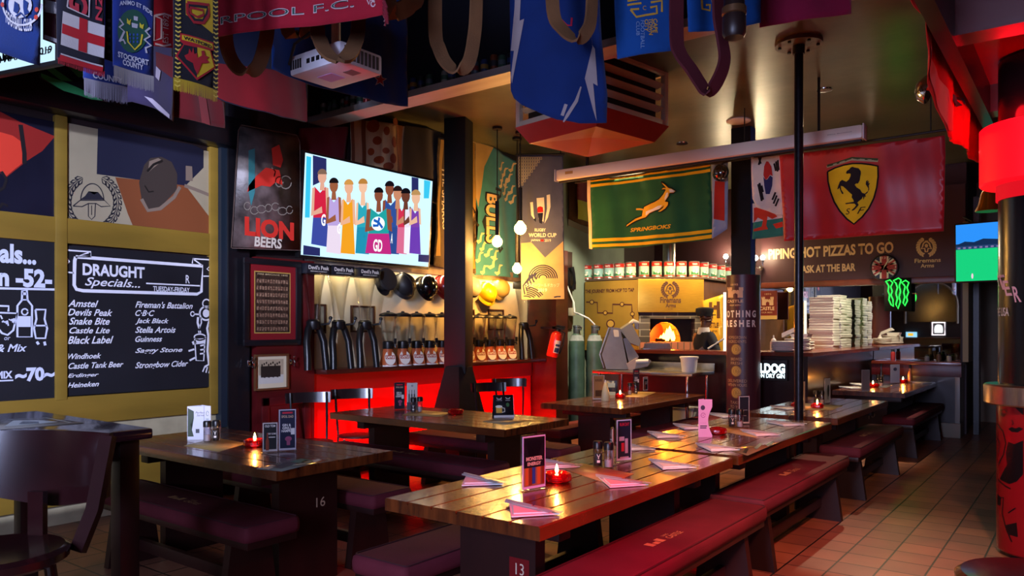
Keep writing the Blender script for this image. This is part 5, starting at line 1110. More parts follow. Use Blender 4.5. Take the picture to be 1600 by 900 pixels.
gfx(S, t, 'red_beast', fab('c23a24'), [('p', poly(1178, 325, 1192, 322, 1208, 332, 1214, 338, 1206, 342, 1199, 338, 1197, 352, 1200, 358, 1188, 360, 1178, 362, 1178, 358, 1190, 354, 1192, 344, 1184, 340, 1178, 348)), ('p', poly(1207, 350, 1222, 346, 1223, 354, 1212, 357))], h=.006)
# big red flag with the yellow shield
S = Surf((-2.6, 8.13, 2.43), (1, 0, 0), f=wavy(.014, 6, 2, .005)); k = dict(cell=.07)
REDF = mat('red_satin', 'b01420', .38, noise=.15, nscale=3, sheen=.3)
fq = lambda x, y: (1270+x/7.2, 235+y/7.2)
def fqs(*c): return [fq(*q) for q in poly(*c)]
t = cloth('racing_flag', S, poly(1218, 242, 1340, 228, 1476, 211, 1477, 240, 1474, 361, 1400, 366, 1226, 377), 'b01420', 'large red flag with a yellow shield and a rearing black horse', cell=.07, m=REDF)
gfx(S, t, 'tricolour_bar', fab('9a9a80'), [('s', fqs(155, 185, 440, 103, 740, 122), .022)], h=.006, **k)
gfx(S, t, 'green_bar', fab('3a4a30'), [('s', fqs(160, 172, 440, 88, 738, 106), .022)], h=.006, **k)
sh_ = fqs(165, 240, 250, 195, 350, 165, 450, 150, 550, 150, 650, 162, 738, 182, 742, 300, 725, 420, 690, 540, 630, 660, 560, 750, 465, 830, 380, 770, 300, 680, 240, 580, 200, 470, 172, 350)
gfx(S, t, 'shield', fab('e0c020'), [('p', sh_)], h=.006, **k)
gfx(S, t, 'shield_rim', fab('151013'), [('s', sh_+sh_[:1], .016)], h=.0075, **k)
hr = fqs(375, 255, 385, 232, 415, 215, 430, 195, 455, 188, 470, 195, 520, 205, 545, 235, 548, 265, 540, 300, 535, 340, 515, 378, 495, 375, 478, 390, 500, 420, 540, 445, 560, 480, 590, 490, 625, 460, 630, 430, 600, 385, 605, 350, 630, 335, 618, 360, 640, 345, 630, 375, 650, 370, 635, 400, 640, 440, 620, 480, 595, 500, 605, 530, 590, 520, 575, 560, 570, 520, 555, 550, 520, 575, 505, 590, 522, 615, 500, 640, 470, 670, 440, 682, 440, 670, 475, 640, 490, 620, 470, 600, 420, 600, 370, 605, 365, 592, 400, 588, 465, 580, 460, 560, 440, 530, 445, 500, 410, 470, 370, 430, 340, 405, 315, 400, 320, 440, 345, 480, 340, 495, 325, 485, 305, 440, 300, 420, 290, 435, 275, 438, 285, 400, 305, 350, 330, 332, 380, 355, 410, 330, 430, 290, 430, 265, 405, 262, 390, 268)
gfx(S, t, 'horse', fab('1d1a22'), [('p', hr)], h=.008, **k)
gfx(S, t, 'initials', fab('181418'), [('t', 'S', *fq(368, 722), *fq(420, 650), {'b': .0, 'sh': .2}), ('t', 'F', *fq(500, 716), *fq(600, 635), {'sh': .4})], h=.008, **k)
# ------------------------------------------------------------ hanging from the upper ceiling: rails, scarves, flags, hoses
def pz(X, px, z):
    a = (px-800)/1200; d = X/(a*math.cos(TH)-math.sin(TH)); return 515-(z-1.5)*1200/d
def rail(name, p0, p1, label, drops=(.15, .85)):
    p0 = V(p0); p1 = V(p1); m = MB().tube([p0, p1], .014)
    for f_ in drops:
        q = p0.lerp(p1, f_); m.tube([q, (q.x, q.y, 4.9)], .006, 6)
    return tag(m.build(name, BLACKM), label, 'rail')
rail('scarf_rail', (-3.0, .4, 3.56), (-3.0, 1.95, 3.56), 'thin black rail the row of football scarves hangs from')
rail('scarf_rail', (-3.35, .8, 3.66), (-3.35, 1.9, 3.66), 'second thin rail just behind the scarf rail')
rail('flag_rail', (-4.4, 2.6, 4.42), (-4.4, 5.1, 4.42), 'rail holding the navy flag with the red star')
rail('flag_rail', (-4.9, 1.2, 4.42), (-4.9, 4.9, 4.42), 'rail holding the flags nearest the mural wall')
a = pD(250, 0, 4.2); b = pD(1340, 0, 4.2); a.z = b.z = 3.62
rail('hose_rail', a, b, 'rail crossing the room with fire hoses looped over it', (.1, .5, .9))
a = pD(250, 0, 4.7); b = pD(1400, 0, 4.7); a.z = b.z = 3.74
rail('hose_rail', a, b, 'rail behind the hoses with blue club flags on it', (.12, .45, .92))
def fringe(S, t, x0, y0, x1, y1, ln, hexc, n=34):
    (u0, v0), (u1, v1) = S.uv(x0, y0), S.uv(x1, y1); its = []
    for k in range(n):
        a = u0+(u1-u0)*k/n; b = v0+(v1-v0)*k/n; w_ = (u1-u0)/n
        for j in (0, .5): q = random.uniform(-.3, .3)*w_; its.append(('p', poly(a+w_*j, b+.004, a+w_*(j+.47), b+.004, a+w_*(j+.4)+q, b-ln*random.uniform(.85, 1.05), a+w_*(j+.05)+q, b-ln*random.uniform(.85, 1))))
    g = gfx(S, t, 'fringe', fab(hexc), its, raw=True, h=.002, cell=.05); return g
def scarf(X, pts_bottom, hexc, label, ztop, ph=0):
    (xl, yl), (xr, yr) = pts_bottom; S = Surf(pX(xl, yl, X), (0, 1, 0), f=wavy(.006, 20, ph, .002))
    t = cloth('football_scarf', S, [(xl, yl), (xr, yr), (xr, pz(X, xr, ztop)), (xl, pz(X, xl, ztop))], hexc, label, 'scarf', 'football scarves on the rail', cell=.05)
    return t, S
sc6 = lambda x, y: (x/6.154, y/6.154)
def s6(*c): return [sc6(*q) for q in poly(*c)]
t, S = scarf(-3.0, ((-70, 60), (64, 102)), '0e2a66', 'dark blue football scarf with a round white crest nearest the high table', 3.57)
gfx(S, t, 'crest', fab('b0b4c0'), [('s', ell(34, 6, 31, 33, 30), .006), ('p', ell(31, 8, 19, 20, 20)), ('t', 'FOOTBALL CLUB', 8, 36, 50, 28, {'arc': -.012, 'b': .02})], h=.004)
gfx(S, t, 'crest_beast', fab('12306e'), [('p', poly(22, 2, 28, 6, 30, 14, 26, 22, 20, 18)), ('p', poly(36, -2, 44, 4, 42, 14, 46, 20, 38, 24, 36, 14)), ('s', poly(24, 26, 32, 20, 40, 28), .006)], h=.006)
gfx(S, t, 'crest_dots', fab('a83a30'), [('p', ell(57, 15, 3, 4, 8)), ('p', ell(56, 27, 3, 4, 8)), ('p', ell(2, 8, 3, 4, 8))], h=.005)
t, S = scarf(-3.05, ((66, 62), (92, 72)), '3a0c18', 'dark red striped scarf end between the blue and the red cross scarf', 3.57, 1)
gfx(S, t, 'pale_stripe', fab('8a8a94'), [('p', poly(66, 55, 92, 64, 92, 70, 66, 61)), ('p', poly(66, 0, 92, 6, 92, 24, 66, 20))], h=.004)
t, S = scarf(-3.0, ((88, 92), (164, 113)), '141624', 'black scarf with a red cross on a white field', 3.57, 2)
gfx(S, t, 'white_field', fab('b8b6b8'), [('p', s6(597, 110, 1008, 245, 1000, 560, 570, 435)), ('p', s6(570, 517, 990, 630, 990, 645, 570, 530))], h=.004)
gfx(S, t, 'red_cross', fab('a81420'), [('p', s6(765, 165, 845, 190, 835, 510, 748, 488)), ('p', s6(588, 230, 1006, 360, 1004, 455, 580, 325)), ('p', s6(560, 532, 990, 648, 985, 690, 556, 590))], h=.006)
gfx(S, t, 'lettering', fab('b03040'), [('t', 'ENG', 107, 14, 138, -60, {'rot': -90, 'b': .04}), ('t', '1ZN', 150, 30, 160, -20, {'rot': -90, 'b': .02})], h=.0045)
gfx(S, t, 'white_outline', fab('c0bcc0'), [('s', s6(640, 70, 860, 160, 868, -60), .005), ('s', s6(640, 70, 660, -60), .005)], h=.005)
fringe(S, t, 88, 92, 164, 113, .02, '8a1420')
t, S = scarf(-3.06, ((164, 92), (178, 98)), '12141f', 'narrow dark scarf edge beside the red cross scarf', 3.57)
gfx(S, t, 'pattern', fab('4a4a4a'), [('p', poly(166, 30+k*12, 171, 31+k*12, 171, 36+k*12, 166, 35+k*12)) for k in range(5)], h=.004)
t, S = scarf(-3.0, ((177, 103), (240, 121)), '14286a', 'blue and green scarf with a shield crest and grey fringe', 3.57, 3)
gfx(S, t, 'green_field', fab('1c4a3a'), [('p', ell(208, 48, 24, 34, 20))], h=.003)
def lvl(S, s_, xl, yb, xr, yt, **o):
    """text whose box is level on the surface: yb is the base at xl, yt the top at xl"""
    (u0, v0), (_, v1) = S.uv(xl, yb), S.uv(xl, yt); u1 = S.uv(xr, yb)[0]; return ('t', s_, u0, v0, u1, v1, o)
gfx(S, t, 'lettering', fab('b8bcc8'), [lvl(S, 'STOCKPORT', 184, 89, 232, 80, b=.03), lvl(S, 'COUNTY', 192, 101, 224, 92, b=.03), lvl(S, 'ANIMO ET FIDE', 187, 9, 237, 2, arc=.02, b=.02)], raw=True, h=.005)
gfx(S, t, 'crest', fab('a8a8b0'), [('s', s6(1150, 180, 1190, 230, 1150, 260, 1200, 300, 1150, 400, 1190, 380, 1210, 420), .008), ('s', s6(1440, 270, 1400, 300, 1440, 350, 1390, 380, 1450, 440, 1400, 460, 1410, 510), .008), ('p', s6(1270, 215, 1330, 230, 1325, 270, 1275, 260)), ('p', s6(1290, 150, 1330, 160, 1328, 200, 1292, 190))], h=.005)
gfx(S, t, 'crest_shield', fab('c8b830'), [('s', s6(1225, 300, 1235, 400, 1300, 475, 1355, 420, 1370, 330), .006), ('p', s6(1225, 170, 1245, 200, 1265, 180, 1255, 240, 1225, 220)), ('p', s6(1345, 215, 1365, 240, 1385, 230, 1375, 280, 1345, 260))], h=.006)
gfx(S, t, 'crest_spots', fab('2a4a9a'), [('p', ell(x/6.154, y/6.154, 1.4, 2, 8)) for x in (1255, 1290, 1325) for y in (330, 365, 400)], h=.006)
fringe(S, t, 177, 103, 240, 121, .062, '8a8684')
t, S = scarf(-3.35, ((132, 122), (198, 138)), '14286a', 'lower blue scarf end with grey fringe behind the shield crest scarf', 3.67, 4)
gfx(S, t, 'lettering', fab('9a9eb0'), [lvl(S, 'COUNTY', 146, 121, 190, 111, b=.03)], raw=True, h=.005)
fringe(S, t, 132, 122, 198, 138, .075, '7a7886')
t, S = scarf(-3.35, ((238, 70), (274, 76)), 'a01424', 'small red scarf with white motifs between the blue and the yellow black scarf', 3.67, 5)
gfx(S, t, 'white_motif', fab('c8b0b0'), [('s', poly(241, 24, 241, 64, 252, 60, 252, 30, 241, 24), .008), ('t', 'EST 1892', 254, 66, 262, 26, {'rot': 90}), ('s', poly(243, 68, 256, 72, 266, 70), .008), ('s', poly(243, 24, 256, 22, 266, 26), .008)], h=.005)
t, S = scarf(-2.98, ((271, 122), (340, 142)), '14141c', 'black and yellow scarf with a red pentagon crest and gold fringe', 3.57, 6)
w2 = lambda x, y: (200+x/5, y/5)
def w5(*c): return [w2(*q) for q in poly(*c)]
gfx(S, t, 'yellow_half', fab('c8a818'), [('p', [(288, -130), w2(440, 0), w2(440, 120), w2(570, 200), w2(670, 270), w2(672, 0), (334, -120)])], h=.004)
its = []
for x0 in (276.5, 337): 
    for k in range(26):
        y = -40+k*7+(x0-276)*.27; its.append(('s', poly(x0-4, y-3, x0, y, x0+4, y-1.5), .006))
gfx(S, t, 'chevron_edge', fab('c8b048'), its, h=.005)
gfx(S, t, 'black_edge', fab('14141c'), [('p', [(333, -110), (342, -110), (340, 141), (332, 139)])], h=.0045)
gfx(S, t, 'crest_red', fab('a01822'), [('p', w5(395, 262, 665, 335, 665, 400, 640, 395, 682, 530, 525, 632, 362, 440, 420, 350, 395, 325))], h=.006)
gfx(S, t, 'crest_yellow', fab('c8a818'), [('p', w5(408, 277, 655, 345, 655, 388, 408, 315)), ('p', w5(525, 375, 630, 400, 668, 525, 525, 612))], h=.0072)
gfx(S, t, 'crest_black', fab('14141c'), [('p', w5(425, 355, 522, 378, 522, 612, 378, 442)), ('t', 'WATFORD', *w2(418, 318), *w2(645, 350), {}), ] [:1], h=.0072)
gfx(S, t, 'lettering', fab('14141c'), [lvl(S, 'WATFORD', w2(418, 0)[0], 62.5, w2(645, 0)[0], 57, b=.03)], raw=True, h=.0085)
gfx(S, t, 'letter_d', fab('a01822'), [('s', w5(450, 30, 450, 110, 500, 180, 580, 185, 625, 120, 628, 40, 450, 25), .012), ('s', w5(470, 70, 475, 110, 530, 140, 580, 120, 578, 85, 470, 65), .01)], h=.006)
gfx(S, t, 'letter_d_black', fab('14141c'), [('s', w5(460, 48, 462, 105, 510, 165, 580, 168, 612, 115, 612, 55, 460, 42), .016)], h=.0055)
gfx(S, t, 'stag', fab('a01822'), [('p', w5(425, 440, 455, 425, 460, 385, 480, 420, 490, 375, 500, 430, 520, 420, 525, 460, 560, 440, 555, 405, 580, 400, 590, 440, 620, 450, 600, 470, 625, 490, 600, 500, 560, 500, 545, 540, 525, 590, 500, 540, 490, 500, 440, 470))], h=.009)
fringe(S, t, 271, 122, 340, 142, .05, 'a89020')
# big red club scarf stretched level
u = (RV*3.24-F).normalized(); S = Surf(pD(600, 25, 3.55), u, f=wavy(.01, 8, 1, .003))
t = cloth('club_scarf', S, poly(262, 66, 345, 57, 430, 46, 520, 36, 600, 25, 600, -150, 262, -190), '8c1024', 'wide red scarf with white outlined club lettering stretched across', 'scarf')
gfx(S, t, 'lettering', fab('b8a0a4'), [('t', 'LIVERPOOL F.C.', 276, 50, 554, -2, {'b': .015})], h=.005)
gfx(S, t, 'lettering_core', fab('2a4a44'), [('t', 'LIVERPOOL F.C.', 277, 48.5, 553, -.5, {'b': -.012})], h=.0065)
gfx(S, t, 'small_mark', fab('b8a0a4'), [('s', ell(585, 8, 3.5, 4, 10), .006), ('s', ell(585, -1, 3.5, 4, 10), .006), ('s', poly(573, -4, 578, 8, 583, -4), .006)], h=.005)
m_ = MB()
for k in range(5): m_.tube([S.P(*S.uv(601, 24-k*6)), S.P(*S.uv(606+k % 3, 34-k*5)), S.P(*S.uv(603+k % 2*5, 42-k*3))], .006, 6)
m_.build('tassel', fab('6a1020'), t)
MB().tube([S.P(*S.uv(262, -185)), S.P(*S.uv(262, -185))+V((0, 0, 4.9-(S.O+S.P(*S.uv(262, -185))).z))], .005, 6).tube([S.P(*S.uv(598, -146)), S.P(*S.uv(598, -146))+V((0, 0, 4.9-(S.O+S.P(*S.uv(598, -146))).z))], .005, 6).build('hanging_cord', BLACKM, t)
# flags near the mural wall
X = -4.9; S = Surf(pX(400, 150, X), (0, 1, 0), f=wavy(.03, 8, .5))
t = cloth('hanging_flag', S, [(342, pz(X, 342, 4.43)), (486, pz(X, 486, 4.43)), (484, 190), (440, 184), (400, 173), (355, 158), (343, 152)], '0e1530', 'flag with dark blue upper half and red lower half by the mural wall', 'flag')
gfx(S, t, 'red_half', fab('6a0c16'), [('p', poly(342, 98, 385, 104, 440, 114, 480, 122, 484, 189, 440, 183, 400, 172, 355, 157, 343, 151))], h=.006)
S = Surf(pX(230, 150, X), (0, 1, 0), f=wavy(.03, 7, 1.5))
t = cloth('hanging_flag', S, [(188, pz(X, 188, 4.43)), (272, pz(X, 272, 4.43)), (270, 190), (240, 172), (205, 160), (190, 160)], '2c2644', 'dusky purple flag with a pale slanting streak', 'flag')
gfx(S, t, 'pale_streak', fab('9a94a8'), [('p', poly(220, 152, 232, 156, 262, 180, 262, 186, 240, 172)), ('p', poly(240, 105, 248, 112, 244, 128, 238, 122))], h=.006)
gfx(S, t, 'red_corner', fab('560c16'), [('p', poly(240, 82, 271, 90, 271, 125, 240, 105))], h=.006)
S = Surf(pX(310, 170, X-.06), (0, 1, 0), f=wavy(.02, 9, 2.5))
t = cloth('hanging_flag', S, [(270, pz(X-.06, 270, 4.43)), (352, pz(X-.06, 352, 4.43)), (353, 200), (310, 192), (270, 183)], '500810', 'plain deep red flag low beside the black and yellow scarf', 'flag')
gfx(S, t, 'lighter_stripe', fab('7c1c24'), [('p', poly(307, 150, 322, 154, 328, 196, 312, 192))], h=.005)  # lighter red stripe down the cloth
rail('flag_rail', (-5.6, .6, 4.42), (-5.6, 3.6, 4.42), 'short rail high above the black beam')
X = -5.6; S = Surf(pX(110, 130, X), (0, 1, 0), f=wavy(.02, 6, .3))
t = cloth('hanging_flag', S, [(52, pz(X, 52, 4.43)), (168, pz(X, 168, 4.43)), (166, 160), (120, 150), (62, 120)], '10131e', 'dark flag with bright green slanting bands above the beam', 'flag')
gfx(S, t, 'green_bands', fab('3fae6a'), [('p', poly(64, 114, 100, 128, 160, 158, 140, 156, 100, 142, 64, 120)), ('p', poly(66, 103, 82, 104, 112, 128, 96, 126)), ('p', poly(90, 90, 150, 84, 160, 120, 120, 122))], h=.005)
# navy flag with the red star
X = -4.4; S = Surf(pX(560, 140, X), (0, 1, 0), f=wavy(.03, 6, 1.1))
t = cloth('hanging_flag', S, [(422, pz(X, 422, 4.43)), (640, pz(X, 640, 4.43)), (640, 166), (600, 163), (560, 153), (520, 141), (485, 130), (422, 108)], '1c4692', 'large navy flag with a white edged red star beside the projector', 'flag')
def star(cx, cy, r): return [(cx+(r if k % 2 == 0 else r*.42)*math.sin(R(k*36+8)), cy-(r if k % 2 == 0 else r*.42)*math.cos(R(k*36+8))) for k in range(10)]
gfx(S, t, 'star_edge', fab('c8c4cc'), [('p', star(590, 126, 12))], h=.006)
gfx(S, t, 'star', fab('b01c28'), [('p', star(590, 126, 8.5))], h=.008)
# large blue flag with pale lightning strokes
S = Surf(pD(870, 150, 4.65), RV, f=wavy(.025, 9, .4))
t = cloth('hanging_flag', S, poly(795, -128, 930, -128, 940, 60, 949, 150, 948, 192, 905, 194, 870, 187, 840, 173, 815, 162, 803, 152, 798, 140), '0d2760', 'large royal blue flag with pale lightning strokes hanging before the vent', 'flag')
gfx(S, t, 'pale_lightning', fab('9a8c8c'), [('p', poly(806, -60, 816, -60, 812, 30, 819, 27, 800, 130, 798, 120, 803, 78, 798, 78, 804, 10)), ('p', poly(922, 25, 925, 72, 929, 78, 933, 136, 926, 132, 932, 190, 926, 172, 913, 125, 925, 75)), ('s', poly(907, 138, 900, 160, 886, 182, 880, 192), .02, (.4, 1, 1, .4)), ('s', poly(884, 165, 878, 182), .02)], h=.006)
gfx(S, t, 'red_mark', fab('b01c3c'), [('s', poly(871, 28, 885, 42, 892, 42, 893, 30), .012)], h=.006)
# blue club flags and a wine red cloth
S = Surf(pD(1005, 60, 4.66), RV, f=wavy(.015, 8, 2, .004)); c8 = lambda x, y: (940+x/5.623, y/5.623)
def c8s(*c): return [c8(*q) for q in poly(*c)]
t = cloth('club_flag', S, poly(958, -56, 1050, -56, 1051, 79, 1030, 82, 964, 93, 961, 40), '134a92', 'bright blue club flag with gold line emblem and lettering running down', 'flag')
GLD = fab('c89a3a')
gfx(S, t, 'line_emblem', GLD, [('s', c8s(222, 55, 345, 38), .012), ('s', c8s(225, 20, 345, 0), .012), ('s', c8s(250, 95, 325, 90), .012), ('s', c8s(250, 95, 300, 162, 460, 125, 485, 120, 482, 55, 425, 72), .013), ('s', c8s(430, 25, 530, 5, 530, 105), .013), ('t', 'C', *c8(358, 98), *c8(388, 60))], h=.005)
gfx(S, t, 'lettering', GLD, [('t', 'CAPE', 1020, 52.5, 1027, 30, {'rot': -90, 'b': .03}), ('t', 'TOWN', 1013, 56.5, 1019.5, 30, {'rot': -90, 'b': .03}), ('t', 'CITY', 1006.5, 51.6, 1012.5, 32, {'rot': -90, 'b': .03})], h=.005)
gfx(S, t, 'pale_lettering', fab('7f9ac0'), [('t', 'FOOTBALL', 1000, 78, 1006, 34, {'rot': -90}), ('t', 'CLUB', 993, 58, 998.5, 36, {'rot': -90})], h=.005)
S = Surf(pD(1130, 30, 4.68), RV, f=wavy(.012, 8, .6, .004))
t = cloth('club_flag', S, poly(1071, -56, 1188, -56, 1188, 36, 1140, 47, 1076, 49), '14509c', 'second blue club flag with gold line emblem behind the maroon hose loop', 'flag')
gfx(S, t, 'line_emblem', GLD, [('s', c8s(880, 0, 885, 78, 950, 95, 950, 45, 915, 45), .013), ('s', c8s(970, 0, 990, 110), .013), ('s', c8s(1030, 0, 1050, 60), .013)], h=.005)
S = Surf(pD(1260, 10, 4.69), RV, f=wavy(.012, 7, 1.6, .004))
t = cloth('hanging_flag', S, poly(1186, -58, 1330, -58, 1330, 22, 1310, 25, 1250, 33, 1187, 43), '7c1034', 'wine red cloth hanging between the blue club flag and the ceiling pole', 'flag')
# fire hoses looped over the rail
HOSE = mat('tan_canvas_hose', '75502f', .8, noise=.35, nscale=6, bump=.2, bscale=120); HOSEM = mat('maroon_rubber_hose', '552028', .55, noise=.2)
def hose(pts, label, m=HOSE, d=4.2, tw=.35, wid=.075, ztop=3.62):
    pp = poly(*pts); P = [pD(x, y, 4.2+(d-4.2)*min(1, 2.2*min(i, len(pp)-1-i)/(len(pp)-1))+.06*i/len(pp)) for i, (x, y) in enumerate(pp)]
    P[0].z = P[-1].z = ztop
    # smooth the polyline
    Q = []
    for i in range(len(P)-1):
        p0, p1, p2, p3 = P[max(i-1, 0)], P[i], P[i+1], P[min(i+2, len(P)-1)]
        for k in range(5):
            t_ = k/5; Q.append(.5*((2*p1)+(p2-p0)*t_+(2*p0-5*p1+4*p2-p3)*t_*t_+(3*p1-p0-3*p2+p3)*t_**3))
    Q.append(P[-1])
    o = MB().ribbon(Q, lambda f_: RV*math.cos(tw+.3*f_)+F*math.sin(tw+.3*f_)+UP*.12, wid, .016).build('fire_hose', m); tag(o, label, 'fire hose', 'fire hose loops on the rail'); return o
hose((352, 0, 352, 30, 355, 75, 368, 103, 386, 113, 404, 102, 416, 60, 418, 20, 418, 0), 'tan hose loop beside the black and yellow scarf')
hose((496, 0, 496, 40, 500, 62, 510, 82, 527, 94, 543, 88, 555, 66, 560, 35, 562, 0), 'tan hose loop hanging over the projector', d=3.75)
hose((680, 0, 680, 45, 686, 75, 697, 98, 714, 110, 732, 98, 741, 55, 744, 10, 745, 0), 'tan hose loop before the row of cans')
hose((862, 0, 864, 15, 878, 45, 900, 61, 916, 50, 924, 20, 926, 0), 'tan hose loop in front of the royal blue flag')
hose((440, 0, 448, 40, 462, 52, 478, 48, 486, 20, 488, 0), 'short tan hose loop behind the red club lettering', d=4.3)
hose((600, 0, 606, 8, 620, 18, 640, 8, 650, -8, 652, 0), 'short tan hose loop high between projector and cans', d=4.25, wid=.1)
hose((1058, 0, 1057, 50, 1062, 82, 1080, 108, 1094, 130, 1105, 143, 1120, 128, 1132, 95, 1128, 60, 1122, 20, 1121, 0), 'maroon hose loop hanging lowest under the blue club flags', HOSEM, tw=.4, wid=.085)
p = pD(1147, 30, 4.1); t = thing('hose_nozzle', p, 'dark hose nozzle hanging upright beside the maroon hose loop', 'nozzle')
MB().lathe([(0, -.1), (.05, -.1), (.062, -.08), (.062, .01), (.056, .02), (.05, .35), (.03, .5), (0, .5)], seg=20).build('body', mat('dark_leather', '2a1a18', .4, noise=.3), t)
MB().lathe([(.056, .02), (.064, .025), (.064, .06), (.055, .065)], seg=20).build('band', mat('worn_brass', '6a4a30', .4, metal=.5), t)
MB().tube([(0, 0, .48), (0, 0, 4.9-p.z)], .006, 6).build('cord', BLACKM, t)
# cans on the ledge
CANS = ['8c2a2a', '5c6a78', '2a3c70', 'a07a3a', '3a5a4a', '9a9a96', '7a3a20', '2c2c34']; protos = []
for i, c in enumerate(CANS):
    t = thing('drinks_can', (0, 0, 0), 'small drinks can in the row of old cans along the ceiling ledge', 'can', 'old drinks cans along the ceiling ledge')
    hh = .15 if i % 3 == 0 else .125
    MB().lathe([(0, 0), (.027, 0), (.033, .008), (.033, hh-.015), (.027, hh), (0, hh-.003)], seg=16).build('body', mat('can_'+c, c, .35, metal=.3), t)
    MB().lathe([(.0335, hh*.35), (.034, hh*.36), (.034, hh*.65), (.0335, hh*.66)], seg=16).build('label_band', pm(CANS[(i*3+5) % 8], .4), t); protos.append(t)
used = set(); k = 0
for i in range(46):
    x = -6.2+i*.091
    if random.random() < .08: continue
    j = random.randrange(8); loc = (x, 5.06+random.uniform(-.02, .02), 3.66)
    if j not in used: used.add(j); protos[j].location = loc; o = protos[j]
    else: o = dup(protos[j], loc)
    o.rotation_euler[2] = random.uniform(0, 6)
for j in range(8):
    if j not in used: protos[j].location = (-2.0+j*.09, 5.06, 3.66)

# ------------------------------------------------------------ projector, cooler vent, ceiling lamps
t = thing('projector', (-3.33, 2.8, 2.9), 'white ceiling projector seen from below beside the navy flag', 'projector')
MB().bx(-.21, .21, -.15, .15, 0, .11, .018).build('housing', mat('projector_white', 'cfcfd6', .35), t)
MB().bx(-.211, -.205, -.12, .0, .02, .09).build('socket_panel', mat('socket_grey', '5a5a62', .5), t)
g = MB()
for k in range(9): g.bx(.209, .214, -.12+k*.028, -.105+k*.028, .02, .09)
g.build('vent_grille', mat('vent_grey', '3c3a3a', .5), t)
g = MB()
for k in range(5): g.bx(-.2+k*.02, -.188+k*.02, -.153, -.149, .03, .08)
for k in range(4): g.bx(-.06+k*.04, -.035+k*.04, -.153, -.149, .04, .065)
g.build('sockets', mat('socket_black', '18181c', .4), t)
MB().bx(-.1, .02, -.05, .05, -.002, .001).build('label', mat('lilac_label', 'b8a0d8', .5), t)
MB().bx(.08, .15, -.02, .05, -.002, .001).build('vent_label', mat('socket_grey'), t)
MB().lathe([(0, .11), (.06, .11), (.06, .14), (.025, .15), (.025, 2.0), (0, 2.0)], seg=16).build('mount', WHITEP, t)
MB().tube([(-.2, -.16, .06), (-.1, -.2, .14), (.0, -.16, .2), (0, -.03, .5)], .008, 6).build('cable', BLACKM, t)
light('SPOT', 'projector_fill_spot', (-1.7, -1.6, 3.4), 90, 'dfe4ff', .1, (-3.4, 2.8, 2.95), angle=36)  # added spot that brightens the projector
t = thing('cooler_vent', (-3.74, 6.2, 3.4), 'white louvred cooler vent box with a red pyramid base under the ceiling', 'vent', rz=R(-10))
w_ = .48; m = MB()
for s in (-1, 1):
    for a, b in (((-w_, s*w_), (w_, s*w_)), ((s*w_, -w_), (s*w_, w_))):
        for z0, z1 in ((.0, .05), (.47, .53)): m.bx(min(a[0], b[0])-.02, max(a[0], b[0])+.02, min(a[1], b[1])-.02, max(a[1], b[1])+.02, z0, z1, .004)
for sx in (-1, 1):
    for sy in (-1, 1): m.bx(sx*w_-.025, sx*w_+.025, sy*w_-.025, sy*w_+.025, 0, .5, .004)
m.build('frame', mat('vent_cream', 'd8d2c0', .45), t)
for s in (-1, 1):
    for k in range(3):
        z = .15+k*.11
        MB().box((0, 0, 0), (2*w_-.06, .07, .008), 0, Matrix.Translation((0, s*(w_-.02), z)) @ Matrix.Rotation(R(30*s), 4, 'X')).build('louvre', mat('louvre_grey', 'c8c0aa', .5), t)
        MB().box((0, 0, 0), (.07, 2*w_-.06, .008), 0, Matrix.Translation((s*(w_-.02), 0, z)) @ Matrix.Rotation(R(-30*s), 4, 'Y')).build('louvre', mat('louvre_grey'), t)
MB().bx(-w_+.06, w_-.06, -w_+.06, w_-.06, .05, .5).build('core', BLACKM, t)
RB = mat('red_vent_base', 'a8261c', .3, noise=.15, nscale=3)
m = MB(); a = [m.bm.verts.new((sx*(w_+.03), sy*(w_+.03), .0)) for sx, sy in ((-1, -1), (1, -1), (1, 1), (-1, 1))]; b = [m.bm.verts.new((sx*w_*.86, sy*w_*.86, -.15)) for sx, sy in ((-1, -1), (1, -1), (1, 1), (-1, 1))]; c = m.bm.verts.new((0, 0, -.1))
for k in range(4): m.bm.faces.new((a[k], a[(k+1) % 4], b[(k+1) % 4], b[k])); m.bm.faces.new((b[k], b[(k+1) % 4], c))
m.bm.faces.new(a[::-1]); m.build('base', RB, t, ang=5)
MB().bx(-w_-.03, w_+.03, -w_-.03, w_+.03, .53, .545).build('top_plate', RB, t)
for x in (-.3, .3): MB().bx(x-.02, x+.02, -.02, .02, .54, .545).build('bolt_plate', BLACKM, t)
first = None
DL = [(-2.13, 8.0, 5), (-1.25, 10.2, 3), (-3.2, 10.4, 4), (-4.2, 9.2, 4), (-3.9, 7.2, 0)]
for i, (x, y, e) in enumerate(DL):
    t = thing('ceiling_downlight', (x, y, 3.9), ('small round lit downlight in the ceiling beyond the pole', 'small round downlight nearest the walkway end of the ceiling', 'small round downlight above the cook', 'small round downlight above the steel table', 'small round downlight over the table by the dough machine')[i], 'downlight', 'small ceiling downlights')
    MB().lathe([(.05, -.01), (.075, -.012), (.078, 0), (.05, 0)], seg=24).build('ring', CHROME, t); MB().lathe([(0, -.006), (.05, -.006), (.05, 0), (0, 0)], seg=24).build('lens', em('fff0cc', 22 if e else 1.5), t)
t = thing('ceiling_speaker', pZ(1154, 188, 3.9), 'round dark ceiling speaker near the projector screen case', 'speaker')
MB().lathe([(0, -.02), (.12, -.02), (.135, -.01), (.135, 0), (0, 0)], seg=28).build('grille', mat('speaker_grey', '3a3a38', .5), t); MB().lathe([(.12, -.022), (.137, -.012), (.137, 0), (.13, 0)], seg=28).build('rim', WHITEP, t)
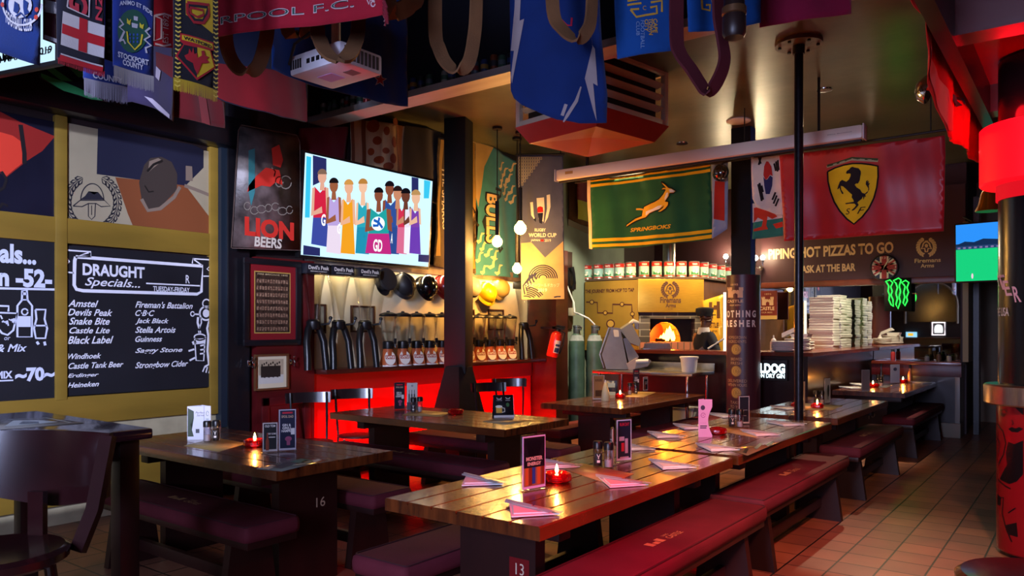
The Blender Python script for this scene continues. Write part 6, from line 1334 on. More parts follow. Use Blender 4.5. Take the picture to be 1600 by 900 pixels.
# lit screen high behind the scarves
u = (RV*2.354-F).normalized(); O = pD(-160, 143, 5.0); S = Surf(O, u)
O2 = S.uv(86, 92); t = thing('television', O, 'lit screen with a dated match notice behind the blue scarf', 'television')
Mx = Matrix((S.u, S.v, S.n)).transposed().to_4x4()
MB().bx(-.02, O2[0]+.02, -.02, .62, -.05, -.002, .005, M=Mx).build('casing', BLACKPL, t)
gfx(S, t, 'screen', em('bfe4ff', 1.1), [('p', poly(0, 0, O2[0], 0, O2[0], .6, 0, .6))], raw=True, h=0)
gfx(S, t, 'lettering', em('0c1018', .1), [lvl(S, 'AM', -12, 99, 20, 84, b=.05), lvl(S, 'SATURDAY 30TH MARCH 2019', -90, 118, 82, 107, b=.03), lvl(S, 'LT', 66, 86, 80, 79, b=.03)], raw=True, h=.002)
pc = Mx @ V((O2[0]/2, .6, -.03)); MB().tube([pc, pc+V((0, 0, 4.9-O.z-pc.z))], .02).build('ceiling_mount', BLACKM, t)
# ------------------------------------------------------------ things on the tables
ZT = .7605
REDG = mat('red_candle_glass', 'e01018', .06, trans=.75, ior=1.4, coat=.3); ACR = glassy('acrylic_stand', 'f2f0f4', .8, .04)
cnd = {}
def candle(px, py, label, lit=True, z=ZT, r=.066):
    p = pZ(px, py, z)
    t = thing('candle_holder', p, label, 'candle holder', 'red glass candle holders on the tables')
    b = MB(); n = 20; rows = []
    prof = [(r*.8, 0), (r, .008), (r, .03), (r*.93, .042), (r*.72, .046), (r*.62, .036), (r*.55, .012), (0, .01)]
    vr = []
    for rr, z_ in prof:
        if rr == 0: vr.append([b.bm.verts.new((0, 0, z_))]); continue
        vr.append([b.bm.verts.new((rr*(1+.05*(k % 2))*math.cos(2*math.pi*k/n), rr*(1+.05*(k % 2))*math.sin(2*math.pi*k/n), z_)) for k in range(n)])
    for a_, c_ in zip(vr, vr[1:]):
        for k in range(n):
            q = list(dict.fromkeys((a_[k], a_[(k+1) % n], c_[(k+1) % len(c_)], c_[k % len(c_)]))); b.bm.faces.new(q)
    b.bm.faces.new(vr[0][::-1]); b.build('red_glass', REDG, t, ang=20)
    if lit:
        MB().lathe([(0, .013), (.02, .013), (.02, .034), (0, .034)], seg=16).build('wax', mat('warm_wax', 'f0d8b0', .5, emit=.8, ecol='ff9a50'), t)
        MB().lathe([(.003, .04), (.008, .05), (.0085, .058), (.005, .07), (.002, .082), (0, .086)], seg=12).build('flame', em('ffdc80', 30), t)
        light('POINT', 'candle_light', (0, 0, .1), 1.3, 'ff9a40', .012, parent=t)
    return t
candle(398, 697, 'lit red glass candle on the table under the draught board')
candle(712, 647, 'unlit red glass ashtray on the table by the red panelling', False)
candle(969, 622, 'lit red glass candle on the table by the dough machine', r=.055)
candle(870, 752, 'lit red glass candle behind the tall card on the 13 plaque table', r=.07)
candle(1121, 678, 'unlit red glass ashtray beside the pink folded card', False, r=.062)
candle(1246, 637, 'lit red glass candle on the board side of the ceiling pole', r=.055)
candle(1277, 638, 'lit red glass candle on the walkway side of the ceiling pole', r=.055)
candle(1364, 605, 'lit red glass candle, nearer of the two on the farthest table', r=.075)
candle(1411, 598, 'lit red glass candle, farther of the two on the farthest table', r=.06)
def shaker(px, py, dark, label, z=ZT, s=1.0):
    p = pZ(px, py, z); t = thing('salt_shaker' if not dark else 'pepper_shaker', p, label, 'shaker', 'glass salt and pepper shakers')
    MB().lathe([(0, 0), (.024*s, 0), (.025*s, .004), (.025*s, .098*s), (.022*s, .1*s), (.022*s, .006), (0, .006)], seg=18).build('jar', ACR, t)
    MB().lathe([(0, .007), (.0215*s, .007), (.0215*s, (.055 if dark else .045)*s), (0, (.056 if dark else .046)*s)], seg=16).build('filling', pm('17130f') if dark else pm('e4dfd8'), t)
    MB().lathe([(.027*s, .098*s), (.027*s, .13*s), (.022*s, .138*s), (0, .14*s)], seg=18).build('cap', BLACKPL, t)
    if dark:
        S_ = LC(.0255*s, R(-50)); gfx(S_, t, 'label', pm('141418'), [('p', poly(-.02, .02, .02, .02, .02, .075, -.02, .075))], raw=True, h=.0004, cell=.01); gfx(S_, t, 'label_print', pm('d8d4cc'), [('s', poly(-.008, .07, -.003, .058, .003, .058, .008, .07), .003), ('s', poly(0, .058, 0, .045), .004), ('p', poly(-.008, .025, .008, .025, .008, .038, -.008, .038))], raw=True, h=.001, cell=.01)
for x, y, d, lb in ((324, 690, 0, 'salt shaker on the table under the draught board'), (338, 689, 1, 'pepper shaker on the table under the draught board'), (646, 645, 1, 'pepper shaker on the table by the red panelling'), (656, 644, 0, 'salt shaker on the table by the red panelling'),
        (984, 617, 0, 'salt shaker on the table by the dough machine'), (993, 616, 1, 'pepper shaker on the table by the dough machine'), (934, 729, 1, 'pepper shaker on the table with the 13 plaque'), (951, 731, 0, 'salt shaker on the table with the 13 plaque'),
        (1143, 667, 1, 'pepper shaker on the table with the pink card'), (1156, 668, 0, 'salt shaker on the table with the pink card'), (1275, 632, 1, 'pepper shaker beside the ceiling pole table candles'), (1284, 632, 0, 'salt shaker beside the ceiling pole table candles'), (1372, 602, 1, 'pepper shaker on the farthest table'), (1377, 604, 0, 'salt shaker on the farthest table')):
    shaker(x, y, d, lb)
def card(px, py, w, h, rot, bg, label, items=(), name='menu_holder', frame_c=None, z=ZT, cat='menu holder'):
    """clear stand holding an upright printed card; rot is the angle of its width from the camera's right, away positive"""
    p = pZ(px, py, z); u = RV*math.cos(R(rot))+F*math.sin(R(rot)); rz = math.atan2(u.y, u.x)
    t = thing(name, p, label, cat, 'upright menu cards on the tables', rz)
    MB().bx(-w/2-.004, w/2+.004, -.022, .022, 0, .004, .001).build('base', ACR, t)
    MB().bx(-w/2-.004, w/2+.004, -.004, .004, .004, h+.006).build('clear_sleeve', ACR, t)
    MB().bx(-w/2, w/2, -.0075, -.005, .008, h).build('card', pm(frame_c or bg, .4), t)
    S = Surf((0, -.0078, 0), (1, 0, 0)); m = .006
    g = gfx(S, t, 'print', pm(bg, .35), [('p', poly(-w/2+m, .02 if frame_c else .014, w/2-m, .02 if frame_c else .014, w/2-m, h-m, -w/2+m, h-m))], raw=True, h=.0004); g.location = S.O
    for i, (c, its) in enumerate(items):
        its2 = []
        for it in its:
            f = lambda x, y: ((x-.5)*w, y*h)
            if it[0] == 't': a = f(it[2], it[3]); b = f(it[4], it[5]); its2.append(('t', it[1], a[0], a[1], b[0], b[1], it[6] if len(it) > 6 else {}))
            elif it[0] == 's': its2.append(('s', [f(*q) for q in it[1]], it[2]))
            else: its2.append(('p', [f(*q) for q in it[1]]))
        g = gfx(S, t, 'print_detail', pm(c, .35), its2, raw=True, h=.0008+.0004*i); g.location = S.O
    return t
def bar(x0, y0, x1, y1): return ('p', poly(x0, y0, x1, y0, x1, y1, x0, y1))
WINE = [('c02838', [bar(.2, .9, .8, .94)]), ('c8a888', [('t', 'SPOIL DAD', .15, .8, .85, .86, {'b': .02})]), ('e0dcd8', [('t', 'GIN &', .2, .6, .7, .66, {'b': .03}), ('t', 'GRILL', .2, .53, .75, .59, {'b': .03}), ('t', 'HAMPER', .15, .46, .8, .52, {'b': .03}), bar(.7, .4, .92, .55)]), ('a05070', [('p', ell(.55, .3, .2, .06, 14)), bar(.45, .15, .65, .3)])]
BOTT = [('d8d0c8', [('t', 'OLD TOM', .15, .85, .85, .93, {'b': .03}), ('t', 'TRY SOME', .35, .6, .9, .66, {'b': .02}), bar(.4, .5, .85, .53)]), ('8a3c24', [('p', poly(.2, .08, .42, .08, .42, .4, .35, .5, .35, .66, .27, .66, .27, .5, .2, .4))])]
card(422, 707, .085, .18, 20, '121216', 'dark bottle card, shorter of the pair on the table under the draught board', BOTT, frame_c='c8c0bc')
card(449, 705, .1, .255, 22, '1c2038', 'tall navy card beside the short bottle card on the draught board table', WINE, frame_c='b8b4c0')
card(624, 640, .095, .25, 20, '181826', 'tall dark card on the table by the red panelling', WINE)
card(644, 641, .095, .25, 8, 'c8c4bc', 'pale card with dark bottles beside the dark card by the red panelling', [('2a2a2e', [bar(.15+k*.25, .3, .28+k*.25, .6) for k in range(3)]+[bar(.19+k*.25, .6, .24+k*.25, .75) for k in range(3)]+[bar(.0, .02, 1, .3)]), ('8a8a88', [('p', ell(.5, .9, .1, .04, 12))])])
card(935, 625, .13, .26, 18, 'b08050', 'tan picture card nearest the gas cylinders on the dough machine table', [('5a3c28', [('t', 'BURGERS', .2, .75, .8, .85, {'b': .03}), bar(.2, .15, .8, .4)])], frame_c='d8ccc0')
card(994, 611, .075, .26, 10, '201c34', 'tall dark purple card on the table by the dough machine', WINE)
card(1008, 611, .08, .17, 40, '16161e', 'short dark card at the far end of the dough machine table', BOTT, frame_c='c0c0c8')
card(833, 765, .14, .25, 40, '8c6a48', 'tall clear card stand with drinks card nearest on the 13 plaque table', [('15151a', [bar(.04, .6, .96, .97), ('p', poly(.1, .92, .9, .92, .7, .6, .3, .6)), bar(.04, .42, .96, .64)]), ('c8c0a0', [('t', 'MONSTER', .14, .545, .86, .62, {'b': .04}), ('t', 'ENERGY', .2, .455, .8, .52, {'b': .04})]), ('b8642a', [bar(.1, .1, .24, .42), bar(.62, .1, .76, .42)]), ('2a4a90', [bar(.4, .12, .54, .42)]), ('7a3018', [bar(.26, .1, .38, .42), bar(.8, .1, .92, .42)])], frame_c='c8bce0')
card(956, 727, .06, .2, 75, 'c8c0b8', 'pale card seen edge on beside the shakers of the 13 plaque table', [])
card(974, 721, .1, .235, 28, '1e1a2c', 'dark card with a red heading beside the shakers of the 13 plaque table', [('c02038', [('t', 'RUM DAY', .2, .85, .85, .93, {'b': .03}), bar(.3, .25, .5, .45)]), ('b88aa0', [bar(.15, .5, .5, .6), bar(.55, .2, .75, .55), bar(.2, .08, .8, .12)])], frame_c='c8b4d0')
card(1162, 663, .09, .22, 15, '20202a', 'dark clear card stand behind the shakers of the pink card table', [('8a8a90', [bar(.2, .5, .8, .52), bar(.2, .3, .7, .32)]), ('b07060', [bar(.1, .02, .3, .16)])], frame_c='b0a8a8')
card(1250, 643, .1, .27, 20, 'a8845c', 'tall clear card stand by the pole on the table beyond it', [], frame_c='b89a78')
card(1292, 630, .11, .25, 40, 'a8b4a8', 'pale green card with a dark shape beyond the ceiling pole', [('2a342c', [('p', ell(.6, .5, .2, .25, 14)), bar(.5, .15, .62, .4)])], frame_c='c8ccc8')
card(1352, 612, .12, .26, 20, '8a8078', 'clear card stand at the near end of the farthest table', [], frame_c='a8a098')
card(1398, 599, .15, .26, 15, 'b4b4c4', 'pale lilac card with a dark disc on the farthest table', [('4a4a62', [('p', ell(.5, .75, .2, .09, 16))])], frame_c='c4c4d0')
p = pZ(1377, 597, ZT); t = thing('thin_bottle', p, 'tall thin dark bottle on the farthest table', 'bottle'); MB().lathe([(0, 0), (.025, 0), (.026, .1), (.012, .17), (.012, .24), (0, .24)], seg=14).build('body', mat('dark_bottle_glass', '2a1a14', .1), t); MB().lathe([(.014, .22), (.014, .26), (0, .26)], seg=12).build('cap', BLACKPL, t)
p = pZ(1422, 598, ZT); t = thing('sauce_bottle', p, 'amber sauce bottle beside the far candle of the farthest table', 'bottle'); MB().lathe([(0, 0), (.03, 0), (.032, .1), (.014, .17), (.014, .22), (0, .22)], seg=14).build('body', mat('amber_glass', 'a86a40', .15), t); MB().lathe([(.016, .2), (.016, .25), (0, .25)], seg=12).build('cap', BLACKPL, t)
# folded cards and leaflets
def leaflet(px, py, w, h, rot, cm, label, items=(), fold=.35, cat='leaflet', name='folded_leaflet', curve=False):
    p = pZ(px, py, ZT); u = RV*math.cos(R(rot))+F*math.sin(R(rot)); t = thing(name, p, label, cat, None, math.atan2(u.y, u.x))
    out = [(-w/2, 0), (w/2, 0), (w/2, h), (-w/2, h)]
    if curve: out = [(-w/2, 0), (w/2, 0), (w/2, .02*h)]+[(w/2-w*.3*math.sin(R(k*18)), h*(.05+.75*k/10)) for k in range(11)]+[(w/2, h*.82), (w/2, h), (-w/2, h)]
    MB().prism(out, .0015, Matrix(((1, 0, 0, 0), (0, 0, -1, 0), (0, 1, 0, 0), (0, 0, 0, 1)))).build('front_leaf', cm, t, smooth=False)
    MB().prism([(0, 0), (w*.8, 0), (w*.8, h), (0, h)], .0015, Matrix.Translation((-w/2, 0, 0)) @ Matrix.Rotation(R(48), 4, 'Z') @ Matrix(((1, 0, 0, 0), (0, 0, -1, 0), (0, 1, 0, 0), (0, 0, 0, 1)))).build('rear_leaf', cm, t, smooth=False)
    MB().prism([(0, 0), (w*.8, 0), (w*.8, h), (0, h)], .0015, Matrix.Translation((w/2, 0, 0)) @ Matrix.Rotation(R(132), 4, 'Z') @ Matrix(((1, 0, 0, 0), (0, 0, -1, 0), (0, 1, 0, 0), (0, 0, 0, 1)))).build('side_leaf', cm, t, smooth=False) if not curve else None
    S = Surf((0, -.0016, 0), (1, 0, 0))
    for i, (c, its) in enumerate(items):
        its2 = [((it[0], it[1], (it[2]-.5)*w, it[3]*h, (it[4]-.5)*w, it[5]*h)+tuple(it[6:])) if it[0] == 't' else (it[0], [((x-.5)*w, y*h) for x, y in it[1]])+tuple(it[2:]) for it in its]
        g = gfx(S, t, 'print', pm(c, .5), its2, raw=True, h=.0004+.0003*i); g.location = S.O
    return t
leaflet(311, 687, .15, .225, 8, mat('white_leaflet', 'c8c8d4', .5), 'white folded leaflet with a dark bottle shape on the draught board table', [('2c3a24', [('p', poly(.02, .1, .28, .1, .2, .3, .12, .45, .28, .65, .28, .85, .02, .95))]), ('3a3a44', [('t', 'Perfect', .35, .78, .75, .84, {'sh': .3}), ('t', 'Serve', .4, .7, .72, .76, {'sh': .3}), bar(.36, .2, .52, .32), ('s', [(.72, 0), (.72, 1)], .002)]), ('6a7a70', [('s', ell(.86, .78, .05, .07, 14), .003), bar(.8, .6, .92, .62)])])
leaflet(1102, 683, .095, .26, 0, mat('pink_leaflet', 'd49ac8', .5), 'pink folded card with a curved cut edge on the middle table', [('3a2a4a', [('p', ell(.32, .78, .16, .065, 18)), bar(.12, .28, .62, .31), bar(.12, .23, .58, .26)]), ('a04a90', [('s', ell(.34, .58, .15, .06, 18), .004), ('p', ell(.34, .58, .04, .016, 10)), bar(.12, .37, .55, .375)])], curve=True)
p = pZ(786, 651, ZT); t = thing('tent_card', p, 'black and white tent card with a beer mug on the red panelling table', 'tent card', None, math.atan2(RV.y, RV.x)+R(8))
BLK = mat('black_card', '16161c', .45); WC = mat('white_card_edge', 'c8c8d8', .5)
MB().prism([(-.07, 0), (.07, 0), (.0, .185)], .002, Matrix(((0, 0, 1, .085), (1, 0, 0, 0), (0, 1, 0, 0), (0, 0, 0, 1)))).build('side_flap', WC, t, smooth=False)
al = math.atan2(.07, .185); S = Surf((0, -.07, 0), (1, 0, 0), (0, math.sin(al), math.cos(al)))
gfx(S, t, 'front', BLK, [rect(-.085, 0, .085, .197)], raw=True, h=0, solid=.002).location = S.O; gfx(Surf((0, .07, 0), (-1, 0, 0), (0, -math.sin(al), math.cos(al))), t, 'back', BLK, [rect(-.085, 0, .085, .197)], raw=True, h=0, solid=.002).location = (0, .07, 0)
for i, (c, its) in enumerate((('d8d4d0', [('s', poly(-.055, .175, -.05, .16, -.02, .16, -.015, .175), .006), ('s', poly(.02, .175, .03, .165, .05, .165, .06, .175), .006), ('t', 'CASTLE', -.06, .145, -.01, .153), ('t', 'FREE', .02, .145, .06, .153), rect(-.085, 0, .085, .02)]), ('d8a840', [rect(-.065, .04, -.015, .09)]), ('f0ead8', [('p', ell(-.04, .095, .03, .012, 12)), ('s', [(-.015, .045), (.008, .05), (.008, .08), (-.015, .085)], .006)]), ('3a6a3a', [('p', ell(.035, .11, .015, .018, 10))]))):
    gfx(S, t, 'print', pm(c, .5), its, raw=True, h=.001+.0004*i).location = S.O
p = pZ(956, 617, ZT); t = thing('tent_card', p, 'small blue tent card on the table by the dough machine', 'tent card', None, math.atan2(RV.y, RV.x)+R(-20))
S = Surf((0, -.05, 0), (1, 0, 0), (0, .3, .95)); gfx(S, t, 'front', pm('2a3c6c', .4), [rect(-.06, 0, .06, .17)], raw=True, h=0, solid=.002).location = S.O; gfx(S, t, 'print', pm('8fb4e0'), [rect(-.04, .09, .04, .14), rect(-.05, .0, .05, .04)], raw=True, h=.001).location = S.O
S = Surf((0, .05, 0), (-1, 0, 0), (0, -.3, .95)); gfx(S, t, 'back', pm('2a3c6c', .4), [rect(-.06, 0, .06, .17)], raw=True, h=0, solid=.002).location = S.O
p = pZ(946, 626, ZT); t = thing('squeeze_bottle', p, 'glowing pale yellow squeeze bottle on the table by the dough machine', 'bottle')
MB().lathe([(0, 0), (.042, 0), (.045, .01), (.04, .08), (.025, .15), (.012, .19), (0, .2)], seg=18).build('body', mat('pale_yellow_plastic', 'e8d8a0', .4), t); MB().lathe([(.014, .18), (.006, .215), (0, .215)], seg=12).build('tip', WHITEP, t)  # plain pale yellow plastic, no emission
# paper mats lying flat
def mat_(pts, m, label, name='place_mat', items=None, dz=0):
    P = [pZ(x, y, ZT) for x, y in pts]; c = sum(P, V())/len(P); S = Surf((c.x, c.y, ZT-.0005+dz), (1, 0, 0), (0, 1, 0))
    t = gfx(S, None, name, m, [('p', pts)], solid=.001, h=.0015); t.location = S.O; tag(t, label, 'mat')
    for c_, its in (items or []): gfx(S, t, 'print', pm(c_, .35), its, h=.002)
    return t
KR = mat('kraft_paper', 'a88c58', .5, noise=.2, nscale=6)
mat_(poly(287, 697, 338, 684, 386, 693, 342, 706), KR, 'kraft paper mat on the draught board table')
mat_(poly(400, 733, 462, 715, 513, 719, 440, 737), mat('glossy_print_mat', '6a6a62', .2), 'glossy picture mat at the corner of the draught board table', items=[('22242c', [('p', poly(425, 730, 450, 722, 465, 724, 440, 733))]), ('3a7a6a', [('p', poly(452, 722, 470, 717, 485, 719, 470, 724))]), ('a09a70', [('p', poly(470, 722, 480, 719, 490, 720, 482, 725))]), ('d0ccc0', [('p', poly(410, 732, 425, 727, 432, 729, 420, 734)), ('p', poly(485, 720, 497, 718, 503, 719, 492, 723))])])
mat_(poly(628, 649, 650, 640, 704, 645, 690, 651), KR, 'kraft paper mat on the red panelling table')
mat_(poly(753, 659, 775, 653, 832, 657, 790, 664), mat('pale_print_mat', '9a8a68', .35), 'pale printed mat by the tent card on the red panelling table', items=[('4a3c2c', [('s', poly(765, 658, 785, 656), .012), ('s', poly(780, 660, 812, 657), .012)])])
mat_(poly(975, 620, 995, 612, 1025, 613, 1005, 621), KR, 'kraft paper mat on the dough machine table')
mat_(poly(880, 733, 908, 724, 990, 741, 952, 757), KR, 'kraft paper mat across the 13 plaque table')
mat_(poly(1112, 671, 1130, 663, 1200, 675, 1180, 684), KR, 'kraft paper mat across the pink card table')
mat_(poly(1168, 712, 1140, 704, 1192, 684, 1225, 688), mat('dark_print_mat', '6a563c', .2), 'brown printed mat at the walkway edge of the pink card table', items=[('1e1a18', [('p', poly(1160, 707, 1166, 700, 1170, 702, 1166, 709)), ('p', poly(1178, 700, 1188, 692, 1192, 694, 1182, 703)), ('p', poly(1196, 695, 1208, 689, 1210, 691, 1200, 698))])])
mat_(poly(1225, 640, 1255, 630, 1318, 634, 1300, 641), KR, 'kraft paper mat on the table beyond the pole')
mat_(poly(1335, 603, 1362, 598, 1400, 600, 1385, 606), mat('grey_print_mat', '5c5a58', .2), 'grey glossy mat in the middle of the farthest table')
HTz = 1.051
P = [pZ(x, y, HTz) for x, y in poly(-8, 672, -8, 656, 75, 652, 132, 661)]; c = sum(P, V())/4; S = Surf((c.x, c.y, HTz), (1, 0, 0), (0, 1, 0))
t = gfx(S, None, 'place_mat', mat('grey_print_mat'), [('p', [tuple((q-S.O).xy) for q in P])], raw=True, h=.001, solid=.001); t.location = S.O; tag(t, 'picture mat lying on the tall bar table', 'mat')
q4 = [(q-S.O).xy for q in P]; lerp = lambda a, b: tuple(q4[0].lerp(q4[3], a).lerp(q4[1].lerp(q4[2], a), b))
gfx(S, t, 'print', pm('9aa4a8', .2), [('p', [lerp(*z) for z in ((.1, .2), (.8, .3), (.7, .6), (.3, .8))]), ('s', [lerp(*z) for z in ((.1, .1), (.9, .15), (.9, .9), (.1, .9))], .01)], raw=True, h=.002); gfx(S, t, 'print_shape', pm('3a4448', .2), [('p', [lerp(*z) for z in ((.3, .35), (.55, .3), (.6, .5), (.4, .6))])], raw=True, h=.003)
# napkins with cutlery
NAP = mat('white_napkin', 'dcdcdc', .8); CUT = mat('cutlery_steel', 'c4c2be', .35, metal=.5)
nk = thing('napkin_set', (0, 0, 0), 'x', 'napkin set', 'folded napkins with knife and fork')
MB().prism([(-.09, .14), (-.045, -.11), (.14, -.035)], .006).prism([(-.07, .1), (-.04, -.08), (.11, -.03)], .011).build('napkin', NAP, nk)
MB().tube([(-.1, .135, .014), (-.02, .06, .017), (.02, .03, .016)], .006, 6).prism([(.02, .02), (.15, -.06), (.155, -.045), (.03, .045)], .0025, None, .0135).build('knife', CUT, nk)
m = MB().tube([(-.1, .1, .015), (.05, -.02, .018)], .005, 6)
for k in range(4): m.tube([(.05, -.02, .018), (.062+k*.004, -.042+k*.008, .017), (.1+k*.004, -.07+k*.008, .015)], .002, 5)
m.build('fork', CUT, nk)
for i, (x, y, a, lb) in enumerate(((745, 754, -12, 'napkin with cutlery on the board side corner of the 13 plaque table'), (822, 800, -8, 'nearest napkin with cutlery on the 13 plaque table'), (966, 756, -4, 'napkin with cutlery beside the kraft mat of the 13 plaque table'), (1046, 729, -6, 'napkin with cutlery at the far walkway corner of the 13 plaque table'), (866, 728, -6, 'napkin partly behind the candle of the 13 plaque table'), (988, 701, -8, 'napkin at the far inner corner of the 13 plaque table'),
        (1036, 682, -8, 'napkin at the near inner corner of the pink card table'), (1076, 669, -6, 'napkin just behind the pink folded card'), (1118, 702, -5, 'napkin in front of the pink folded card'), (1132, 651, 0, 'napkin at the far inner edge of the pink card table'), (1186, 679, -5, 'napkin on the kraft mat of the pink card table'), (1226, 664, 0, 'farthest napkin on the pink card table beside the pole'),
        (1330, 607, 0, 'napkin at the near end of the farthest table'), (1346, 602, 0, 'second napkin from the near end of the farthest table'), (1440, 599, 0, 'napkin at the far end of the farthest table'), (1228, 639, 0, 'napkin beside the pole on the table beyond it'))):
    p = pZ(x, y, ZT); o = nk if i == 0 else dup(nk, (0, 0, 0)); o.location = (p.x, p.y, ZT+.0025); o.rotation_euler[2] = math.atan2(RV.y, RV.x)+R(a); o['label'] = lb
# ------------------------------------------------------------ round column with drum and red lamp at the walkway
CC = V((-.25, 6.2, 0)); CR = .27
t = thing('round_column', CC, 'round column with black bottle style upper half and red pin up drum below', 'column')
MB().lathe([(0, 0), (CR-.01, 0), (CR-.01, 3.3), (0, 3.3)], seg=48).build('core', mat('column_black', '0c0c10', .25, coat=.1), t)
MB().lathe([(CR-.008, .02), (CR, .03), (CR, 1.0), (CR-.008, 1.01)], seg=56).build('red_drum', mat('drum_red', '8c1018', .25, coat=.3), t)
MB().lathe([(CR-.01, 1.0), (CR+.065, 1.0), (CR+.075, 1.01), (CR+.075, 1.125), (CR+.065, 1.135), (CR-.01, 1.135)], seg=56).build('steel_ring', STEEL, t)
CS_ = Cyl((CC.x, CC.y), CR+.001); BL = pm('120c10', .3)
c = lambda x, y: (1500+x/2.65, 560+y/2.65)
def cs_(*q): return [c(*z) for z in poly(*q)]
its = [('s', cs_(168, 222, 180, 232, 192, 228, 182, 240, 166, 230), .008), ('s', cs_(165, 214, 185, 212, 195, 222), .007), ('p', cs_(200, 292, 215, 284, 230, 290, 245, 284, 262, 292, 240, 306, 215, 304)), ('s', cs_(215, 255, 222, 270, 215, 275), .006), ('p', cs_(200, 345, 225, 355, 262, 340, 262, 480, 235, 510, 205, 520, 165, 500, 195, 440, 190, 390)), ('s', cs_(155, 270, 178, 300, 190, 350, 180, 400, 160, 440), .01), ('s', cs_(152, 320, 165, 350, 160, 390), .008), ('s', cs_(158, 500, 190, 530, 210, 540), .008), ('s', cs_(160, 580, 180, 575, 175, 640, 190, 700, 215, 760), .01), ('p', cs_(155, 560, 170, 575, 168, 610, 155, 605)), ('p', cs_(190, 690, 235, 680, 240, 740, 205, 730)), ('s', cs_(200, 640, 230, 620), .008), ('p', cs_(225, 200, 262, 195, 262, 235, 240, 215))]
gfx(CS_, t, 'pin_up_drawing', BL, its, h=.001, cell=.04)
CK = Cyl((CC.x, CC.y), CR-.0085)
cz = lambda x, y: (1360+x/3.4625, 360+y/3.4625)
its = []
for s_, x, y, r_ in (('A', 672, 262, 0), ('T', 705, 282, 0), ('E', 742, 312, 0), ('R', 792, 345, 0)):
    its.append(('t', s_, *cz(x-27, y+44), *cz(x+27, y-44), {'b': .02, 'sh': -.45}))
gfx(CK, t, 'large_lettering', mat('pink_lettering', 'd8a8b4', .5), its, h=.001, cell=.04)
gfx(CK, t, 'small_lettering', pm('c8c0c0'), [('t', 'THE USA', *cz(655, 466), *cz(750, 416), {'b': .02})], h=.001, cell=.04)
for a in (-38,): pass
# red lamp shade around the column
t = thing('red_lamp', (CC.x, CC.y, 2.47), 'big glowing red drum lamp shade around the top of the round column', 'lamp')
m = mat('glowing_red_shade', 'b00818', .5, emit=1.15, ecol='ff0818')
MB().lathe([(.36, 0), (.37, .01), (.37, .38), (.36, .39), (.35, .38), (.35, .01)], seg=56).build('shade', m, t)
MB().lathe([(.27, .04), (.345, .02), (.345, .03), (.27, .05)], seg=48).build('diffuser', em('ffb0b0', 1.6), t)
MB().lathe([(CR-.003, -.1), (CR+.004, -.1), (CR+.004, .04), (CR-.003, .04)], seg=48).build('red_collar', em('e01020', .9), t)
for k in range(3): MB().tube([(.27*math.cos(k*2.09), .27*math.sin(k*2.09), .3), (.36*math.cos(k*2.09), .36*math.sin(k*2.09), .3)], .008).build('bracket', BLACKM, t)
for k in range(3): light('POINT', 'red_lamp_bulb', (.3*math.cos(k*2.094), .3*math.sin(k*2.094), .44), 7, 'ff1420', .1, parent=t)
# red and orange flag drooping along the beam
S = Surf((-.74, 5.4, 3.0), (0, 1, 0), f=wavy(.02, 7, .3))
t = cloth('walkway_flag', S, [pt for pt in poly(1421, -8, 1440, 40, 1449, 92, 1460, 140, 1470, 175, 1477, 213, 1500, 225, 1531, 258, 1534, 188, 1500, 105, 1476, 48, 1458, 0)], 'a8101c', 'bright red and orange flag drooping under the black beam by the walkway', 'flag', cell=.08, m=mat('red_flag_cloth', 'e02a20', .7, noise=.15))
gfx(S, t, 'orange_band', fab('f0622a'), [('p', poly(1442, 50, 1447, 56, 1470, 130, 1490, 190, 1484, 205, 1476, 205, 1468, 165, 1452, 95))], h=.008)
gfx(S, t, 'dark_mark', fab('2a0c0c'), [('p', poly(1486, 145, 1494, 150, 1500, 165, 1496, 167, 1490, 158)), ('s', poly(1492, 150, 1500, 156, 1502, 165), .02)], h=.01)
# chrome lamp and brass bell near the beam
p = pD(1453, 140, 6.2); t = thing('chrome_spotlight', p, 'round chrome lamp half hidden by the red walkway flag', 'lamp')
MB().lathe([(0, .11), (.05, .1), (.1, .06), (.12, 0), (.11, 0), (.09, .05), (0, .09)], seg=28, M=Matrix.Rotation(R(-70), 4, 'Y')).build('reflector', CHROME, t)
MB().tube([(-.05, 0, .04), (.03, 0, .2), (.05, 0, 3.9-p.z)], .012).build('arm', BLACKM, t)
p = pD(1545, 312, 6.6); t = thing('brass_bell', p, 'small brass bell hanging behind the round column', 'bell')
MB().lathe([(.1, -.1), (.105, -.095), (.08, -.04), (.06, .05), (.04, .09), (0, .1)], seg=24).build('bell', mat('brass', 'b8861e', .25, metal=.9), t); MB().tube([(0, 0, .1), (0, 0, 3.9-p.z)], .006, 6).build('cord', BLACKM, t)
cb_ = MB().tube([(-1.45, 12.55, 3.1), (-1.1, 12.4, 2.84), (-.7, 12.3, 2.85), (-.35, 12.2, 3.1), (-.1, 12.1, 3.89)], .012, 8).build('hanging_cable', BLACKM); tag(cb_, 'loose black cable looping from the small television to the ceiling', 'cable')
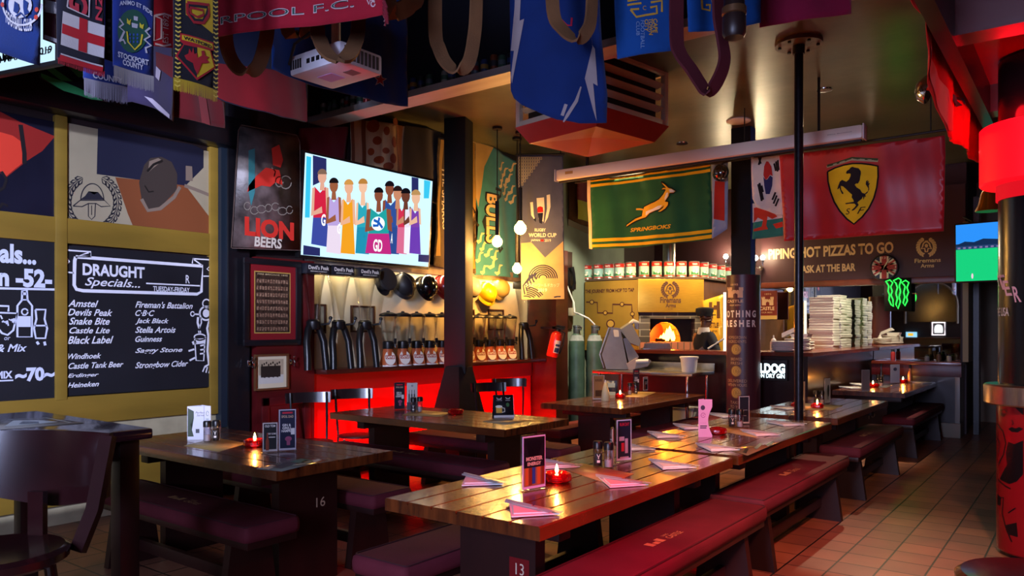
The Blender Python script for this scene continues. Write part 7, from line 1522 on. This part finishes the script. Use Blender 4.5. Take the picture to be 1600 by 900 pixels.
# smaller television past the sign board
ph = R(14); u = V((math.cos(ph), math.sin(ph)*-.6, 0)).normalized(); O = pY(1494, 440, 11.0); S = Surf(O, u, (0, -.05, 1)); W_ = 1.2; H_ = .7
t = thing('television', O, 'smaller wall television showing a green sports field beside the round column', 'television'); Mx = Matrix((S.u, S.v, S.n)).transposed().to_4x4()
MB().bx(-.02, W_+.02, -.02, H_+.02, -.06, -.002, .006, M=Mx).build('casing', BLACKPL, t)
MB().tube([Mx @ V((W_/2, H_/2, -.05)), Mx @ V((W_/2, H_/2, -.3)), (Mx @ V((W_/2, H_/2, -.3)))+V((0, 0, 3.9-O.z-(Mx @ V((W_/2, H_/2, -.3))).z))], .025).build('ceiling_mount', BLACKM, t)
scr = gfx(S, t, 'screen', em('14c878', 1.0), [rect(0, 0, W_, H_)], raw=True, h=0)
gfx(S, scr, 'sky', em('2a8cf0', 1.0), [rect(0, H_*.64, W_, H_)], raw=True, h=.001)
gfx(S, scr, 'stands', em('2a4a7a', .7), [rect(0, H_*.56, W_, H_*.66)], raw=True, h=.0015)
gfx(S, scr, 'treeline', em('1a3a6a', .5), [('p', poly(0, H_*.64, .1, H_*.7, .2, H_*.68, .3, H_*.73, .5, H_*.7, .7, H_*.76, .9, H_*.7, W_, H_*.74, W_, H_*.62, 0, H_*.62))], raw=True, h=.002)
gfx(S, scr, 'crowd', em('8a7ab0', .8), [rect(.02+k*.06, H_*.57, .05+k*.06, H_*.6) for k in range(19)], raw=True, h=.0025)
gfx(S, scr, 'tiny_players', em('e8c8d8', 1), [('p', ell(x, y, .012, .035, 8)) for x, y in ((.18, .06), (.52, .3), (.56, .32), (.6, .31), (.64, .33), (.7, .4), (.9, .2))], raw=True, h=.003)
# what the bar mirror shows: the far wall behind the camera
t = thing('arched_window', (-4.2, -3.0, 1.2), 'dark arched window on the street wall seen in the bar mirror', 'window')
MB().prism([(-.75, 0), (.75, 0)]+[(.75*math.cos(R(a)), .55+.75*math.sin(R(a))) for a in range(0, 181, 12)], .03, Matrix(((1, 0, 0, 0), (0, 0, 1, 0), (0, 1, 0, .55), (0, 0, 0, 1)))).build('pane', mat('dark_pane', '20181a', .15), t)
MB().tube([(-.76, .03, .5)]+[(.76*math.cos(R(a)), .03, 1.1+.76*math.sin(R(a))) for a in range(180, -1, -12)]+[(.76, .03, .5)], .035).build('frame', mat('pale_arch_frame', '9a8a70', .5), t)
S = Surf((-4.9, -2.98, 3.25), (-1, 0, 0)); t = gfx(S, None, 'national_flag', fab('28407a'), [rect(-1.3, -.1, .2, .75)], raw=True, h=0, solid=.004); t.location = S.O; tag(t, 'blue white and green flag on the street wall above the arched window', 'flag')
gfx(S, t, 'white_bars', fab('d8d4cc'), [rect(-.95, -.1, -.85, .75), rect(-.6, -.1, -.5, .75)], raw=True, h=.003); gfx(S, t, 'green_bar', fab('1f7a3a'), [rect(-.85, -.1, -.6, .75)], raw=True, h=.003); gfx(S, t, 'red_bar', fab('a82430'), [rect(-1.3, -.1, -.95, .75)], raw=True, h=.003)
t = thing('lit_sign', (-3.95, -2.79, 1.3), 'white lit badge sign on the street wall seen in the bar mirror', 'lit sign')
MB().bx(-.2, .2, -.1, 0, 0, .46, .02).build('box', BLACKM, t)
MB().tube([(-.18, .01, .03), (.18, .01, .03), (.18, .01, .43), (-.18, .01, .43)], .018, 8, True).build('light_tube', em('ffe8f0', 4), t)
MB().prism([(-.11, .1), (.11, .1), (.12, .2), (.1, .32), (.04, .36), (-.04, .36), (-.1, .32), (-.12, .2)], .02, Matrix(((1, 0, 0, 0), (0, 0, 1, 0), (0, 1, 0, 0), (0, 0, 0, 1)))).build('badge', em('ffffff', 3), t)
t = thing('back_bar', (-4.4, -2.75, 0), 'dark bar shelf on the street wall seen in the bar mirror', 'shelf')
MB().bx(-1.2, 1.2, -.2, .2, 1.2, 1.25, .006).build('top', MAHOG, t); MB().bx(-1.1, 1.1, -.2, .1, 0, 1.2).build('panel', mat('counter_panel'), t)
t = thing('lit_sign', (-4.75, -2.85, 1.2515), 'small yellow and blue lit sign on the back bar', 'lit sign'); MB().bx(-.16, .16, -.04, .04, 0, .17, .006).build('box', em('9adcff', 1.5), t); MB().bx(-.1, .06, .041, .045, .04, .13).build('badge', em('ffc020', 1.5), t)
for i, (x, hh, c, lb) in enumerate(((-1.62, .1, 'b0a8a0', 'small pale jar at the passage end of the mirror ledge'), (-1.75, .13, '6a4a3a', 'small brown bottle on the mirror ledge'), (-1.9, .09, '8a8a90', 'small grey glass on the mirror ledge'), (-2.35, .16, '9a2a2a', 'cutlery pot on the mirror ledge below the neon sign'))):
    t = thing('ledge_jar', (x, 12.5, 1.0465), lb, 'jar', 'small jars on the mirror ledge'); MB().lathe([(0, 0), (.03, 0), (.032, .01), (.032, hh*.7), (.02, hh*.8), (0, hh*.8)], seg=16).build('jar', pm(c, .25), t); MB().lathe([(.022, hh*.78), (.022, hh), (0, hh)], seg=14).build('cap', BLACKPL, t)
# ------------------------------------------------------------ the cook behind the counter
fd = (RV*.95+F*.3).normalized()
ck = thing('person', (-4.33, 10.2, 0), 'cook in dark jacket, pale collar and black flat cap working by the pizza oven', 'person', None, math.atan2(-fd.x, fd.y))
def skin(name, V_, E_, m, parent, sub=2, root=0):
    me = bpy.data.meshes.new(name); me.from_pydata([v[0] for v in V_], E_, []); o = bpy.data.objects.new(name, me); col.objects.link(o); o.parent = parent
    md = o.modifiers.new('skin', 'SKIN'); md.use_smooth_shade = True; md.branch_smoothing = .3
    for i, v in enumerate(V_):
        r = v[1]; me.skin_vertices[0].data[i].radius = r if isinstance(r, tuple) else (r, r)
        me.skin_vertices[0].data[i].use_root = (i == root)
    s = o.modifiers.new('sub', 'SUBSURF'); s.levels = sub; s.render_levels = sub; me.materials.append(m); return o
VS = []; ES = []
def pt(p, r, to=None):
    VS.append((p, r)); i = len(VS)-1
    if to is not None: ES.append((to, i))
    return i
pel = pt((0, 0, .95), (.15, .12)); sp1 = pt((0, 0, 1.12), (.14, .11), pel); sp2 = pt((0, .01, 1.32), (.17, .12), sp1); nb = pt((0, 0, 1.46), (.09, .08), sp2)
nk_ = pt((0, .01, 1.53), .055, nb); jw = pt((0, .035, 1.6), (.066, .078), nk_); hd = pt((0, .03, 1.68), (.078, .096), jw); tp = pt((0, .015, 1.75), (.062, .075), hd)
pt((0, .135, 1.645), .013, jw); pt((.078, .015, 1.655), .016, hd); pt((-.078, .015, 1.655), .016, hd)
def limb_arm(s, el, wr, hand):
    a = pt((s*.17, 0, 1.42), .06, sp2); b = pt(el, .045, a); c = pt(wr, .03, b); h = V(hand)-V(wr); hn = h.normalized(); side = V((s*.6, .2, .3)).cross(hn).normalized()
    p1 = pt(tuple(V(wr)+hn*.05), (.036, .02), c)
    for k, ln in enumerate((.07, .08, .075, .06)):
        b0 = V(wr)+hn*.09+side*(.03-.02*k); i1 = pt(tuple(b0), .009, p1); b1 = b0+hn*ln*.5+V((0, 0, -.008)); i2 = pt(tuple(b1), .0085, i1); pt(tuple(b1+hn*ln*.25+V((0, 0, -.03))), .0075, i2)
    b0 = V(wr)+hn*.035+side*.04; i1 = pt(tuple(b0), .011, p1); pt(tuple(b0+hn*.035+side*.01+V((0, 0, -.02))), .009, i1)
limb_arm(1, (.26, .06, 1.13), (.16, .3, 1.12), (.1, .42, 1.12)); limb_arm(-1, (-.26, .08, 1.13), (-.14, .32, 1.13), (-.08, .44, 1.13))
for s in (-1, 1):
    a = pt((s*.1, 0, .88), .09, pel); b = pt((s*.11, .02, .5), .06, a); c = pt((s*.11, -.01, .09), .04, b); pt((s*.12, .13, .04), (.04, .03), c)
SK = mat('dark_skin', '4a2a1e', .5)
skin('body', VS, ES, SK, ck)
JK = mat('dark_chef_jacket', '1c1e26', .8, noise=.2)
VS2 = [((0, 0, .84), (.175, .14)), ((0, 0, 1.0), (.17, .135)), ((0, 0, 1.15), (.16, .13)), ((0, .01, 1.32), (.215, .16)), ((0, 0, 1.45), (.1, .085)), ((.18, 0, 1.42), .078), ((.265, .06, 1.13), .06), ((.18, .25, 1.12), .048), ((-.18, 0, 1.42), .078), ((-.265, .08, 1.13), .06), ((-.16, .27, 1.13), .048)]
skin('jacket', VS2, [(0, 1), (1, 2), (2, 3), (3, 4), (3, 5), (5, 6), (6, 7), (3, 8), (8, 9), (9, 10)], JK, ck)
VS3 = [((0, 0, .9), (.165, .13)), ((.1, 0, .84), .105), ((.115, .02, .5), .075), ((.115, -.01, .1), .06), ((-.1, 0, .84), .105), ((-.115, .02, .5), .075), ((-.115, -.01, .1), .06)]
skin('trousers', VS3, [(0, 1), (1, 2), (2, 3), (0, 4), (4, 5), (5, 6)], mat('dark_trousers', '1a1a20', .8), ck)
for s in (-1, 1): MB().sph((s*.12, .07, .045), (.05, .13, .045), 14).build('shoe', BLACKM, ck)
MB().lathe([(.085, 1.43), (.098, 1.44), (.075, 1.53), (.062, 1.52)], seg=24, sy=.95).build('collar', mat('pale_collar', 'b8b4b0', .8), ck)
CAPM = mat('black_cap_cloth', '15161a', .85)
m = MB(); m.lathe([(.094, 1.69), (.099, 1.72), (.112, 1.755), (.108, 1.795), (.07, 1.81), (0, 1.815)], (0, .01, 0), 28, sy=1.15); m.build('cap', CAPM, ck)
m = MB(); m.prism([(.085*math.cos(R(a)), .1+.075*math.sin(R(a))) for a in range(0, 181, 15)], .012, None, 1.7); m.build('cap_peak', CAPM, ck)
for s in (-1, 1): MB().sph((s*.034, .118, 1.685), (.012, .007, .008), 10).build('eye', pm('d8d0c8', .3), ck)
MB().sph((0, .118, 1.6), (.024, .008, .008), 10).build('mouth', pm('5a2a24', .5), ck)
MB().prism([(-.15, .45), (.15, .45), (.13, 1.05), (.08, 1.36), (-.08, 1.36), (-.13, 1.05)], .008, Matrix(((1, 0, 0, 0), (0, 0, 1, .15), (0, 1, 0, 0), (0, 0, 0, 1)))).build('apron', mat('grey_apron', '9a9690', .8), ck)
w0 = ck.location; hp = V(w0)+Matrix.Rotation(ck.rotation_euler[2], 3, 'Z') @ V((.1, .44, 1.12))
tg = pD(1131, 529, 10.5); q0 = pD(1106, 545, 10.5)
pe = MB().tube([q0, tg], .014, 8).build('pizza_peel', mat('pale_handle', 'c8c4c0', .4)); tag(pe, 'pale handled pizza peel held slanting in front of the cook', 'pizza peel')
MB().box((0, 0, 0), (.12, .01, .12), .004, Matrix.Translation(q0+(q0-tg).normalized()*.1) @ Matrix.Rotation(TH, 4, 'Z') @ Matrix.Rotation(R(-40), 4, 'Y')).build('blade', STEEL, pe)
